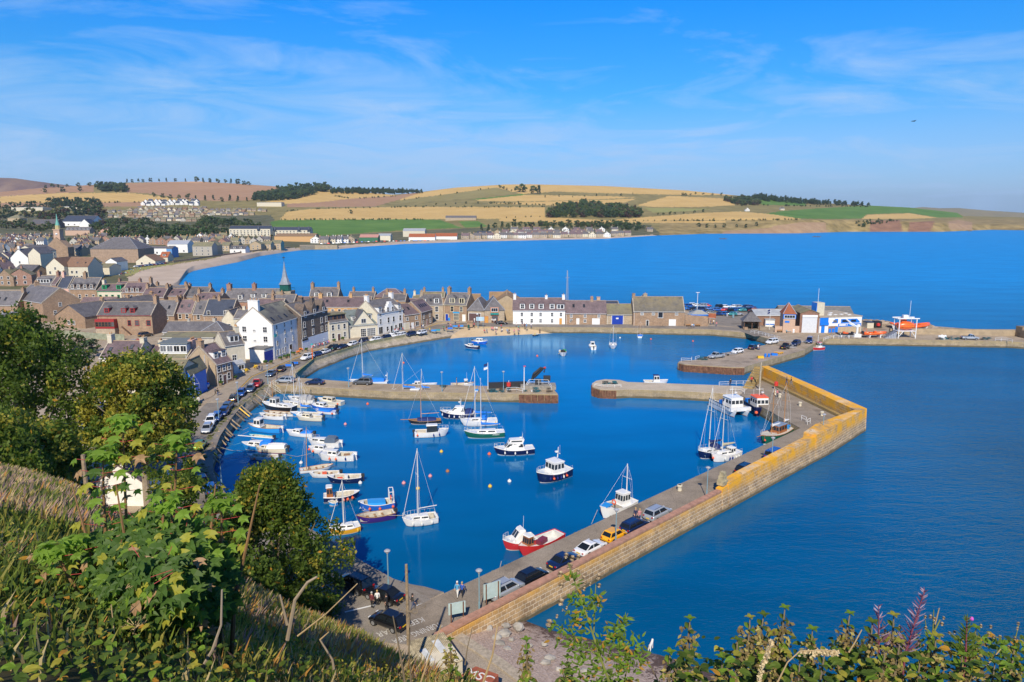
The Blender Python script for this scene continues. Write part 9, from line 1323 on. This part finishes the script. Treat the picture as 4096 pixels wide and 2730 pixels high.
for i,(s,D,lab) in enumerate(((((1195,1900),(1185,1180),(1160,600),(1150,190)),6.4,'tallest maple sapling, in front of the white cottage'),(((990,1900),(985,1200),(968,800),(960,500)),6.2,'maple sapling left of the tallest, beside the telegraph pole'),(((1600,1900),(1618,1220),(1645,700),(1660,360)),6.6,'maple sapling with bright crown before the western quay'),(((2070,2300),(2070,1568),(2072,1200),(2076,930)),6.0,'maple sapling standing alone nearest the round sycamore'),(((1380,1700),(1450,1400),(1520,1200),(1545,940)),5.8,'short leaning maple sapling in the middle of the clump'),(((800,1900),(640,1650),(560,1500),(480,1400)),5.6,'maple shoot leaning left over the heath'),(((760,1750),(740,1500),(690,1310)),5.8,'upright little maple shoot left of the pole'))):
 Q=[atD(*mq2(x,y),D) for x,y in s]; o=empty('maple_sapling',Q[0]); T(o,lab,'maple sapling','maple saplings in the foreground'); b=Q[0]; Q=[p-b for p in Q]; n=len(Q); MB().tube(Q,[.018-.012*j/(n-1) for j in range(n)],6).build('stem',MST,o); mb=MB(); pm=MB(); r=random.Random(50+i); t=Q[-1]
 for q in range(20): th=q*2.4; maple_leaf(mb,t+Vector((math.cos(th)*.05,math.sin(th)*.05,r.uniform(-.06,.06))),Vector((math.cos(th),math.sin(th),r.uniform(-.8,.1))),Vector((0,0,1)),r.uniform(.08,.125),1)
 z=.13; k=0; H_=(Q[-1]-Q[0]).length
 while z<H_*.75:
  f=1-z/H_; j=min(n-2,int(f*(n-1))); c=Q[j].lerp(Q[j+1],f*(n-1)-j)
  for sg in(0,math.pi): th=k*1.57+sg+r.uniform(-.3,.3); d=Vector((math.cos(th),math.sin(th)*.7-.2,.25)); e=c+d*r.uniform(.10,.22); pm.tube([c,e],.0025,4); maple_leaf(mb,e,d+Vector((0,0,-r.uniform(.5,1.1))),Vector((0,-.4,1)),r.uniform(.07,.125),r.choices((0,1,2,3),(20,30,34,16))[0])
  z+=r.uniform(.08,.13); k+=1
 mb.build('foliage',ML,o); pm.build('leaf_stalks',PET,o)
o=empty('maple_bush',atD(620,2730,5.6)); T(o,'dense maple bush of big lobed leaves filling the lower left','maple bush'); b=o.location; mb=MB(); pm=MB(); r=random.Random(77)
for i in range(3000):
 x,y=r.uniform(-1,1),r.uniform(-1,1)
 if x*x+y*y>1: continue
 u=620+330*x+r.uniform(-20,20); v=2320+270*y; D=5.9-1.0*(1-x*x-y*y)+r.uniform(-.2,.9)+ .4*(-y); c=atD(u,v,D)-b; th=r.uniform(0,6.283); d=Vector((math.cos(th),-abs(math.sin(th))*.8,-r.uniform(.1,.9))); maple_leaf(mb,c,d,Vector((r.gauss(0,.3),-.55,1)),r.uniform(.06,.115),r.choices((0,1,2,3),(76,13,7,4))[0]);
 if i%40==0: pm.tube([c,c-d.normalized()*.13+Vector((0,.05,-.02))],.0025,4)
mb.build('foliage',ML,o); pm.build('leaf_stalks',PET,o); mb=MB(); [mb.tube([(x,.3,-1),(x*1.4,.3,.6),(x*2.,.4,1.7)],[.03,.02,.006],6) for x in(-.4,-.2,.05,.25,.45)]; mb.build('stems',MST,o)
# far woods, hedges and trees
FT=[leafmat('far_tree_dark',(.045,.075,.034),.1),leafmat('far_tree_green',(.070,.115,.036),.1),leafmat('far_tree_olive',(.12,.13,.045),.1),leafmat('far_tree_copper',(.10,.062,.045),.1)]
def treemesh(seed,conif=False,mix=(40,40,15,5)):
 r=random.Random(seed); mb=MB()
 for i in range(24 if not conif else 18):
  t=r.random(); th=r.random()*6.283; q=(1-t)*.34+.03 if conif else .46*math.sin(math.pi*(.16+.74*t))**.6; c=Vector((q*math.cos(th)*r.uniform(.5,1),q*math.sin(th)*r.uniform(.5,1),.14+.8*t)); k=r.choices(range(4),mix)[0]
  for j in range(15): card(mb,c+Vector((r.gauss(0,.065),r.gauss(0,.065),r.gauss(0,.055))),r.uniform(.06,.11),r,k)
 return mb.mesh('crown',FT)
TMs=[treemesh(i,False,((70,25,5,0),(30,55,15,0),(25,40,30,5),(20,20,10,50),(50,40,10,0))[i%5]) for i in range(5)]+[treemesh(9,True,(80,20,0,0)),treemesh(10,True,(70,30,0,0))]; TK=MB().tube([(0,0,-.1),(0,0,.5)],[.03,.015],5).mesh('trunk',BARK)
rt=random.Random(4)
def tree(lab,u,v,h,grp,k=None,D=None):
 c=landpt(u,v); k=rt.randrange(5) if k is None else k; o=empty('broadleaf_tree' if k<5 else 'conifer_tree',c,rt.uniform(0,6.28)); T(o,lab,'tree',grp); w=h*(rt.uniform(.85,1.3) if k<5 else .8); inst(TMs[k],'crown',o,sc=(w,w,h)); inst(TK,'trunk',o,sc=(h,h,h))
KN=['dark','green','olive','copper','deep green','dark conifer','conifer']
GT='trees scattered through the town'; GH='trees and bushes on the hills'
def trees(desc,pts,n,hpx,grp,ks=(0,1,2,4),jv=3.):
 if grp==GH: n=int(n*.5+.5)
 for i in range(n):
  f=(i+.5)/n; uu=np.linspace(0,1,len(pts)); u=float(np.interp(f,uu,[p[0] for p in pts]))+rt.uniform(-4,4); v=float(np.interp(f,uu,[p[1] for p in pts]))+rt.uniform(-jv,jv); k=rt.choice(ks); D=land_D(u,v); tree('%s tree, %s %s'%(KN[k],ORD[i],desc),u,v,hpx*rt.uniform(.75,1.2)*D/2800,grp,k)
GT='trees scattered through the town'; GH='trees and bushes on the hills'
trees('in the front row of the park belt',((430,962),(560,965),(700,958),(850,952)),36,38,GT,(0,1,2,4,1),5); trees('in the second row of the park belt',((350,935),(520,940),(680,930),(830,925)),22,34,GT,(0,1,2,4),6); trees('in the third row of the park belt',((340,905),(450,905),(560,902),(620,905)),20,27,GT,(0,3,1,4),6); trees('in the belt right of the estate',((800,905),(870,900),(950,905),(1040,920)),26,27,GT,(0,1,4),8); trees('on the bank left of the turreted flats',((840,935),(900,940),(960,925),(1010,930)),12,28,GT,(0,1,4),6); trees('along the top of the far left town',((-60,850),(100,838),(250,832),(420,836)),26,24,GT,(0,4,5,0,6),4); trees('behind the pale depots',((200,828),(300,822),(400,826)),18,30,GT,(5,6,0),4); trees('on the lawn below the villa at far left',((-40,905),(60,912),(150,920),(240,925)),14,30,GT,(0,1,2),8); trees('around the church hall',((-20,880),(60,870),(160,878),(230,885)),12,32,GT,(0,2,3),6); trees('near the navy-roofed school',((210,880),(280,868),(350,862),(420,880)),12,40,GT,(3,0,2),6); trees('in front of the turreted flats',((930,948),(1010,950),(1100,950),(1240,950)),9,12,GT,(0,2),2); trees('along the street below the spire',((150,965),(300,968),(420,975)),8,22,GT,(1,2,3),6)
for i,(u,y_,h_) in enumerate(((120,168,6),(200,182,5),(265,178,4.5),(330,190,5),(150,205,5.5),(300,205,4),(90,228,6),(420,236,5),(360,200,3.5))): c=atD(u,1300,y_); o=empty('broadleaf_tree',(c.x,c.y,ZQ),i); T(o,'yard tree behind the tall left trees, %s'%ORD[sorted((120,200,265,330,150,300,90,420,360)).index(u)],'tree',GT); inst(TMs[i%3],'crown',o,sc=(h_*1.2,h_*1.2,h_)); inst(TK,'trunk',o,sc=(h_,h_,h_))
tree('dark bush tree by the end of the cottage row',385,1272,10*.75,GT,1); tree('round green bush below the cream hotel',172,1075,5.,GT,1); tree('small green street tree by the river car park',460,1072,7.,GT,1)
GH='trees and bushes on the hills'
trees('on the skyline above the ploughed field, left run',((500,733),(560,730),(650,728),(760,728)),18,14,GH,(5,6,0),1); trees('on the skyline above the ploughed field, right run',((770,729),(900,733),(1010,742)),18,18,GH,(0,4,5),1); trees('on the left skyline above the pale field',((165,754),(250,750),(380,744)),12,14,GH,(0,4),1); trees('in the pale field at far left',((145,775),(210,768),(290,766),(350,766)),6,17,GH,(0,2),1); trees('by the road below the ploughed field',((600,785),(700,795),(800,800),(900,806),(1010,810)),24,20,GH,(0,4,2,5),4)
trees('at the farm in the middle hills',((2065,772),(2090,770),(2140,775),(2168,776)),8,28,GH,(0,5,4),2); trees('along the hedge left of the hill farm',((1990,750),(2050,768)),8,10,GH,(0,4),1); trees('dotted along the middle field edge',((1600,830),(1750,822),(1900,815),(2100,812)),22,8,GH,(0,4),3); trees('dotted along the upper road',((2150,795),(2300,788),(2420,783),(2560,780)),16,9,GH,(0,4,5),3); trees('along the hedge right of the wood',((2620,862),(2700,858),(2830,850)),14,11,GH,(0,4),1.5); trees('along the hedge under the gold field',((2010,873),(2100,872),(2170,868)),10,6,GH,(0,4),1); trees('along the field edge above the cliffs',((2700,880),(2900,881),(3200,880)),18,6,GH,(0,4),1); trees('in the gully above the red cliffs',((2780,905),(2850,915),(2950,918),(3050,905)),14,14,GH,(0,1,2),8); trees('along the hedge right of the gully',((2720,785),(2780,780),(2900,783)),14,10,GH,(0,4),2)
trees('behind the far beach village, left half',((1910,925),(1990,915),(2060,910),(2120,905),(2200,912)),22,24,GH,(0,4,3,5),5); trees('behind the far beach village, right half',((2200,915),(2290,908),(2380,910),(2440,915),(2580,920)),24,24,GH,(0,4,3,5,2),6); tree('lone tree standing in the stubble field',1402,856,20*.55,GH,2)
def wood(nm,lab,poly,n,hpx,ks=(0,0,4,3),kd='stuff',ct='wood'):
 mb=MB(); us_=[p[0] for p in poly]; vs_=[p[1] for p in poly]; i=0; src=[[(TMs[k].vertices[j].co.copy()) for j in range(len(TMs[k].vertices))] for k in range(7)]; fc=[[(tuple(p.vertices),p.material_index) for p in TMs[k].polygons] for k in range(7)]
 for _ in range(n*6):
  u=rt.uniform(min(us_),max(us_)); v=rt.uniform(min(vs_),max(vs_))
  if not inpoly(np.array([u]),np.array([v]),poly)[0]: continue
  c=landpt(u,v); k=rt.choice(ks); h=hpx*rt.uniform(.75,1.2)*c.y/2800; w=h*rt.uniform(.9,1.2); b=len(mb.v); mb.v.extend((c.x+p.x*w,c.y+p.y*w,c.z+p.z*h) for p in src[k])
  for f,m_ in fc[k]: mb.f.append(tuple(q+b for q in f)); mb.m.append(m_)
  i+=1
  if i>=n: break
 return T(mb.build(nm,FT),lab,ct,kind=kd)
wood('hill_wood','dark rounded wood running up to the skyline above the town',[(1000,800),(1090,775),(1180,760),(1320,756),(1322,765),(1250,782),(1170,800),(1040,808)],170,24,(0,0,4)); wood('plantation','dark conifer plantation on the skyline right of the rounded wood',[(1323,776),(1330,763),(1690,772),(1700,776),(1560,779)],230,16,(5,6)); wood('hill_wood','broad mixed wood above the far beach village',[(2190,862),(2230,838),(2330,828),(2450,838),(2560,858),(2550,872),(2180,872)],230,28,(0,4,3,1,5)); wood('hill_wood','clump of dark wood in the left fields',[(375,768),(390,750),(490,748),(512,765),(500,770)],50,22,(0,4)); wood('hill_scrub','dark scrub and trees filling the gully right of the fields',[(2880,802),(2960,794),(3030,800),(3040,822),(2960,826),(2930,815)],110,16,(0,3,4)); wood('plantation','conifer belt along the skyline above the green headland',[(3000,798),(3040,790),(3220,812),(3480,826),(3470,828),(3200,819),(3030,804)],190,17,(5,6,5)); wood('hill_scrub','dark green scrub above the red rock face',[(3420,892),(3480,882),(3600,884),(3560,892),(3470,905),(3440,915)],50,8,(0,4,1)); wood('hill_scrub','scrub on the slope behind the far beach',[(2060,905),(2500,895),(2600,905),(2560,925),(2300,912)],90,16,(0,2,4))
for lab,L_,n in (('hedge under the pale field at far left',((0,813),(300,812),(526,811),(700,806)),60),('hedge between stubble and the big green pasture',((1120,880),(1400,879),(1620,879),(1757,881)),60),('hedge on the left edge of the olive field',((1600,803),(1740,785),(1844,771),(1976,751)),50),('hedge along the road through the middle fields',((1148,846),(1253,837),(1620,829),(2000,830),(2178,829)),80),('hedge below the middle stubble fields',((1948,813),(2210,822),(2420,817),(2500,813)),50),('hedge along the cliff-top stubble',((2435,884),(2700,884),(2923,884),(3200,879)),60),('hedge above the long green headland field',((3045,822),(3130,824),(3225,826),(3480,828)),40),('hedge right of the dark rounded wood',((1340,785),(1410,796),(1584,786)),30)):
 wood('hedge',lab,list(L_)+[(u,v+2.2) for u,v in reversed(L_)],n,6,(0,1,4),'thing','hedge')
BALE=MB().rev((0,0,0),[(.01,0),(.8,.02),(.8,1.2),(.01,1.22)],7).mesh('hay_bale',M('hay',(.62,.46,.2),.95,.1))
gi=0
for poly,n in((FIELDS[6][0],46),(FIELDS[14][0],26),(FIELDS[16][0],28),(FIELDS[9][0],20),(FIELDS[4][0],20)):
 for _ in range(n*5):
  u=rt.uniform(min(p[0] for p in poly),max(p[0] for p in poly)); v=rt.uniform(min(p[1] for p in poly),max(p[1] for p in poly))
  if n>0 and inpoly(np.array([u]),np.array([v]),poly)[0]: n-=1; T(inst(BALE,'hay_bale',None,landpt(u,v),sc=(1.3,1.3,1.3)),'round straw bale lying in a stubble field across the bay','hay bale','straw bales in the stubble fields')
m=bpy.data.materials.new('haze_air'); m.use_nodes=True; t=NT(m.node_tree); m.node_tree.nodes.remove(m.node_tree.nodes['Principled BSDF']); v=t.n('VolumePrincipled',Color=(.80,.90,1.,1),Density=.000042,Anisotropy=.2); t.L(v.outputs[0],m.node_tree.nodes['Material Output'].inputs['Volume'])
T(MB().box(-9500,12500,-100,14500,-6,420).build('haze',m),kind='stuff')
